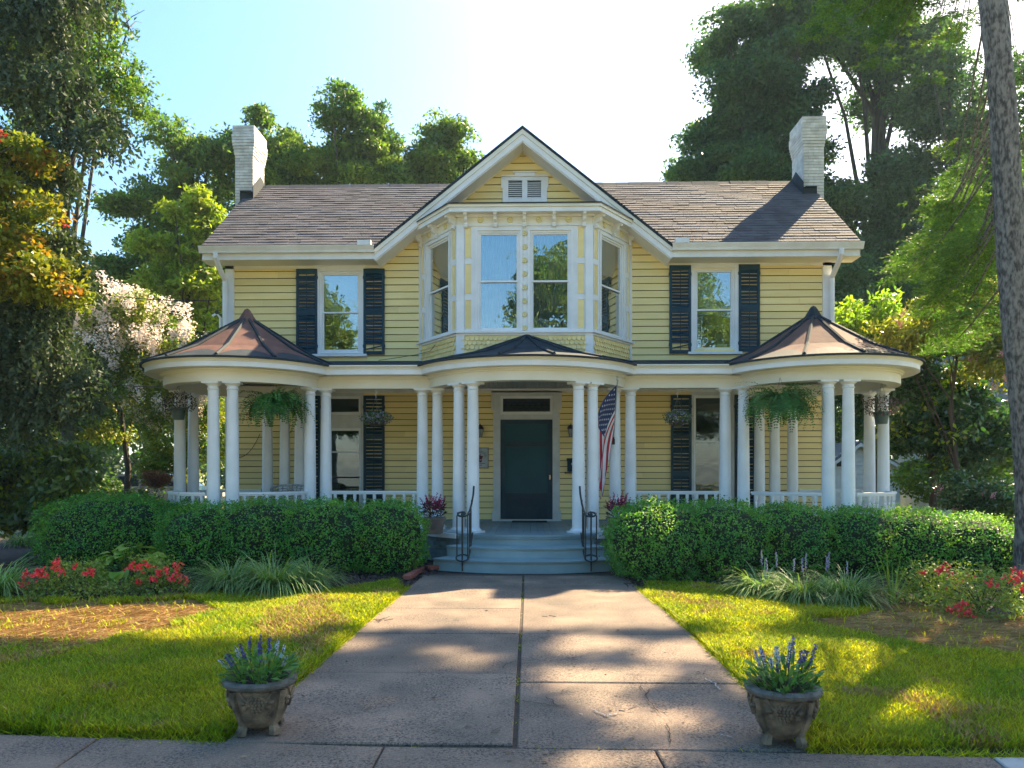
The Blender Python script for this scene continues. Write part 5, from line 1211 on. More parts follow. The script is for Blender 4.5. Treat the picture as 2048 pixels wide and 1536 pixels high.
# low flowering shrubs
ROSEL = leafmat('rose_leaf', (.16,.24,.05), (.26,.30,.06), scale=6, trans=.4, rough=.45, rnd=.4, hue=.03)
ROSER = pm('red_petals', (.78,.018,.028), (.85,.05,.06), scale=20, rough=.6, rnd=.3)
def rose(x, y, w, h, n, fl, label, group='red rose bushes', seed=0, dcol=None):
    t = root('rose_bush', (x, y, 0), label, 'rose bush', group); d = unit(V2(n)); d[:, 2] = np.abs(d[:, 2]); rr = rng.uniform(.35, 1.05, n)**.6
    lump_ = 1+.22*np.sin(d[:,0]*7+x)*np.cos(d[:,1]*6+y)+.15*np.sin(d[:,2]*9)
    pos = d*(rr*lump_)[:, None]*np.array([w/2, w/2.6, h])+np.array([x, y, .03]); pos += rng.normal(0, .02, (n, 3)); v, f = leaves(pos, unit(V2(n)+np.array([0,0,.7])+d*.5), rng.uniform(.025, .055, n), rng.uniform(.016, .032, n), .1)
    link('leaves', from_np('leaves', v, quads=f, mats=[ROSEL]), t); m = MB()
    for k in range(22):
        a = random.uniform(0, 6.28); e = random.uniform(.3, 1); q = Vector((math.cos(a)*w*.5*(1-e*.5), math.sin(a)*w*.38*(1-e*.5), h*e)); m.tube([(x, y, 0), Vector((x, y, 0))+q*.5+Vector((0,0,.05)), Vector((x, y, 0))+q], [.006, .005, .003], 4)
    m.build('stems', BARKD, t)
    for (fx, fz, s) in fl:  # flower clusters at given offsets (fraction of w, height)
        s *= .8; c = np.array([x+fx*w, y-w/2.6*math.sqrt(max(.05, 1-(2*fx)**2*.8))*.8, fz]); k = int(14*s); ps = c+rng.normal(0, .028*s, (k, 3)); nn = unit(V2(k)*.6+np.array([0,-.8,.6]))
        allv = []; allf = []; b0 = 0
        for _ in range(3):
            vv, ff = leaves(ps+rng.normal(0,.006,(k,3)), unit(nn+V2(k)*.5), rng.uniform(.022, .036, k), rng.uniform(.022, .034, k), .25); allv.append(vv); allf.append(ff+b0); b0 += len(vv)
        link('flower_cluster', from_np('flower_cluster', np.concatenate(allv), quads=np.concatenate(allf), mats=[ROSER]), t)
    return t
g = gp(120,1200); rose(g[0], g[1]+.25, 1.05, .36, 3300, [(-.42,.18,1.3),(-.42,.30,.9),(-.2,.34,1.4),(-.12,.28,.7),(.0,.44,1.2),(.05,.36,1.2),(.2,.40,.7),(.36,.33,1.3),(.30,.32,.7),(-.28,.30,1)], 'low red rose bush at the front left, beside the grassy clump')
g = gp(290,1196); rose(g[0], g[1]+.25, .85, .40, 2300, [(-.2,.37,1.3),(-.05,.38,1.4),(.05,.40,.8),(.18,.30,1.2),(.42,.36,1.2),(.45,.26,1.3),(.36,.22,1.1),(.50,.18,.9),(.12,.22,1),(-.1,.20,.9),(.3,.33,.8)], 'low red rose bush right of the bright hosta')
g = gp(1895,1215); rose(g[0], g[1]+.3, .95, .42, 2300, [(-.02,.44,1.3),(-.1,.40,.8),(.06,.33,1.2),(.16,.26,1.4),(.3,.32,1),(.0,.22,.7),(-.25,.38,.7)], 'red rose bush behind the straw patch on the right')
g = gp(1995,1238); rose(g[0], g[1]+.25, 1.1, .44, 2900, [(-.4,.1,1.6),(-.34,.15,1.5),(-.30,.06,1.2),(-.1,.38,.9),(.1,.48,1.8),(.2,.46,1.3),(.28,.36,1.2),(.2,.3,.8),(.4,.3,1.3)], 'larger red rose bush at the right edge of the bed')
g = gp(318,1130); strap_clump('wispy_plant', g[0], g[1], .16, .5, 60, 'thin pale feathery plant behind the right-hand left rose bush', 'plant', None, leafmat('pale_sprig', (.22,.26,.08), (.28,.28,.10)), .012, (.2,1.0))

# grit, petals and little weeds on the paving
m = MB()
for k in range(170):
    py = random.uniform(1180, 1530); px = random.uniform(470, 1600); g_ = G(px, py)
    if not (xl_at(g_[1])+.03 < g_[0] < xr_at(g_[1])-.03) and g_[1] > 4.1: continue
    a = random.uniform(0, 6.28); s_ = random.uniform(.006, .022); c = Vector((g_[0], g_[1], .011)); e1 = Vector((math.cos(a), math.sin(a), .1))*s_; e2 = Vector((-math.sin(a), math.cos(a), random.uniform(-.2,.5)))*s_*.5; m.add([c-e1, c-e2, c+e1, c+e2+Vector((0,0,.004))], [(0,1,2,3)])
o = m.build('leaf_litter', pm('fallen_bits', (.24,.15,.08), (.09,.07,.05), rnd=.5, rough=.9)); tag(o, 'small fallen leaf bits scattered over the walkway and sidewalk', 'litter', kind='stuff')
q = []
for k in range(240):
    t_ = random.random()**.7; y_ = G(0,1150)[1]+(G(0,1482)[1]-G(0,1150)[1])*t_
    if math.sin(y_*5)+math.sin(y_*13) < .3: continue
    q.append((xc_at(y_)+random.uniform(-.012,.012), y_))
for k in range(200):
    x_ = random.uniform(-2.6, 2.4); q.append((x_, yt(x_)+random.uniform(-.01,.01))) if math.sin(x_*6)+math.sin(x_*17) > .7 else None
q = np.array(q); n = len(q); az = rng.uniform(0, 6.28, n); l_ = rng.uniform(.01, .04, n); pos = np.column_stack([q, np.full(n, -.005)]); tip = pos+np.stack([np.cos(az)*l_, np.sin(az)*l_, rng.uniform(.01, .03, n)], 1); v, f = blades(pos, tip, .006)
tag(link('joint_weeds', from_np('joint_weeds', v, tris=f, mats=[GR1])), 'tiny weeds sprouting from the joints of the walkway', 'weeds', kind='stuff')
# ================================================================== URNS
STONE = pm('weathered_cast_stone', (.27,.195,.12), (.075,.058,.038), scale=9, rough=.95, bump=1, bscale=60, contrast=(.33,.62), detail=9)
RIMS = pm('mossy_stone_rim', (.16,.15,.13), (.08,.075,.06), scale=14, rough=.95, bump=1, bscale=90, detail=8)
POTS = pm('potting_soil', (.02,.015,.012), (.04,.03,.024), scale=60, rough=1, bump=1)
SALV = leafmat('salvia_leaf', (.08,.20,.06), (.14,.27,.07), scale=8, trans=.3, rough=.4, rnd=.35)
SPB = pm('blue_violet_petals', (.07,.06,.22), (.14,.13,.32), scale=40, rough=.6, rnd=.35)
SPW = pm('white_petals', (.55,.58,.62), (.42,.45,.52), scale=40, rough=.6, rnd=.2)
def urn(x, y, rot, label, s=1.):
    t = root('stone_urn', (0,0,0), label, 'urn', 'stone urns at the sidewalk end of the walkway')
    def part(nm, fn, mat, smooth=True, lv=0):
        m = MB(); fn(m); return m.build(nm, mat, t, smooth=smooth)
    part('bowl', lambda m: m.lathe((0,0,0), [(0,.03),(.085,.03),(.112,.045),(.138,.09),(.158,.145),(.176,.21),(.183,.25),(.176,.262),(.150,.262),(.145,.24),(.0,.235)], 40), STONE)
    part('rim', lambda m: m.lathe((0,0,0), [(.150,.262),(.180,.262),(.196,.266),(.207,.279),(.208,.293),(.198,.304),(.18,.308),(.158,.304),(.148,.292),(.146,.26)], 40), RIMS)
    part('soil', lambda m: m.disc((0,0,.278), .149, 24), POTS)
    for k in range(4):
        a = R(45+90*k)
        def rib(m):
            P_ = []; 
            for z_, r_, w_ in ((.0,.142,.034),(.025,.138,.032),(.05,.122,.024),(.09,.138,.020),(.14,.158,.021),(.19,.174,.024),(.258,.188,.028)):
                c = Vector((math.cos(a)*r_, math.sin(a)*r_, z_)); tn = Vector((-math.sin(a), math.cos(a), 0))*w_; o_ = Vector((math.cos(a), math.sin(a), 0))*.012
                P_.append([c-tn-o_*1.6, c-tn*.7+o_, c+tn*.7+o_, c+tn-o_*1.6])
            vs = [p for q in P_ for p in q]; m.add(vs, [(i*4+j, i*4+(j+1)%4, (i+1)*4+(j+1)%4, (i+1)*4+j) for i in range(6) for j in range(4)]+[(3,2,1,0)])
        part('foot', rib, STONE, False)
    def srf(u_, z_): 
        r_ = float(np.interp(z_, [.045,.09,.145,.21,.25], [.112,.138,.158,.176,.183])); return Vector((math.cos(u_)*r_, math.sin(u_)*r_, z_)), Vector((math.cos(u_), math.sin(u_), 0))
    for k in range(4):
        a0 = R(-90+90*k)
        def grapes(m):
            for row, cnt in enumerate((5, 6, 5, 4, 3, 1)):
                for q in range(cnt):
                    p, n = srf(a0+(q-(cnt-1)/2)*.105+(.02 if row % 2 else 0), .222-row*.017); m.sphere(p+n*.003, .0105, 6)
        part('grape_relief', grapes, STONE)
        def swag(m):
            for s_ in (-1, 1):
                pts = []
                for q in range(9):
                    p, n = srf(a0+s_*(.10+.42*q/8), .238-.028*math.sin(q/8*math.pi*1.3)+.006*q/8); pts.append(p+n*.004)
                m.tube(pts, [.007]*9, 5); p, n = srf(a0+s_*.46, .20); m.sphere(p, .02, 8, (1,1,.8)); p, n = srf(a0+s_*.40, .17); m.sphere(p, .016, 8, (1,1,1.2))
        part('swag_relief', swag, STONE)
    t.location = (x, y, .012); t.rotation_euler = (0, 0, rot); t.scale = (s,)*3; return t
def salvia(x, y, s, label, spikes, seed):
    t = root('salvia_plant', (x, y, .28), label, 'flowers', 'blue and white flowers growing in the stone urns'); n = 400; az = rng.uniform(0, 2*np.pi, n); rr = .16*np.sqrt(rng.random(n)); z = .28+rng.uniform(0, .17, n)*(1-(rr/.2)**2*.5)
    pos = np.stack([x+rr*np.cos(az)*1.15, y+rr*np.sin(az), z], 1); up = unit(np.stack([np.cos(az)*.8, np.sin(az)*.8, rng.uniform(.3, 1.6, n)], 1)); nn = unit(V2(n)*.5+np.stack([-np.cos(az)*.5, -np.sin(az)*.5, np.ones(n)], 1))
    v, f = leaves(pos, nn, rng.uniform(.05, .085, n), rng.uniform(.014, .026, n), .06, droop=up); link('leaves', from_np('leaves', v, quads=f, mats=[SALV]), t)
    for (dx, h, lean, white) in spikes:
        b = Vector((x+dx*.7, y+random.uniform(-.06,.06), .30)); tp = Vector((x+dx+lean, y+random.uniform(-.08,.05), .28+h)); m = MB(); m.tube([b, tp], .0028, 4); so_ = m.build('stem', STEMG, t)
        k = 62; q = rng.random(k)**.8; L0 = .42; base = np.array(b)+(np.array(tp)-np.array(b))*(1-L0+L0*q)[:, None]; a = rng.uniform(0, 6.28, k); r_ = .011*(1.15-q*.7)*s; o_ = np.stack([np.cos(a), np.sin(a), np.zeros(k)], 1)
        v, f = leaves(base+o_*(r_*.3)[:, None], unit(o_+V2(k)*.4+np.array([0,0,.3])), rng.uniform(.009, .016, k), rng.uniform(.006, .010, k), .2, droop=o_+V2(k)*.5)
        link('flower_spike', from_np('flower_spike', v, quads=f, mats=[SPW if white else SPB]), so_)
    return t
gL = G(521, 1462); gR = G(1566, 1483)
urn(gL[0], gL[1], R(12), 'brown stone urn on the left side of the walkway by the sidewalk')
urn(gR[0], gR[1], R(-16), 'grey stone urn with grape relief on the right side of the walkway')
salvia(gL[0], gL[1], 1, 'blue and white salvia growing in the left stone urn', [(-.15,.16,-.06,0),(-.13,.20,-.03,1),(-.10,.24,0,0),(-.08,.19,0,0),(-.05,.26,-.02,0),(-.02,.27,.01,0),(.0,.24,0,0),(.02,.21,0,0),(.05,.22,0,0),(.07,.27,0,0),(.10,.25,.0,1),(.12,.22,.02,1),(.13,.16,.03,1),(-.16,.12,-.1,1),(-.12,.15,-.08,0)], 1)
salvia(gR[0], gR[1], 1, 'taller blue and white salvia growing in the right stone urn', [(-.15,.24,-.02,1),(-.13,.26,-.02,1),(-.12,.24,0,0),(-.09,.20,0,1),(-.04,.26,-.02,1),(-.02,.24,0,1),(.0,.29,.01,1),(.03,.20,0,0),(.05,.26,.01,0),(.07,.30,.0,0),(.08,.24,.01,0),(.10,.24,.02,0),(.13,.22,.02,0),(.15,.25,.05,0),(.12,.18,.02,0),(-.05,.17,0,0)], 2)
# ================================================================== square planters with magenta plumes
MAG = leafmat('magenta_plume', (.28,.01,.07), (.42,.02,.12), scale=10, trans=.2, tcol=(1.3,.6,.8), rough=.6, rnd=.35)
MAGL = leafmat('burgundy_leaf', (.09,.02,.03), (.05,.06,.025), scale=10, trans=.25, tcol=(1.3,.6,.6), rnd=.35)
CLAY = pm('greyish_clay_pot', (.24,.17,.13), (.16,.12,.10), scale=8, rough=.9, bump=.6)
def planter(x, y, z0, label):
    t = root('flower_pot', (x, y, z0), label, 'potted flowers', 'pots of magenta flowers beside the steps')
    def part(nm, mat, fn, smooth=False): m = MB(); fn(m); return m.build(nm, mat, t, smooth=smooth)
    a, b, h = .135, .175, .27
    part('pot', CLAY, lambda m: (m.hexa([(x-a,y-a,z0),(x+a,y-a,z0),(x+a,y+a,z0),(x-a,y+a,z0),(x-b,y-b,z0+h-.04),(x+b,y-b,z0+h-.04),(x+b,y+b,z0+h-.04),(x-b,y+b,z0+h-.04)]), m.box(x-b-.015,x+b+.015,y-b-.015,y+b+.015,z0+h-.04,z0+h-.015), m.box(x-b-.003,x+b+.003,y-b-.003,y+b+.003,z0+h-.015,z0+h)))
    def scroll(m):
        for s in (-1, 1):
            for (cx_, r0) in ((.065, .045), ):
                pts = []
                for k in range(20): an = k/19*3.4*math.pi; r_ = r0*(1-.8*k/19); pts.append((x+s*(cx_+r_*math.cos(an)-.01), y-.163, z0+.12+r_*math.sin(an)))
                m.tube(pts, .006, 5)
    part('scroll_relief', CLAY, scroll, True)
    n = 260; az = rng.uniform(0, 2*np.pi, n); rr = .18*np.sqrt(rng.random(n)); pos = np.stack([x+rr*np.cos(az), y+rr*np.sin(az), z0+h+rng.uniform(-.01, .22, n)], 1)
    d = unit(np.stack([np.cos(az)*1.0, np.sin(az), rng.uniform(.1, 1.2, n)], 1)); v, f = leaves(pos, unit(V2(n)+np.array([0,-.3,.6])), rng.uniform(.06, .11, n), rng.uniform(.015, .028, n), .05, droop=d)
    link('foliage', from_np('foliage', v, quads=f, mats=[MAGL]), t)
    for k in range(17):
        a_ = random.uniform(0, 6.28); r_ = .15*math.sqrt(random.random()); bx_, by_ = x+r_*math.cos(a_), y+r_*math.sin(a_); hh = random.uniform(.26,.46)*(1-.35*r_/.15)+.06; tp = np.array([bx_+math.cos(a_)*.07+random.uniform(-.03,.03), by_+math.sin(a_)*.05, z0+h+hh]); bs = np.array([bx_, by_, z0+h+hh*.42])
        q = rng.random(60); p = bs+(tp-bs)*q[:, None]; an = rng.uniform(0, 6.28, 60); o_ = np.stack([np.cos(an), np.sin(an), np.full(60, .7)], 1)
        v, f = leaves(p, unit(V2(60)+np.array([0,-.5,.2])), rng.uniform(.028, .05, 60)*(1.2-.7*q), .012, .05, droop=o_); link('flower_plume', from_np('flower_plume', v, quads=f, mats=[MAG]), t)
    return t
planter(X(866, 12.15), 12.2, FL+.003, 'clay pot of magenta plumes on the white cap left of the steps')
planter(X(1238, 12.15), 12.2, FL+.003, 'pot of magenta plumes right of the steps, half hidden by the bush')
# ================================================================== hanging baskets
FERN = leafmat('fern_frond', (.035,.14,.03), (.09,.22,.04), scale=5, trans=.35, rough=.5, rnd=.35)
WIRE = pm('wire', (.25,.25,.24), (.2,.2,.2), rough=.4, metal=.6)
def hook(t, x, y, z1, zt=None):
    zt = zt or ZT-.14
    m = MB(); m.tube([(x, y, zt), (x, y, zt-.05)]+[(x+.018*math.sin(k/10*2*math.pi), y, zt-.05-.07*k/10) for k in range(11)]+[(x, y, zt-.16)], .004, 5); m.build('hook', WHITE, t)
    m = MB()
    for a in (90, 210, 330): m.tube([(x, y, zt-.15), (x+.14*math.cos(R(a)), y+.14*math.sin(R(a)), z1)], .0025, 4)
    m.build('hanger_wires', WIRE, t)
def fern(x, y, zc, r, n, label, drop=.30):
    t = root('hanging_fern', (x, y, zc), label, 'hanging fern', 'ferns hanging in the round porch ends'); hook(t, x, y, zc+.02)
    m = MB(); m.lathe((x, y, zc), [(.15,.04),(.155,.03),(.13,-.12),(0,-.13)], 18); m.build('pot', pm('green_plastic_pot', (.03,.06,.05), rough=.5), t, smooth=True)
    V_ = []; Q_ = []; b0 = 0
    az = rng.uniform(0, 2*np.pi, n); el = rng.uniform(.15, 1.35, n); L = r*rng.uniform(.7, 1.25, n)*1.35; pos = np.stack([x+.08*np.cos(az), y+.08*np.sin(az), np.full(n, zc+.06)], 1)
    seg = 9; cur = pos.copy(); h = np.stack([np.cos(az), np.sin(az), np.zeros(n)], 1); bend = rng.uniform(1.6, 2.9, n)
    for k in range(seg):
        ang = el-bend*(k/seg)**.8; step = (h*np.cos(ang)[:, None]+np.array([0,0,1.])*np.sin(ang)[:, None]); nxt = cur+step*(L/seg)[:, None]
        side = np.stack([-h[:,1], h[:,0], np.zeros(n)], 1); nn = unit(np.cross(side, step)); w_ = (.075*np.sin(math.pi*(k+.8)/(seg+.8))+.012)
        for j in (0, .5):   # leaflets, in pairs
            for sgn in (-1, 1):
                p = cur+(nxt-cur)*j; v, f = leaves(p, unit(nn+V2(n)*.15), w_*rng.uniform(.85,1.1,n), np.full(n, .026), .0, droop=side*sgn+step*.35); V_.append(v); Q_.append(f+b0); b0 += len(v)
        cur = nxt
    link('fronds', from_np('fronds', np.concatenate(V_), quads=np.concatenate(Q_), mats=[FERN]), t); return t
p = P(551, 818, 12.75); fern(p[0], p[1], p[2]+.04, .46, 130, 'dark green fern hanging in the left round porch, ragged to the left')
p = P(1560, 815, 12.55); fern(p[0], p[1], p[2]+.04, .50, 165, 'fuller bright fern hanging in the right round porch')
PETL = leafmat('basket_leaf', (.07,.14,.04), (.11,.17,.05), scale=8, trans=.3, rnd=.35)
def basket(x, y, zc, rx, rz_, label, cols, n=900, pot=None, group='small flower baskets hanging along the porch beam', name='hanging_basket', up=.3, fl=.42, leafm=None, zt=None):
    t = root(name, (x, y, zc), label, 'hanging basket', group); hook(t, x, y, zc, zt)
    m = MB(); pm_ = pot or pm('coir_basket', (.06,.05,.035), (.04,.035,.025), rough=1, bump=.8)
    if pot: m.lathe((x, y, zc), [(.135,.02),(.145,.02),(.145,-.02),(.125,-.03),(.095,-.19),(0,-.195)], 18)
    else: m.lathe((x, y, zc), [(.15,.0),(.14,-.05),(.10,-.10),(0,-.12)], 14)
    m.build('pot', pm_, t, smooth=True)
    d = unit(V2(n)); pos = d*(rng.uniform(.5, 1.05, n)**.5)[:, None]*np.array([rx, rx, rz_])+np.array([x, y, zc+up*rz_]); k = rng.random(n) < fl
    v, f = leaves(pos[~k], unit(V2((~k).sum())+d[~k]*.8), rng.uniform(.025, .05, (~k).sum()), .022, .1); link('foliage', from_np('foliage', v, quads=f, mats=[leafm or PETL]), t)
    q = pos[k]; nn = unit(d[k]+V2(k.sum())*.4); v, f = leaves(q, nn, rng.uniform(.018, .034, k.sum()), rng.uniform(.018, .03, k.sum()), .15); mi = rng.integers(0, len(cols), len(f))
    link('flowers', from_np('flowers', v, quads=f, mats=cols, midx=mi), t); return t
LIL = pm('lilac_petal', (.24,.17,.38), (.32,.25,.45), rough=.7, rnd=.3); WHP = pm('white_petal', (.65,.65,.70), rough=.7); PNK = pm('pink_petal', (.45,.15,.30), (.35,.08,.2), rough=.7, rnd=.3)
p = P(752, 838, SY-.02); basket(p[0], p[1], p[2]-.02, .29, .13, 'lilac petunia basket hanging between the left columns', [LIL, LIL, PETL], zt=ZB)
p = P(1355, 838, SY-.02); basket(p[0], p[1], p[2]-.02, .25, .14, 'petunia basket with white and lilac flowers hanging between the right columns', [LIL, WHP, PETL], zt=ZB)
GP = pm('sage_green_pot', (.07,.11,.09), (.06,.09,.075), rough=.5)
p = P(357, 818, 13.3); basket(p[0], p[1], p[2]-.0, .30, .20, 'dark trailing plant in a green pot hanging at the far left of the porch', [PNK, MAGL, MAGL], 700, GP, 'green pots hanging at the outer ends of the porch', up=.6, fl=.35, leafm=leafmat('dusky_leaf', (.03,.05,.03), (.05,.03,.035), rnd=.4))
p = P(1763, 826, 13.3); basket(p[0], p[1], p[2]-.0, .31, .20, 'magenta flowering plant in a green pot hanging at the far right of the porch', [PNK, PNK, MAGL], 800, GP, 'green pots hanging at the outer ends of the porch', up=.6, fl=.35, leafm=leafmat('dusky_leaf2', (.05,.08,.04), (.06,.04,.04), rnd=.4))
# ================================================================== TREES
def ell_clumps(ells, n, shell=.55):
    """clump centres spread through a set of ellipsoids (x,y,z,rx,ry,rz), denser to the outside"""
    w_ = np.array([(e[3]*e[4]*e[5])**(2/3) for e in ells]); w_ = w_/w_.sum(); out = []
    for e, k in zip(ells, rng.multinomial(n, w_)):
        d = unit(V2(k)); r = (shell+(1-shell)*rng.random(k)**.7)*(1+.10*np.sin(d[:,0]*5+e[0])+.08*np.sin(d[:,2]*7+e[2])); out.append(d*r[:, None]*np.array(e[3:])+np.array(e[:3]))
    return np.concatenate(out)
def crown_mesh(name, cl, per, cr, L, W, mat, flat=.55, mats=None, frac=None, up=.5, droop=None, fold=.12):
    n = len(cl)*per; c = np.repeat(cl, per, 0); s = np.repeat(rng.uniform(.6, 1.25, len(cl)), per)[:, None]
    o = rng.normal(size=(n, 3)); o = unit(o)*(rng.random(n)**.55)[:, None]*cr*s*np.array([1, 1, flat]); o[:, 2] -= .25*np.sum(o[:, :2]**2, 1)/max(cr, .01)
    nn = unit(V2(n)*.75+np.array([0,0,up])+unit(o)*.3); dr = None if droop is None else unit(o)+np.array([0,0,-droop])+V2(n)*.4
    v, f = leaves(c+o, nn, rng.uniform(L*.7, L*1.25, n), rng.uniform(W*.7, W*1.25, n), fold, droop=dr)
    ms = mats or [mat]; mi = None
    if mats: cm = rng.random(len(cl)) < (frac or .3); mi = np.repeat(cm, per).astype(int)
    return from_np(name, v, quads=f, mats=ms, midx=mi)
def tree(name, base, trunk, tr, limbs, ells, nclump, per, cr, L, W, mat, label, cat='tree', group=None, bark=BARKD, shell=.5, flat=.55, mats=None, frac=None, up=.5, droop=None, extra=None):
    t = root(name, base, label, cat, group); m = MB(); pts = [Vector(p) for p in trunk]; n = len(pts)
    m.tube(pts, [tr*(1-.65*i/(n-1)) for i in range(n)], 10); m.build('trunk', bark, t, smooth=True)
    for lb in limbs:
        m = MB(); q = [Vector(p) for p in lb]; r0 = tr*.38; k = len(q); m.tube(q, [r0*(1-.75*i/(k-1)) for i in range(k)], 7)
        for _ in range(5):
            a = q[random.randint(1, k-1)]; e = Vector((random.uniform(-1,1), random.uniform(-1,1), random.uniform(-.1,.9))).normalized()*random.uniform(.6, 1.8)*max(.5, cr); m.tube([a, a+e*.5+Vector((0,0,.08)), a+e], [r0*.25, r0*.16, r0*.07], 5)
        m.build('limb', bark, t, smooth=True)
    cl = ell_clumps(ells, nclump, shell)
    if extra is not None: cl = np.concatenate([cl, extra])
    link('crown', crown_mesh('crown', cl, per, cr, L, W, mat, flat, mats, frac, up, droop), t); return t
def auto_limbs(trunk, ells, k, f0=.35):
    out = []; tz = [Vector(p) for p in trunk]
    for i in range(k):
        e = ells[i % len(ells)]; f = f0+(1-f0)*random.random()*.8; idx = min(int(f*(len(tz)-1)), len(tz)-2); fr = f*(len(tz)-1)-idx; a = tz[idx].lerp(tz[idx+1], fr)
        b = Vector(e[:3])+Vector((random.uniform(-.5,.5)*e[3], random.uniform(-.5,.5)*e[4], random.uniform(-.3,.5)*e[5])); mid = a.lerp(b, .5)+Vector((random.uniform(-.3,.3), random.uniform(-.3,.3), .12*(b-a).length)); out.append([a, a.lerp(mid, .5)+Vector((0,0,.05)), mid, b])
    return out
def E(pxc, pyc, Y, rpx, rpy, ry):
    """ellipsoid standing at depth Y with its centre and radii measured in the picture there"""
    p = P(pxc, pyc, Y); s = Y/F; return (p[0], Y, p[2], rpx*s, ry, rpy*s)
MID = leafmat('broadleaf_green', (.07,.14,.028), (.14,.20,.035), scale=.6, trans=.48, rnd=.4, hue=.025, spec=.3)
DEEP = leafmat('broadleaf_deep_green', (.04,.095,.042), (.08,.14,.045), scale=.5, trans=.45, rnd=.4, hue=.02, spec=.35)
LIME = leafmat('broadleaf_lime', (.20,.28,.03), (.28,.31,.035), scale=.8, trans=.5, rnd=.35, hue=.02)
def lobes(ells, k=12, f=.38):
    out = []
    for e in ells:
        out.append((e[0], e[1], e[2], e[3]*.62, e[4]*.62, e[5]*.62))
        for i in range(k):
            d = Vector((random.gauss(0,1), random.gauss(0,.8), random.gauss(.15,1))).normalized(); q = random.uniform(.55, 1.0); g = f*random.uniform(.6, 1.15)
            out.append((e[0]+d.x*e[3]*q, e[1]+d.y*e[4]*q, e[2]+d.z*e[5]*q, e[3]*g, e[4]*g, e[5]*g*.8))
    return out
def bgtree(name, ells, label, nclump, per, cr, L, W, mat, group=None, tr=.3, k=6, mats=None, frac=None, limbs_f=.3, shell=.5, bark=BARKD, flat=.55, basex=None):
    ells = lobes(ells)
    if L >= .19: nclump = int(nclump*1.35); cr *= .82; L *= .92; W *= .80; per = int(per*.85); flat = .36
    xs = sum(e[0]*e[3] for e in ells)/sum(e[3] for e in ells) if basex is None else basex; y = ells[0][1]; top = max(e[2] for e in ells[::13])-.3
    tk = [(xs, y, 0), (xs+.1, y, top*.3), (xs-.1, y, top*.6), (xs+.15, y, top)]; return tree(name, (xs, y, 0), tk, tr, auto_limbs(tk, ells, k, limbs_f), ells, nclump, per, cr, L, W, mat, label, group=group, mats=mats, frac=frac, shell=shell, bark=bark, flat=flat)
gb = 'broadleaf trees behind the house'
bgtree('broadleaf_tree', [E(400,345,30,110,85,2.4), E(310,430,30,85,75,2.2), E(470,300,30,60,50,1.5), E(300,540,30,95,80,2.4), E(420,600,29.5,90,100,2.4)], 'tall dark green tree behind the left chimney', 520, 90, .75, .21, .12, MID, gb)
bgtree('broadleaf_tree', [E(545,310,31,60,75,1.8), E(585,380,31,60,60,1.8)], 'narrow green tree just right of the left chimney', 150, 90, .7, .2, .12, MID, gb, .2, 4)
bgtree('broadleaf_tree', [E(715,275,31,85,70,2.2), E(760,350,31,70,60,2.), E(650,350,31,70,60,2.)], 'highest tree behind the left roof slope', 330, 90, .7, .2, .12, MID, gb)
bgtree('broadleaf_tree', [E(885,300,31,70,55,1.8), E(850,370,31,60,50,1.8)], 'rounded tree behind the roof just left of the gable', 210, 90, .65, .2, .12, MID, gb)
bgtree('young_tree', [E(405,455,24,60,60,1.3), E(340,520,24,65,60,1.3), E(380,590,24,80,70,1.4)], 'yellow green tree beside the left end of the roof', 230, 90, .55, .19, .11, LIME, None, .12, 4)
bgtree('broadleaf_tree', [E(250,640,27,90,80,1.8), E(400,700,26,70,110,1.8), E(230,800,26,140,90,1.6)], 'dark green tree mass behind the white flowering tree', 330, 90, .75, .2, .13, DEEP, gb, .2, 4)
bgtree('distant_tree', [E(1352,352,44,34,34,1.2), E(1385,372,44,40,30,1.2)], 'small distant treetop showing over the roof right of the gable', 60, 80, .7, .22, .14, MID, None, .15, 3)
gr = 'tall dark trees behind the right side of the house'
bgtree('tall_tree', [E(1540,90,36,135,110,3.6), E(1475,230,36,85,90,3), E(1560,270,36,120,90,3.2), E(1500,370,36,130,70,3), E(1420,345,36,50,55,1.8), E(1600,430,35,120,60,2.4)], 'tall dark tree behind the right chimney reaching the top of the picture', 820, 95, 1.0, .27, .16, DEEP, gr, .35, 9)
bgtree('tall_tree', [E(1740,40,38,130,120,3.5), E(1830,180,38,130,110,3.5), E(1750,470,36,130,150,3.2), E(1860,380,36,110,110,3), E(1850,560,33,130,90,3)], 'tall dark tree with a bare fork between the right chimney and the big trunk', 820, 95, 1.0, .27, .16, DEEP, gr, .4, 10)
bgtree('tall_tree', [E(1960,250,34,110,230,3), E(2030,480,33,120,150,3), E(1950,640,30,150,120,2.5)], 'dark tree mass behind the big trunk at the right edge', 480, 95, .95, .25, .15, DEEP, gr, .35, 6)
bgtree('tall_tree', [E(1720,640,30,90,110,2), E(1680,820,32,110,100,2), E(1790,760,30,100,110,2)], 'lower dark green tree behind the right porch end', 360, 95, .8, .2, .13, DEEP, gr, .2, 5)
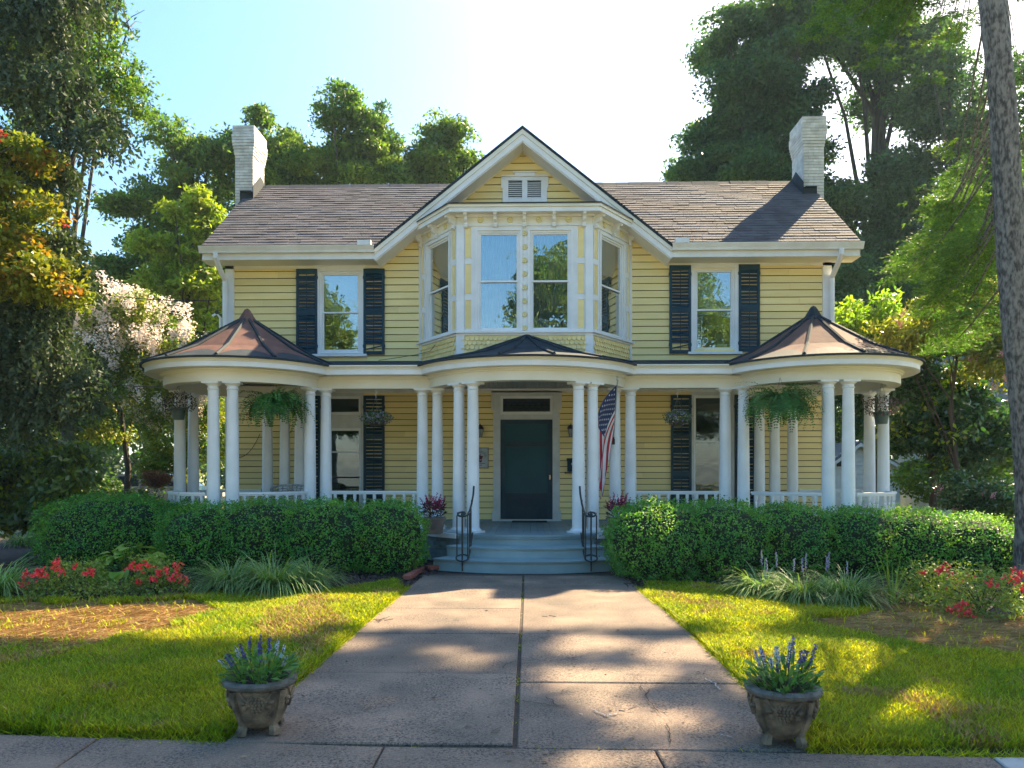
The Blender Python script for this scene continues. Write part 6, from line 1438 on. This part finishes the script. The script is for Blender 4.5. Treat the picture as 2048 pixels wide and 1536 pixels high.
# magnolia and its neighbours at the right
MAGN = leafmat('magnolia_leaf', (.20,.32,.03), (.32,.42,.05), scale=2.5, trans=.5, rnd=.3, rough=.25, spec=.6)
MAGD = leafmat('magnolia_dark_leaf', (.04,.11,.045), (.07,.14,.05), scale=2., trans=.3, rnd=.35, rough=.25, spec=.7)
def bush_tree(name, ells, label, n, per, cr, L, W, mat, cat='tree', group=None, tr=.07, k=6, **kw):
    return bgtree(name, ells, label, n, per, cr, L, W, mat, group, tr, k, **kw)
bush_tree('magnolia_tree', [E(1735,610,18.5,45,40,.5), E(1700,655,18.5,50,40,.6), E(1775,640,18.5,50,35,.6), E(1730,690,18.5,80,40,.7)], 'bright lime green young tree beside the right corner of the house', 110, 42, .34, .17, .075, MAGN)
bush_tree('glossy_tree', [E(1800,730,18,95,60,1), E(1890,800,18,110,80,1.1), E(1960,880,17,90,60,1), E(1830,860,18,80,60,.9)], 'glossy dark leaved tree with forked trunk right of the porch', 420, 60, .40, .15, .075, MAGD, tr=.10, k=8, mats=[MAGD, MAGN], frac=.08)
PINKF = pm('pink_blossom', (.55,.22,.28), (.62,.33,.36), scale=8, rough=.8, rnd=.25)
CRL = leafmat('crape_leaf', (.18,.21,.04), (.26,.25,.05), scale=1.5, trans=.45, rnd=.35, hue=.03)
def blossoms(t, ells, n, per, cr, L, mat, shell=.85, ymax=None):
    cl = ell_clumps(ells, n, shell)
    if ymax is not None: cl = cl[cl[:, 1] < ymax]
    k = len(cl)*per; c = np.repeat(cl, per, 0); o = unit(V2(k))*(rng.random(k)**.5)[:, None]*cr*np.array([.75,.75,1.25]); v, f = leaves(c+o, unit(o+V2(k)*.03), rng.uniform(L*.7, L*1.3, k), rng.uniform(L*.6, L*1.1, k), .2)
    link('blossoms', from_np('blossoms', v, quads=f, mats=[mat]), t)
el = [E(1850,660,16.5,80,60,.9), E(1940,620,16.5,80,60,1.), E(1990,720,16,70,60,.9)]
t = bush_tree('flowering_tree', el, 'pink flowering tree in front of the dark trees at right', 260, 60, .36, .11, .055, CRL, tr=.06); blossoms(t, el, 26, 40, .10, .04, PINKF, .95)
el = [E(1930,985,14.5,60,35,.6), E(1990,1000,14,60,45,.6)]
t = bush_tree('flowering_shrub', el, 'dark shrub with small pink flowers behind the right bushes', 120, 60, .25, .08, .04, MAGD, 'shrub', tr=.03); blossoms(t, el, 12, 30, .07, .03, PINKF, .95)
bush_tree('shrub', [E(1880,960,22,80,50,1.2), E(1960,930,21,90,70,1.2), E(2040,1010,18,60,60,1)], 'mid green shrubs beyond the white shed', 260, 60, .5, .13, .08, MID, 'shrub', tr=.05)
# crape myrtle with white flowers (left)
WBL = leafmat('cream_blossom', (.90,.80,.72), (.92,.87,.84), scale=6, rough=.85, rnd=.12, trans=.4, tcol=(1,.9,.85), hue=None)
el = [E(200,620,18.5,95,55,1.2), E(290,650,18.3,80,60,1.1), E(345,700,18,60,45,.9), E(220,730,18.5,130,70,1.3), E(330,790,18,70,60,1), E(150,840,18,120,70,1.2)]
t = bush_tree('crape_myrtle', el, 'tree covered in creamy white flowers left of the house', 620, 62, .42, .10, .05, CRL, tr=.09, k=9, mats=[CRL, MID], frac=.45); blossoms(t, el[:5], 340, 60, .20, .06, WBL, 1.0, 18.9); 
el = [E(395,850,19.5,50,100,.8), E(330,900,17.5,50,60,.8), E(450,860,22,60,110,1.0)]
bush_tree('background_shrub', el, 'yellow flecked shrubs seen between the left porch columns', 260, 60, .35, .09, .05, CRL, 'shrub', tr=.04, mats=[MID, CRL], frac=.45)
# aucuba like shrub at the far left
AUC = leafmat('laurel_leaf', (.07,.14,.04), (.12,.19,.045), scale=1.6, trans=.3, rnd=.4, rough=.3, spec=.6)
bush_tree('laurel_shrub', [E(60,935,13.5,110,65,.9), E(150,950,13.2,75,50,.8), E(40,1020,13,130,50,.8), E(150,1030,12.9,70,40,.6), E(-60,960,13,80,80,.9)], 'large leaved laurel shrub at the far left, sunlit tips put into the leaf colour', 330, 46, .30, .15, .06, AUC, 'shrub', tr=.04, mats=[AUC, LIME], frac=.16)  # lime clumps paint sunlit tips into the leaf colour
bush_tree('low_shrubs', [E(260,1010,17,90,40,1.), E(120,1000,19,140,60,1.)], 'dim low shrubs between the laurel and the porch', 120, 60, .4, .1, .06, DEEP, 'shrub', tr=.03)
# far woodland closing the view
cl = []
for x_ in np.arange(-75, 80, 3.2):
    y_ = 58+random.uniform(-5, 5); h_ = 10+random.uniform(-2, 3) if x_ < 18 else 17+random.uniform(-2, 4)
    if -4 < x_ < 16: h_ = 7
    cl.append((x_, y_, h_*.5, 3.2, 2.6, h_*.55))
wl = link('woodland', crown_mesh('woodland', ell_clumps(cl, 1700, .6), 32, 1.6, .68, .44, DEEP)); tag(wl, 'distant woodland closing the view behind the neighbouring gardens', 'woodland', kind='stuff')
ox, oy = .8/1.15, 1/1.15
lit = []  # ground patches that stay in the sun, as picture ellipses (px, py, rx, ry)
for q in ((1640,1345,210,62), (1500,1240,120,22), (1760,1400,120,40), (1200,1400,95,38), (1130,1350,90,20), (1300,1350,90,20), (1330,1440,110,32), (1180,1290,100,16), (1380,1300,90,18), (1210,1525,190,34), (1480,1290,90,14), (1650,1300,90,10), (880,1300,60,8), (700,1290,60,10), (560,1270,60,12), (1850,1420,110,25), (1500,1500,60,18),(960,1325,50,6),(1760,1460,90,16),(380,1275,200,16),(760,1395,40,7),(1900,1280,90,12)): lit.append(q)
def in_lit(x, y, z, grow=1.0):
    """does the sun ray through this point come down on one of the sunny patches?"""
    gx, gy = x-ox*z, y-oy*z; dxx = gx*cy+gy*sy; dyy = -gx*sy+gy*cy; ok = dyy > 1.5; dyy = np.where(ok, dyy, 1.5); px = 1024+F*dxx/dyy; py = HOR+F*EYE/dyy; r = np.zeros(np.shape(px), bool)
    for a, b, c, d in lit: r |= ((px-a)/(c*grow))**2+((py-b)/(d*grow))**2 < 1
    return r & ok
# ------------------------------------------------------------------ drooping conifers: sprays hanging from the boughs
SPR = leafmat('spruce_needles', (.030,.055,.036), (.070,.095,.050), scale=1.2, trans=.22, rnd=.4, hue=.02, rough=.6, spec=.2)
HEM = leafmat('hemlock_needles', (.065,.14,.035), (.15,.23,.04), scale=.9, trans=.42, rnd=.35, hue=.02, rough=.6, spec=.2)
def conifer(name, base, trunk, tr, boughs, label, mat, bark, strand=(.35,.9), per_m=16, nl=9, nW=.03, nL=.10, spread=.10, hang=1.0, group=None, density=1.0):
    t = root(name, base, label, 'tree', group); m = MB(); pts = [Vector(p) for p in trunk]; n = len(pts); m.tube(pts, [tr*(1-.30*i/(n-1)) for i in range(n)], 16); m.build('trunk', bark, t, smooth=True)
    V_, Q_, b0 = [], [], 0; 
    for (a, b, sag) in boughs:
        a = Vector(a); b = Vector(b); L = (b-a).length; k = 7; q = [a.lerp(b, i/(k-1))+Vector((0,0,-sag*math.sin(math.pi*.5*i/(k-1)*1.2)+sag*.5*(i/(k-1))**3)) for i in range(k)]
        ns = n0_ = int(L*per_m*density); qa = np.array([list(p) for p in q]); f = rng.uniform(.15, 1, ns)**.8*(k-1); i0 = np.minimum(f.astype(int), k-2); st = qa[i0]+(qa[i0+1]-qa[i0])*(f-i0)[:, None]
        d = np.array((b-a).normalized()); side = np.array([-d[1], d[0], 0]); off = rng.normal(0, .22, ns)*(1.2-f/(k-1)*.6); st = st+side*off[:, None]; SL = rng.uniform(*strand, ns); kp = ~in_lit(st[:, 0], st[:, 1], st[:, 2]-.15, 1.08); st, off, SL = st[kp], off[kp], SL[kp]; ns = len(st)  # sprays left out where they would shade the sunny patches
        if ns < n0_*.45: continue
        m = MB(); m.tube(q, [.018*(1-.8*i/(k-1)) for i in range(k)], 5); m.build('bough', bark, t)
        o_dir = side*np.sign(off)[:, None]*spread*3+d*.25+V2(ns)*.15; o_dir[:, 2] = -hang; o_dir = unit(o_dir)
        for j in range(nl):
            p = st+o_dir*(SL*j/nl)[:, None]+V2(ns)*.012; 
            for s in (0, 1):
                v, f_ = leaves(p, unit(V2(ns)*.7+np.array([0,-.5,.2])), rng.uniform(nL*.8, nL*1.4, ns), np.full(ns, nW), .02, droop=o_dir*1.0+V2(ns)*.55); V_.append(v); Q_.append(f_+b0); b0 += len(v)
    link('needles', from_np('needles', np.concatenate(V_), quads=np.concatenate(Q_), mats=[mat]), t); return t
bo = []
YS = 12.0
def Pv(px, py, Y): return P(px, py, Y)
for (px, py, n_, dx) in ((230,235,3,0),(180,120,3,0),(150,20,3,0),(215,-60,3,0),(155,345,3,0),(165,470,3,0),(180,530,3,0),(120,640,4,0),(90,600,3,0),(200,735,4,0),(150,760,4,0),(110,780,3,0),(60,640,3,0),(80,280,3,0),(60,120,3,0),(20,700,3,0),(60,830,3,0),(120,600,3,0)):
    for k in range(n_):
        Y2 = YS+random.uniform(-1.1, 1.2); e = P(px+random.uniform(-25, 12), py-20+random.uniform(-25, 25), Y2); bo.append(((-9.1, YS, e[2]+random.uniform(.1, .9)), e, random.uniform(.15, .5)))
conifer('spruce_tree', (-9.1, YS, 0), [(-9.1, YS, 0), (-9.1, YS, 4), (-9.05, YS, 9), (-9.0, YS, 14)], .26, bo, 'dark drooping spruce at the left edge with hanging twigs', SPR, BARKD, (.25,.85), 38, 9, .045, .085)
# leafy limb of another tree behind the spruce
el = [E(215,60,15,45,75,.7), E(200,150,15,70,55,.8), E(265,190,15,45,45,.6), E(130,90,15.5,90,120,1.), E(190,275,14.8,18,22,.25), E(60,150,16,90,190,1.2)]
bush_tree('locust_tree', el, 'light leafed tree spreading out of the top left corner', 340, 62, .36, .10, .045, MID, tr=.14, k=9, mats=[MID, LIME], frac=.12)
MAPL = leafmat('turning_maple_leaf', (.26,.22,.02), (.28,.15,.02), scale=1.1, trans=.5, tcol=(1.4,1.1,.5), rnd=.4, hue=.03)
MAPG = leafmat('maple_green_leaf', (.13,.19,.02), (.21,.24,.025), scale=1.1, trans=.5, tcol=(1.4,1.2,.5), rnd=.35, hue=.03)
MAPR = leafmat('maple_red_leaf', (.30,.05,.03), (.28,.08,.02), scale=1.1, trans=.45, tcol=(1.4,.8,.6), rnd=.35)
el = [E(30,310,10.6,75,45,.7), E(90,300,10.6,25,25,.3), E(0,390,10.6,80,50,.7), E(75,430,10.6,45,30,.4), E(20,490,10.6,80,45,.7), E(100,540,10.6,55,30,.5), E(-60,480,10.6,80,150,.8), E(20,570,10.6,90,40,.6), E(125,590,10.6,40,22,.4)]
t = bush_tree('maple_tree', el, 'maple with yellow green leaves turning red at the left edge', 330, 52, .25, .085, .055, MAPG, tr=.08, basex=-8.6, k=8, mats=[MAPG, MAPL], frac=.10)
clr = ell_clumps(el[:4], 9, .95); link('red_leaves', crown_mesh('red_leaves', clr, 14, .12, .07, .05, MAPR), t)
# the big right hand conifer: trunk leaning, boughs in the frame, high limbs over the front garden
tb = [G(2052,1182), ] ; bx0, by0 = tb[0]
YT = by0+.3
trk = [(X(2068, YT), YT, -.1), (X(2058, YT), YT, Z(1000, YT)), (X(2025, YT), YT, Z(500, YT)), (X(1983, YT), YT, Z(0, YT)), (X(1955, YT), YT+.2, 12.5), (X(1935, YT), YT+.4, 17)]
bo = []
for (px, py, n_) in ((1560,30,2),(1640,60,3),(1700,20,3),(1760,120,3),(1800,60,3),(1850,150,3),(1780,30,3),(1880,60,3),(1870,330,3),(1850,240,3),(1890,420,4),(1820,540,4),(1900,480,3),(1870,610,4),(1920,560,3),(1930,200,3),(1900,700,2),(2040,150,2),(2060,350,2),(2070,550,2),(1930,90,3),(1640,-40,3),(1740,-60,3),(1860,-40,3)):
    for k in range(n_):
        Y2 = YT+3.4+random.uniform(-1.4, 2.4); e = P(px+random.uniform(-22, 22), py-12+random.uniform(-25, 25), Y2); f = (e[2])/17; tx = float(np.interp(e[2]+.5, [p[2] for p in trk], [p[0] for p in trk])); bo.append(((tx, YT+.1, e[2]+random.uniform(.2, 1.0)), e, random.uniform(.1, .4)))
big = conifer('hemlock_tree', (trk[0][0], YT, 0), trk, .16, bo, 'big leaning conifer trunk at the right edge with drooping sprays', HEM, BARK, (.09,.26), 52, 5, .020, .06, spread=.5, hang=.5)
def deform_bark(o):
    pass
# high canopy of that tree over the front garden (above the frame): clumps added and laid out to throw the dappled shade on walk and lawn
def shade_clumps():
    out = []; n = 5000
    gx = rng.uniform(-6.5, 6.3, n); gy = rng.uniform(2.9, 7.6, n)
    for x_, y_ in zip(gx, gy):
        # the picture position of this ground point
        dxx = x_*cy+y_*sy; dyy = -x_*sy+y_*cy
        if abs(x_) > y_*.72+.9: continue
        if dyy > 1.5:
            px = 1024+F*dxx/dyy; py = HOR+F*EYE/dyy
            if py < 1262+ (26 if px < 640 else 0): continue
            if any(((px-a)/(c+14))**2+((py-b)/(d+9))**2 < 1.0 for a, b, c, d in lit): continue
        zc = random.uniform(0, 3.2)
        # height that keeps the clump above the frame at its own distance
        z0 = (EYE+.63*y_+1.5)/(1-.63*oy); z = max(z0, 10.5)+zc
        out.append((x_+ox*z, y_+oy*z, z))
    return np.array(out)
sc_ = shade_clumps()
CAN = leafmat('high_canopy_leaf', (.05,.10,.02), (.09,.13,.025), scale=.8, trans=.35, rnd=.35)
k = rng.permutation(len(sc_))[:2300]
link('high_crown', crown_mesh('high_crown', sc_[k], 26, .24, .12, .075, CAN, .6), big)
m = MB(); hi = Vector(trk[-2])
for _ in range(26):
    e = Vector(sc_[random.randrange(len(sc_))]); mid = hi.lerp(e, .5)+Vector((0,0,.8)); m = MB(); m.tube([hi+Vector((0,0,random.uniform(-2,3))), mid, e], [.10,.06,.02], 6); m.build('limb', BARK, big)
# trees across the street (behind the camera), seen only as reflections in the windows
el = [(0,0,9,4.5,4,3.5), (-2.5,.5,6.5,3,3,2.4), (2.8,0,6.2,3,3,2.4), (.5,.3,12,2.6,2.6,2.2)]
tk = [(0,0,0),(.1,0,3),(-.1,0,6),(.2,0,10)]
st = tree('street_tree', (0,0,0), tk, .3, auto_limbs(tk, el, 6), el, 420, 60, .9, .30, .18, MID, 'broad green tree across the street, leftmost as mirrored in the windows', group='trees across the street mirrored in the windows'); st.location = (-20, -34, 0); st.scale = (1.3,)*3
for i, (x_, y_, s, lab) in enumerate(((-8,-38,1.15,'smaller green tree across the street, second as mirrored in the windows'), (3,-36,1.45,'broad green tree across the street, middle as mirrored in the windows'), (14,-38,1.5,'tallest green tree across the street, fourth as mirrored in the windows'), (27,-35,1.3,'broad green tree across the street, last as mirrored in the windows'))): copy_tree(st, (x_, y_, 0), i*1.3, lab, s)
# ================================================================== neighbouring buildings and small background things
SHW = pm('white_shed_paint', (.60,.62,.62), (.50,.52,.52), scale=4, rough=.7)
yb = 27.0; xa, xb = X(1650, yb), X(1800, yb); zt = Z(935, yb); za = Z(888, yb); xm = X(1716, yb)
sh = root('shed', (xm, yb, 0), 'small white clapboard shed behind the right porch columns', 'shed')
m = MB(); m.box(xa, xb, yb, yb+3.5, 0, zt); m.prism([(xa, yb, zt), (xb, yb, zt), (xm, yb, za)], (0, 3.5, 0)); m.build('wall', SHW, sh)
z = .05
while z < za-.1:
    hw_ = (za-z)/(za-zt) if z > zt else 1; a = xm+(xa-xm)*min(1, hw_); b = xm+(xb-xm)*min(1, hw_); m = MB(); m.hexa([(a,yb-.03,z),(b,yb-.03,z),(b,yb,z),(a,yb,z),(a,yb-.008,z+.14),(b,yb-.008,z+.14),(b,yb,z+.14),(a,yb,z+.14)]); m.build('clapboard', SHW, sh); z += .155
for s_, xe in ((-1, xa-.15), (1, xb+.15)):
    m = MB(); ze = zt-.15*(za-zt)/(xm-xa); q = [(xm, yb-.2, za+.1), (xm, yb-.2, za), (xe, yb-.2, ze), (xe, yb-.2, ze+.1)]; m.prism(q if s_ < 0 else q[::-1], (0, 3.9, 0)); m.build('roof', pm('shed_roof', (.12,.12,.12), rough=.9), sh)
    m = MB(); q = [(xm, yb-.25, za+.02), (xm, yb-.25, za-.10), (xe, yb-.25, ze-.10), (xe, yb-.25, ze+.02)]; m.prism(q if s_ < 0 else q[::-1], (0, .04, 0)); m.build('bargeboard', SHW, sh)
wx0, wx1 = X(1672, yb), X(1682, yb); m = MB(); m.box(wx0-.05, wx1+.05, yb-.06, yb-.032, Z(936, yb), Z(912, yb)); wn = m.build('window', SHW, sh); bx('pane', BLACK, wn, wx0, wx1, yb-.075, yb-.061, Z(933, yb), Z(915, yb))
# neighbour's pale house behind the right trees
yb = 24.; hs = root('neighbour_house', (X(2010, yb), yb, 0), 'white neighbouring house glimpsed behind the big trunk at right', 'house')
m = MB(); m.box(X(1968, yb), X(2250, yb), yb, yb+6, 0, Z(850, yb)+.6); m.build('wall', SHW, hs)
z = .1; 
while z < Z(850, yb)+.5: m = MB(); m.hexa([(X(1968,yb),yb-.035,z),(X(2250,yb),yb-.035,z),(X(2250,yb),yb,z),(X(1968,yb),yb,z),(X(1968,yb),yb-.008,z+.16),(X(2250,yb),yb-.008,z+.16),(X(2250,yb),yb,z+.16),(X(1968,yb),yb,z+.16)]); m.build('clapboard', SHW, hs); z += .175
m = MB(); zz = Z(850, yb)+.6; m.prism([(X(1950, yb), yb-.4, zz), (X(1950, yb), yb+6.4, zz), (X(1950, yb), yb+3, zz+2)], (X(2270, yb)-X(1950, yb), 0, 0)); m.build('roof', pm('shed_roof', (.12,.12,.12), rough=.9), hs)
# garden rail by the shed
m = MB(); y_ = 20; t = root('garden_fence', (X(1830,y_), y_, 0), 'low pale rail fence between the glossy tree and the shrubs', 'fence')
for k, px in enumerate((1795, 1825, 1858)): bx('post', SHW, t, X(px,y_)-.03, X(px,y_)+.03, y_-.03, y_+.03, 0, Z(1008,y_))
for z in (Z(1015,y_), Z(1024,y_)): bx('rail', SHW, t, X(1790,y_), X(1862,y_), y_-.05, y_-.031, z-.02, z+.02)
# dark parked car glimpsed at the far left
y_ = 24.; cxm = X(275, y_); car = root('parked_car', (cxm, y_, 0), 'dark blue parked car glimpsed between shrubs left of the porch', 'car')
CARB = pm('dark_blue_car_paint', (.012,.035,.055), (.015,.04,.06), rough=.25, coat=.6, spec=.6)
def cp(nm, mat, fn, par=None, sm=False): m = MB(); fn(m); return m.build(nm, mat, par or car, smooth=sm)
body = [(-2.2,.35),(-2.25,.75),(-2.1,.95),(-1.2,1.02),(-.75,1.42),(.8,1.48),(1.5,1.05),(2.15,.9),(2.2,.35)]
cp('body', CARB, lambda m: (m.prism([(cxm+a, y_, b) for a, b in body[:4]+[(1.5,1.05),(2.15,.9),(2.2,.35)] for a, b in [(a, b)]], (0, 1.75, 0)), m.prism([(cxm+a, y_+.15, b) for a, b in ((-1.2,1.0),(-.75,1.44),(.8,1.48),(1.5,1.04))], (0, 1.45, 0))))
for a, b in ((-1.02,-.05),(.05,1.2)): cp('window', BLACK, lambda m: m.prism([(cxm+a, y_+.14, 1.06), (cxm+a+(.35 if a < 0 else 0), y_+.14, 1.38), (cxm+b-(.35 if a > 0 else 0), y_+.14, 1.40), (cxm+b, y_+.14, 1.06)], (0, .02, 0)))
for a in (-1.35, 1.35): w_ = cp('wheel', pm('tyre', (.02,.02,.02), rough=.9), lambda m: m.tube([(cxm+a, y_-.02, .33), (cxm+a, y_+.2, .33)], .33, 18)); cp('rim', pm('alloy', (.4,.4,.42), rough=.3, metal=.8), lambda m: m.tube([(cxm+a, y_-.03, .33), (cxm+a, y_-.021, .33)], .2, 12), w_)
cp('headlight', pm('lamp_glass', (.5,.5,.5), rough=.2), lambda m: m.box(cxm+2.0, cxm+2.18, y_-.01, y_+.3, .68, .82)); cp('headlight', MAT['lamp_glass'], lambda m: m.box(cxm+2.0, cxm+2.18, y_+1.45, y_+1.76, .68, .82))
# reddish dried plant left of the porch
el = [E(314,960,15.5,20,18,.25)]; bush_tree('dried_plant', el, 'reddish brown dried plant behind the far left bush', 26, 60, .12, .08, .02, leafmat('dried_red', (.30,.14,.10), (.22,.09,.07), trans=.3), 'plant', tr=.02, k=3)
# overhead service wires
def wire(a, b, sag, label):
    a, b = Vector(a), Vector(b); m = MB(); m.tube([a.lerp(b, k/16)+Vector((0,0,-sag*4*(k/16)*(1-k/16))) for k in range(17)], .009, 5, caps=False); o = m.build('overhead_wire', pm('black_cable', (.03,.03,.03), rough=.6)); tag(o, label, 'wire', 'overhead wires left of the house')
wire(P(-150,500,11), (XL-.2, WY, Z(597, WY)), .25, 'upper black service wire running to the left corner of the house')
wire(P(-150,735,12), P(480,770,19), .15, 'lower thin service wire crossing behind the left round porch roof')
wire(P(60,540,13), P(250,730,19), .1, 'steep thin wire hanging through the white flowering tree')
# telephone cable sagging on the left wall and bay
m = MB(); a, b = (X(452,WY)+.25, WY-.035, Z(915,WY)), (X(521,WY), WY-.035, Z(868,WY)); m.tube([(a[0]+(b[0]-a[0])*k/10, a[1], a[2]+(b[2]-a[2])*(k/10)**2.2) for k in range(11)], .006, 5); m.build('cable', pm('black_cable', (.03,.03,.03), rough=.6), house)
m = MB(); m.tube([(X(760,WY), WY-.15, Z(722,WY)), (X(800,WY), WY-.12, Z(716,WY)), (X(836,WY), WY-.1, Z(710,WY)), (X(862,15), 15-.1, Z(703,15)), (X(871,14.9), 14.85, Z(690,14.9))], .006, 5); m.build('cable', MAT['black_cable'], house)
# ------------------------------------------------------------------ thin bluish haze added to veil the shaded trees
HZ = bpy.data.materials.new('haze'); HZ.use_nodes = True; N_ = HZ.node_tree.nodes; N_.remove(N_['Principled BSDF']); pv = N_.new('ShaderNodeVolumePrincipled'); pv.inputs['Color'].default_value = (.62, .85, .97, 1); pv.inputs['Density'].default_value = .00045; pv.inputs['Anisotropy'].default_value = .35
HZ.node_tree.links.new(pv.outputs[0], N_['Material Output'].inputs['Volume'])
m = MB(); m.box(-420, 420, -80, 820, -1.6, 45); hz = m.build('haze', HZ); hz['kind'] = 'stuff'; hz['label'] = 'thin bluish haze added to veil the garden and trees'
# knobbly outline and plates on the big trunk
for o in bpy.data.objects:
    if o.name.startswith('trunk') and o.parent == big:
        ns, nk = 150, 56; zz = np.linspace(-.1, 17, ns); cx = np.interp(zz, [p[2] for p in trk], [p[0] for p in trk]); cyy = np.interp(zz, [p[2] for p in trk], [p[1] for p in trk]); rr = .165*(1-.22*zz/17)+.07*np.exp(-np.maximum(zz, 0)*2.2)
        ph = np.linspace(0, 2*np.pi, nk, endpoint=False); A, ZZ = np.meshgrid(ph, zz)
        tx_ = A*.25*20; pl = vnoise(tx_.ravel(), ZZ.ravel()*1.0, 2.2, 31).reshape(A.shape); pl2 = vnoise(tx_.ravel()+7, ZZ.ravel()*2.2, 3.1, 32).reshape(A.shape)
        d = .022*np.clip((pl-.35)*3, 0, 1)+.014*pl2+.02*np.sin(ZZ*1.3+A); rad = rr[:, None]+d-.02
        v = np.stack([cx[:, None]+rad*np.cos(A), cyy[:, None]+rad*np.sin(A), ZZ], 2).reshape(-1, 3); i = np.arange(ns-1)[:, None]*nk; k = np.arange(nk)[None]; k2 = (k+1) % nk
        q = np.stack([i+k, i+k2, i+nk+k2, i+nk+k], 2).reshape(-1, 4); o.data = from_np('trunk', v, quads=q, mats=[BARK], smooth=True); o.matrix_parent_inverse = Matrix.Translation(-WL[big.name])
        break
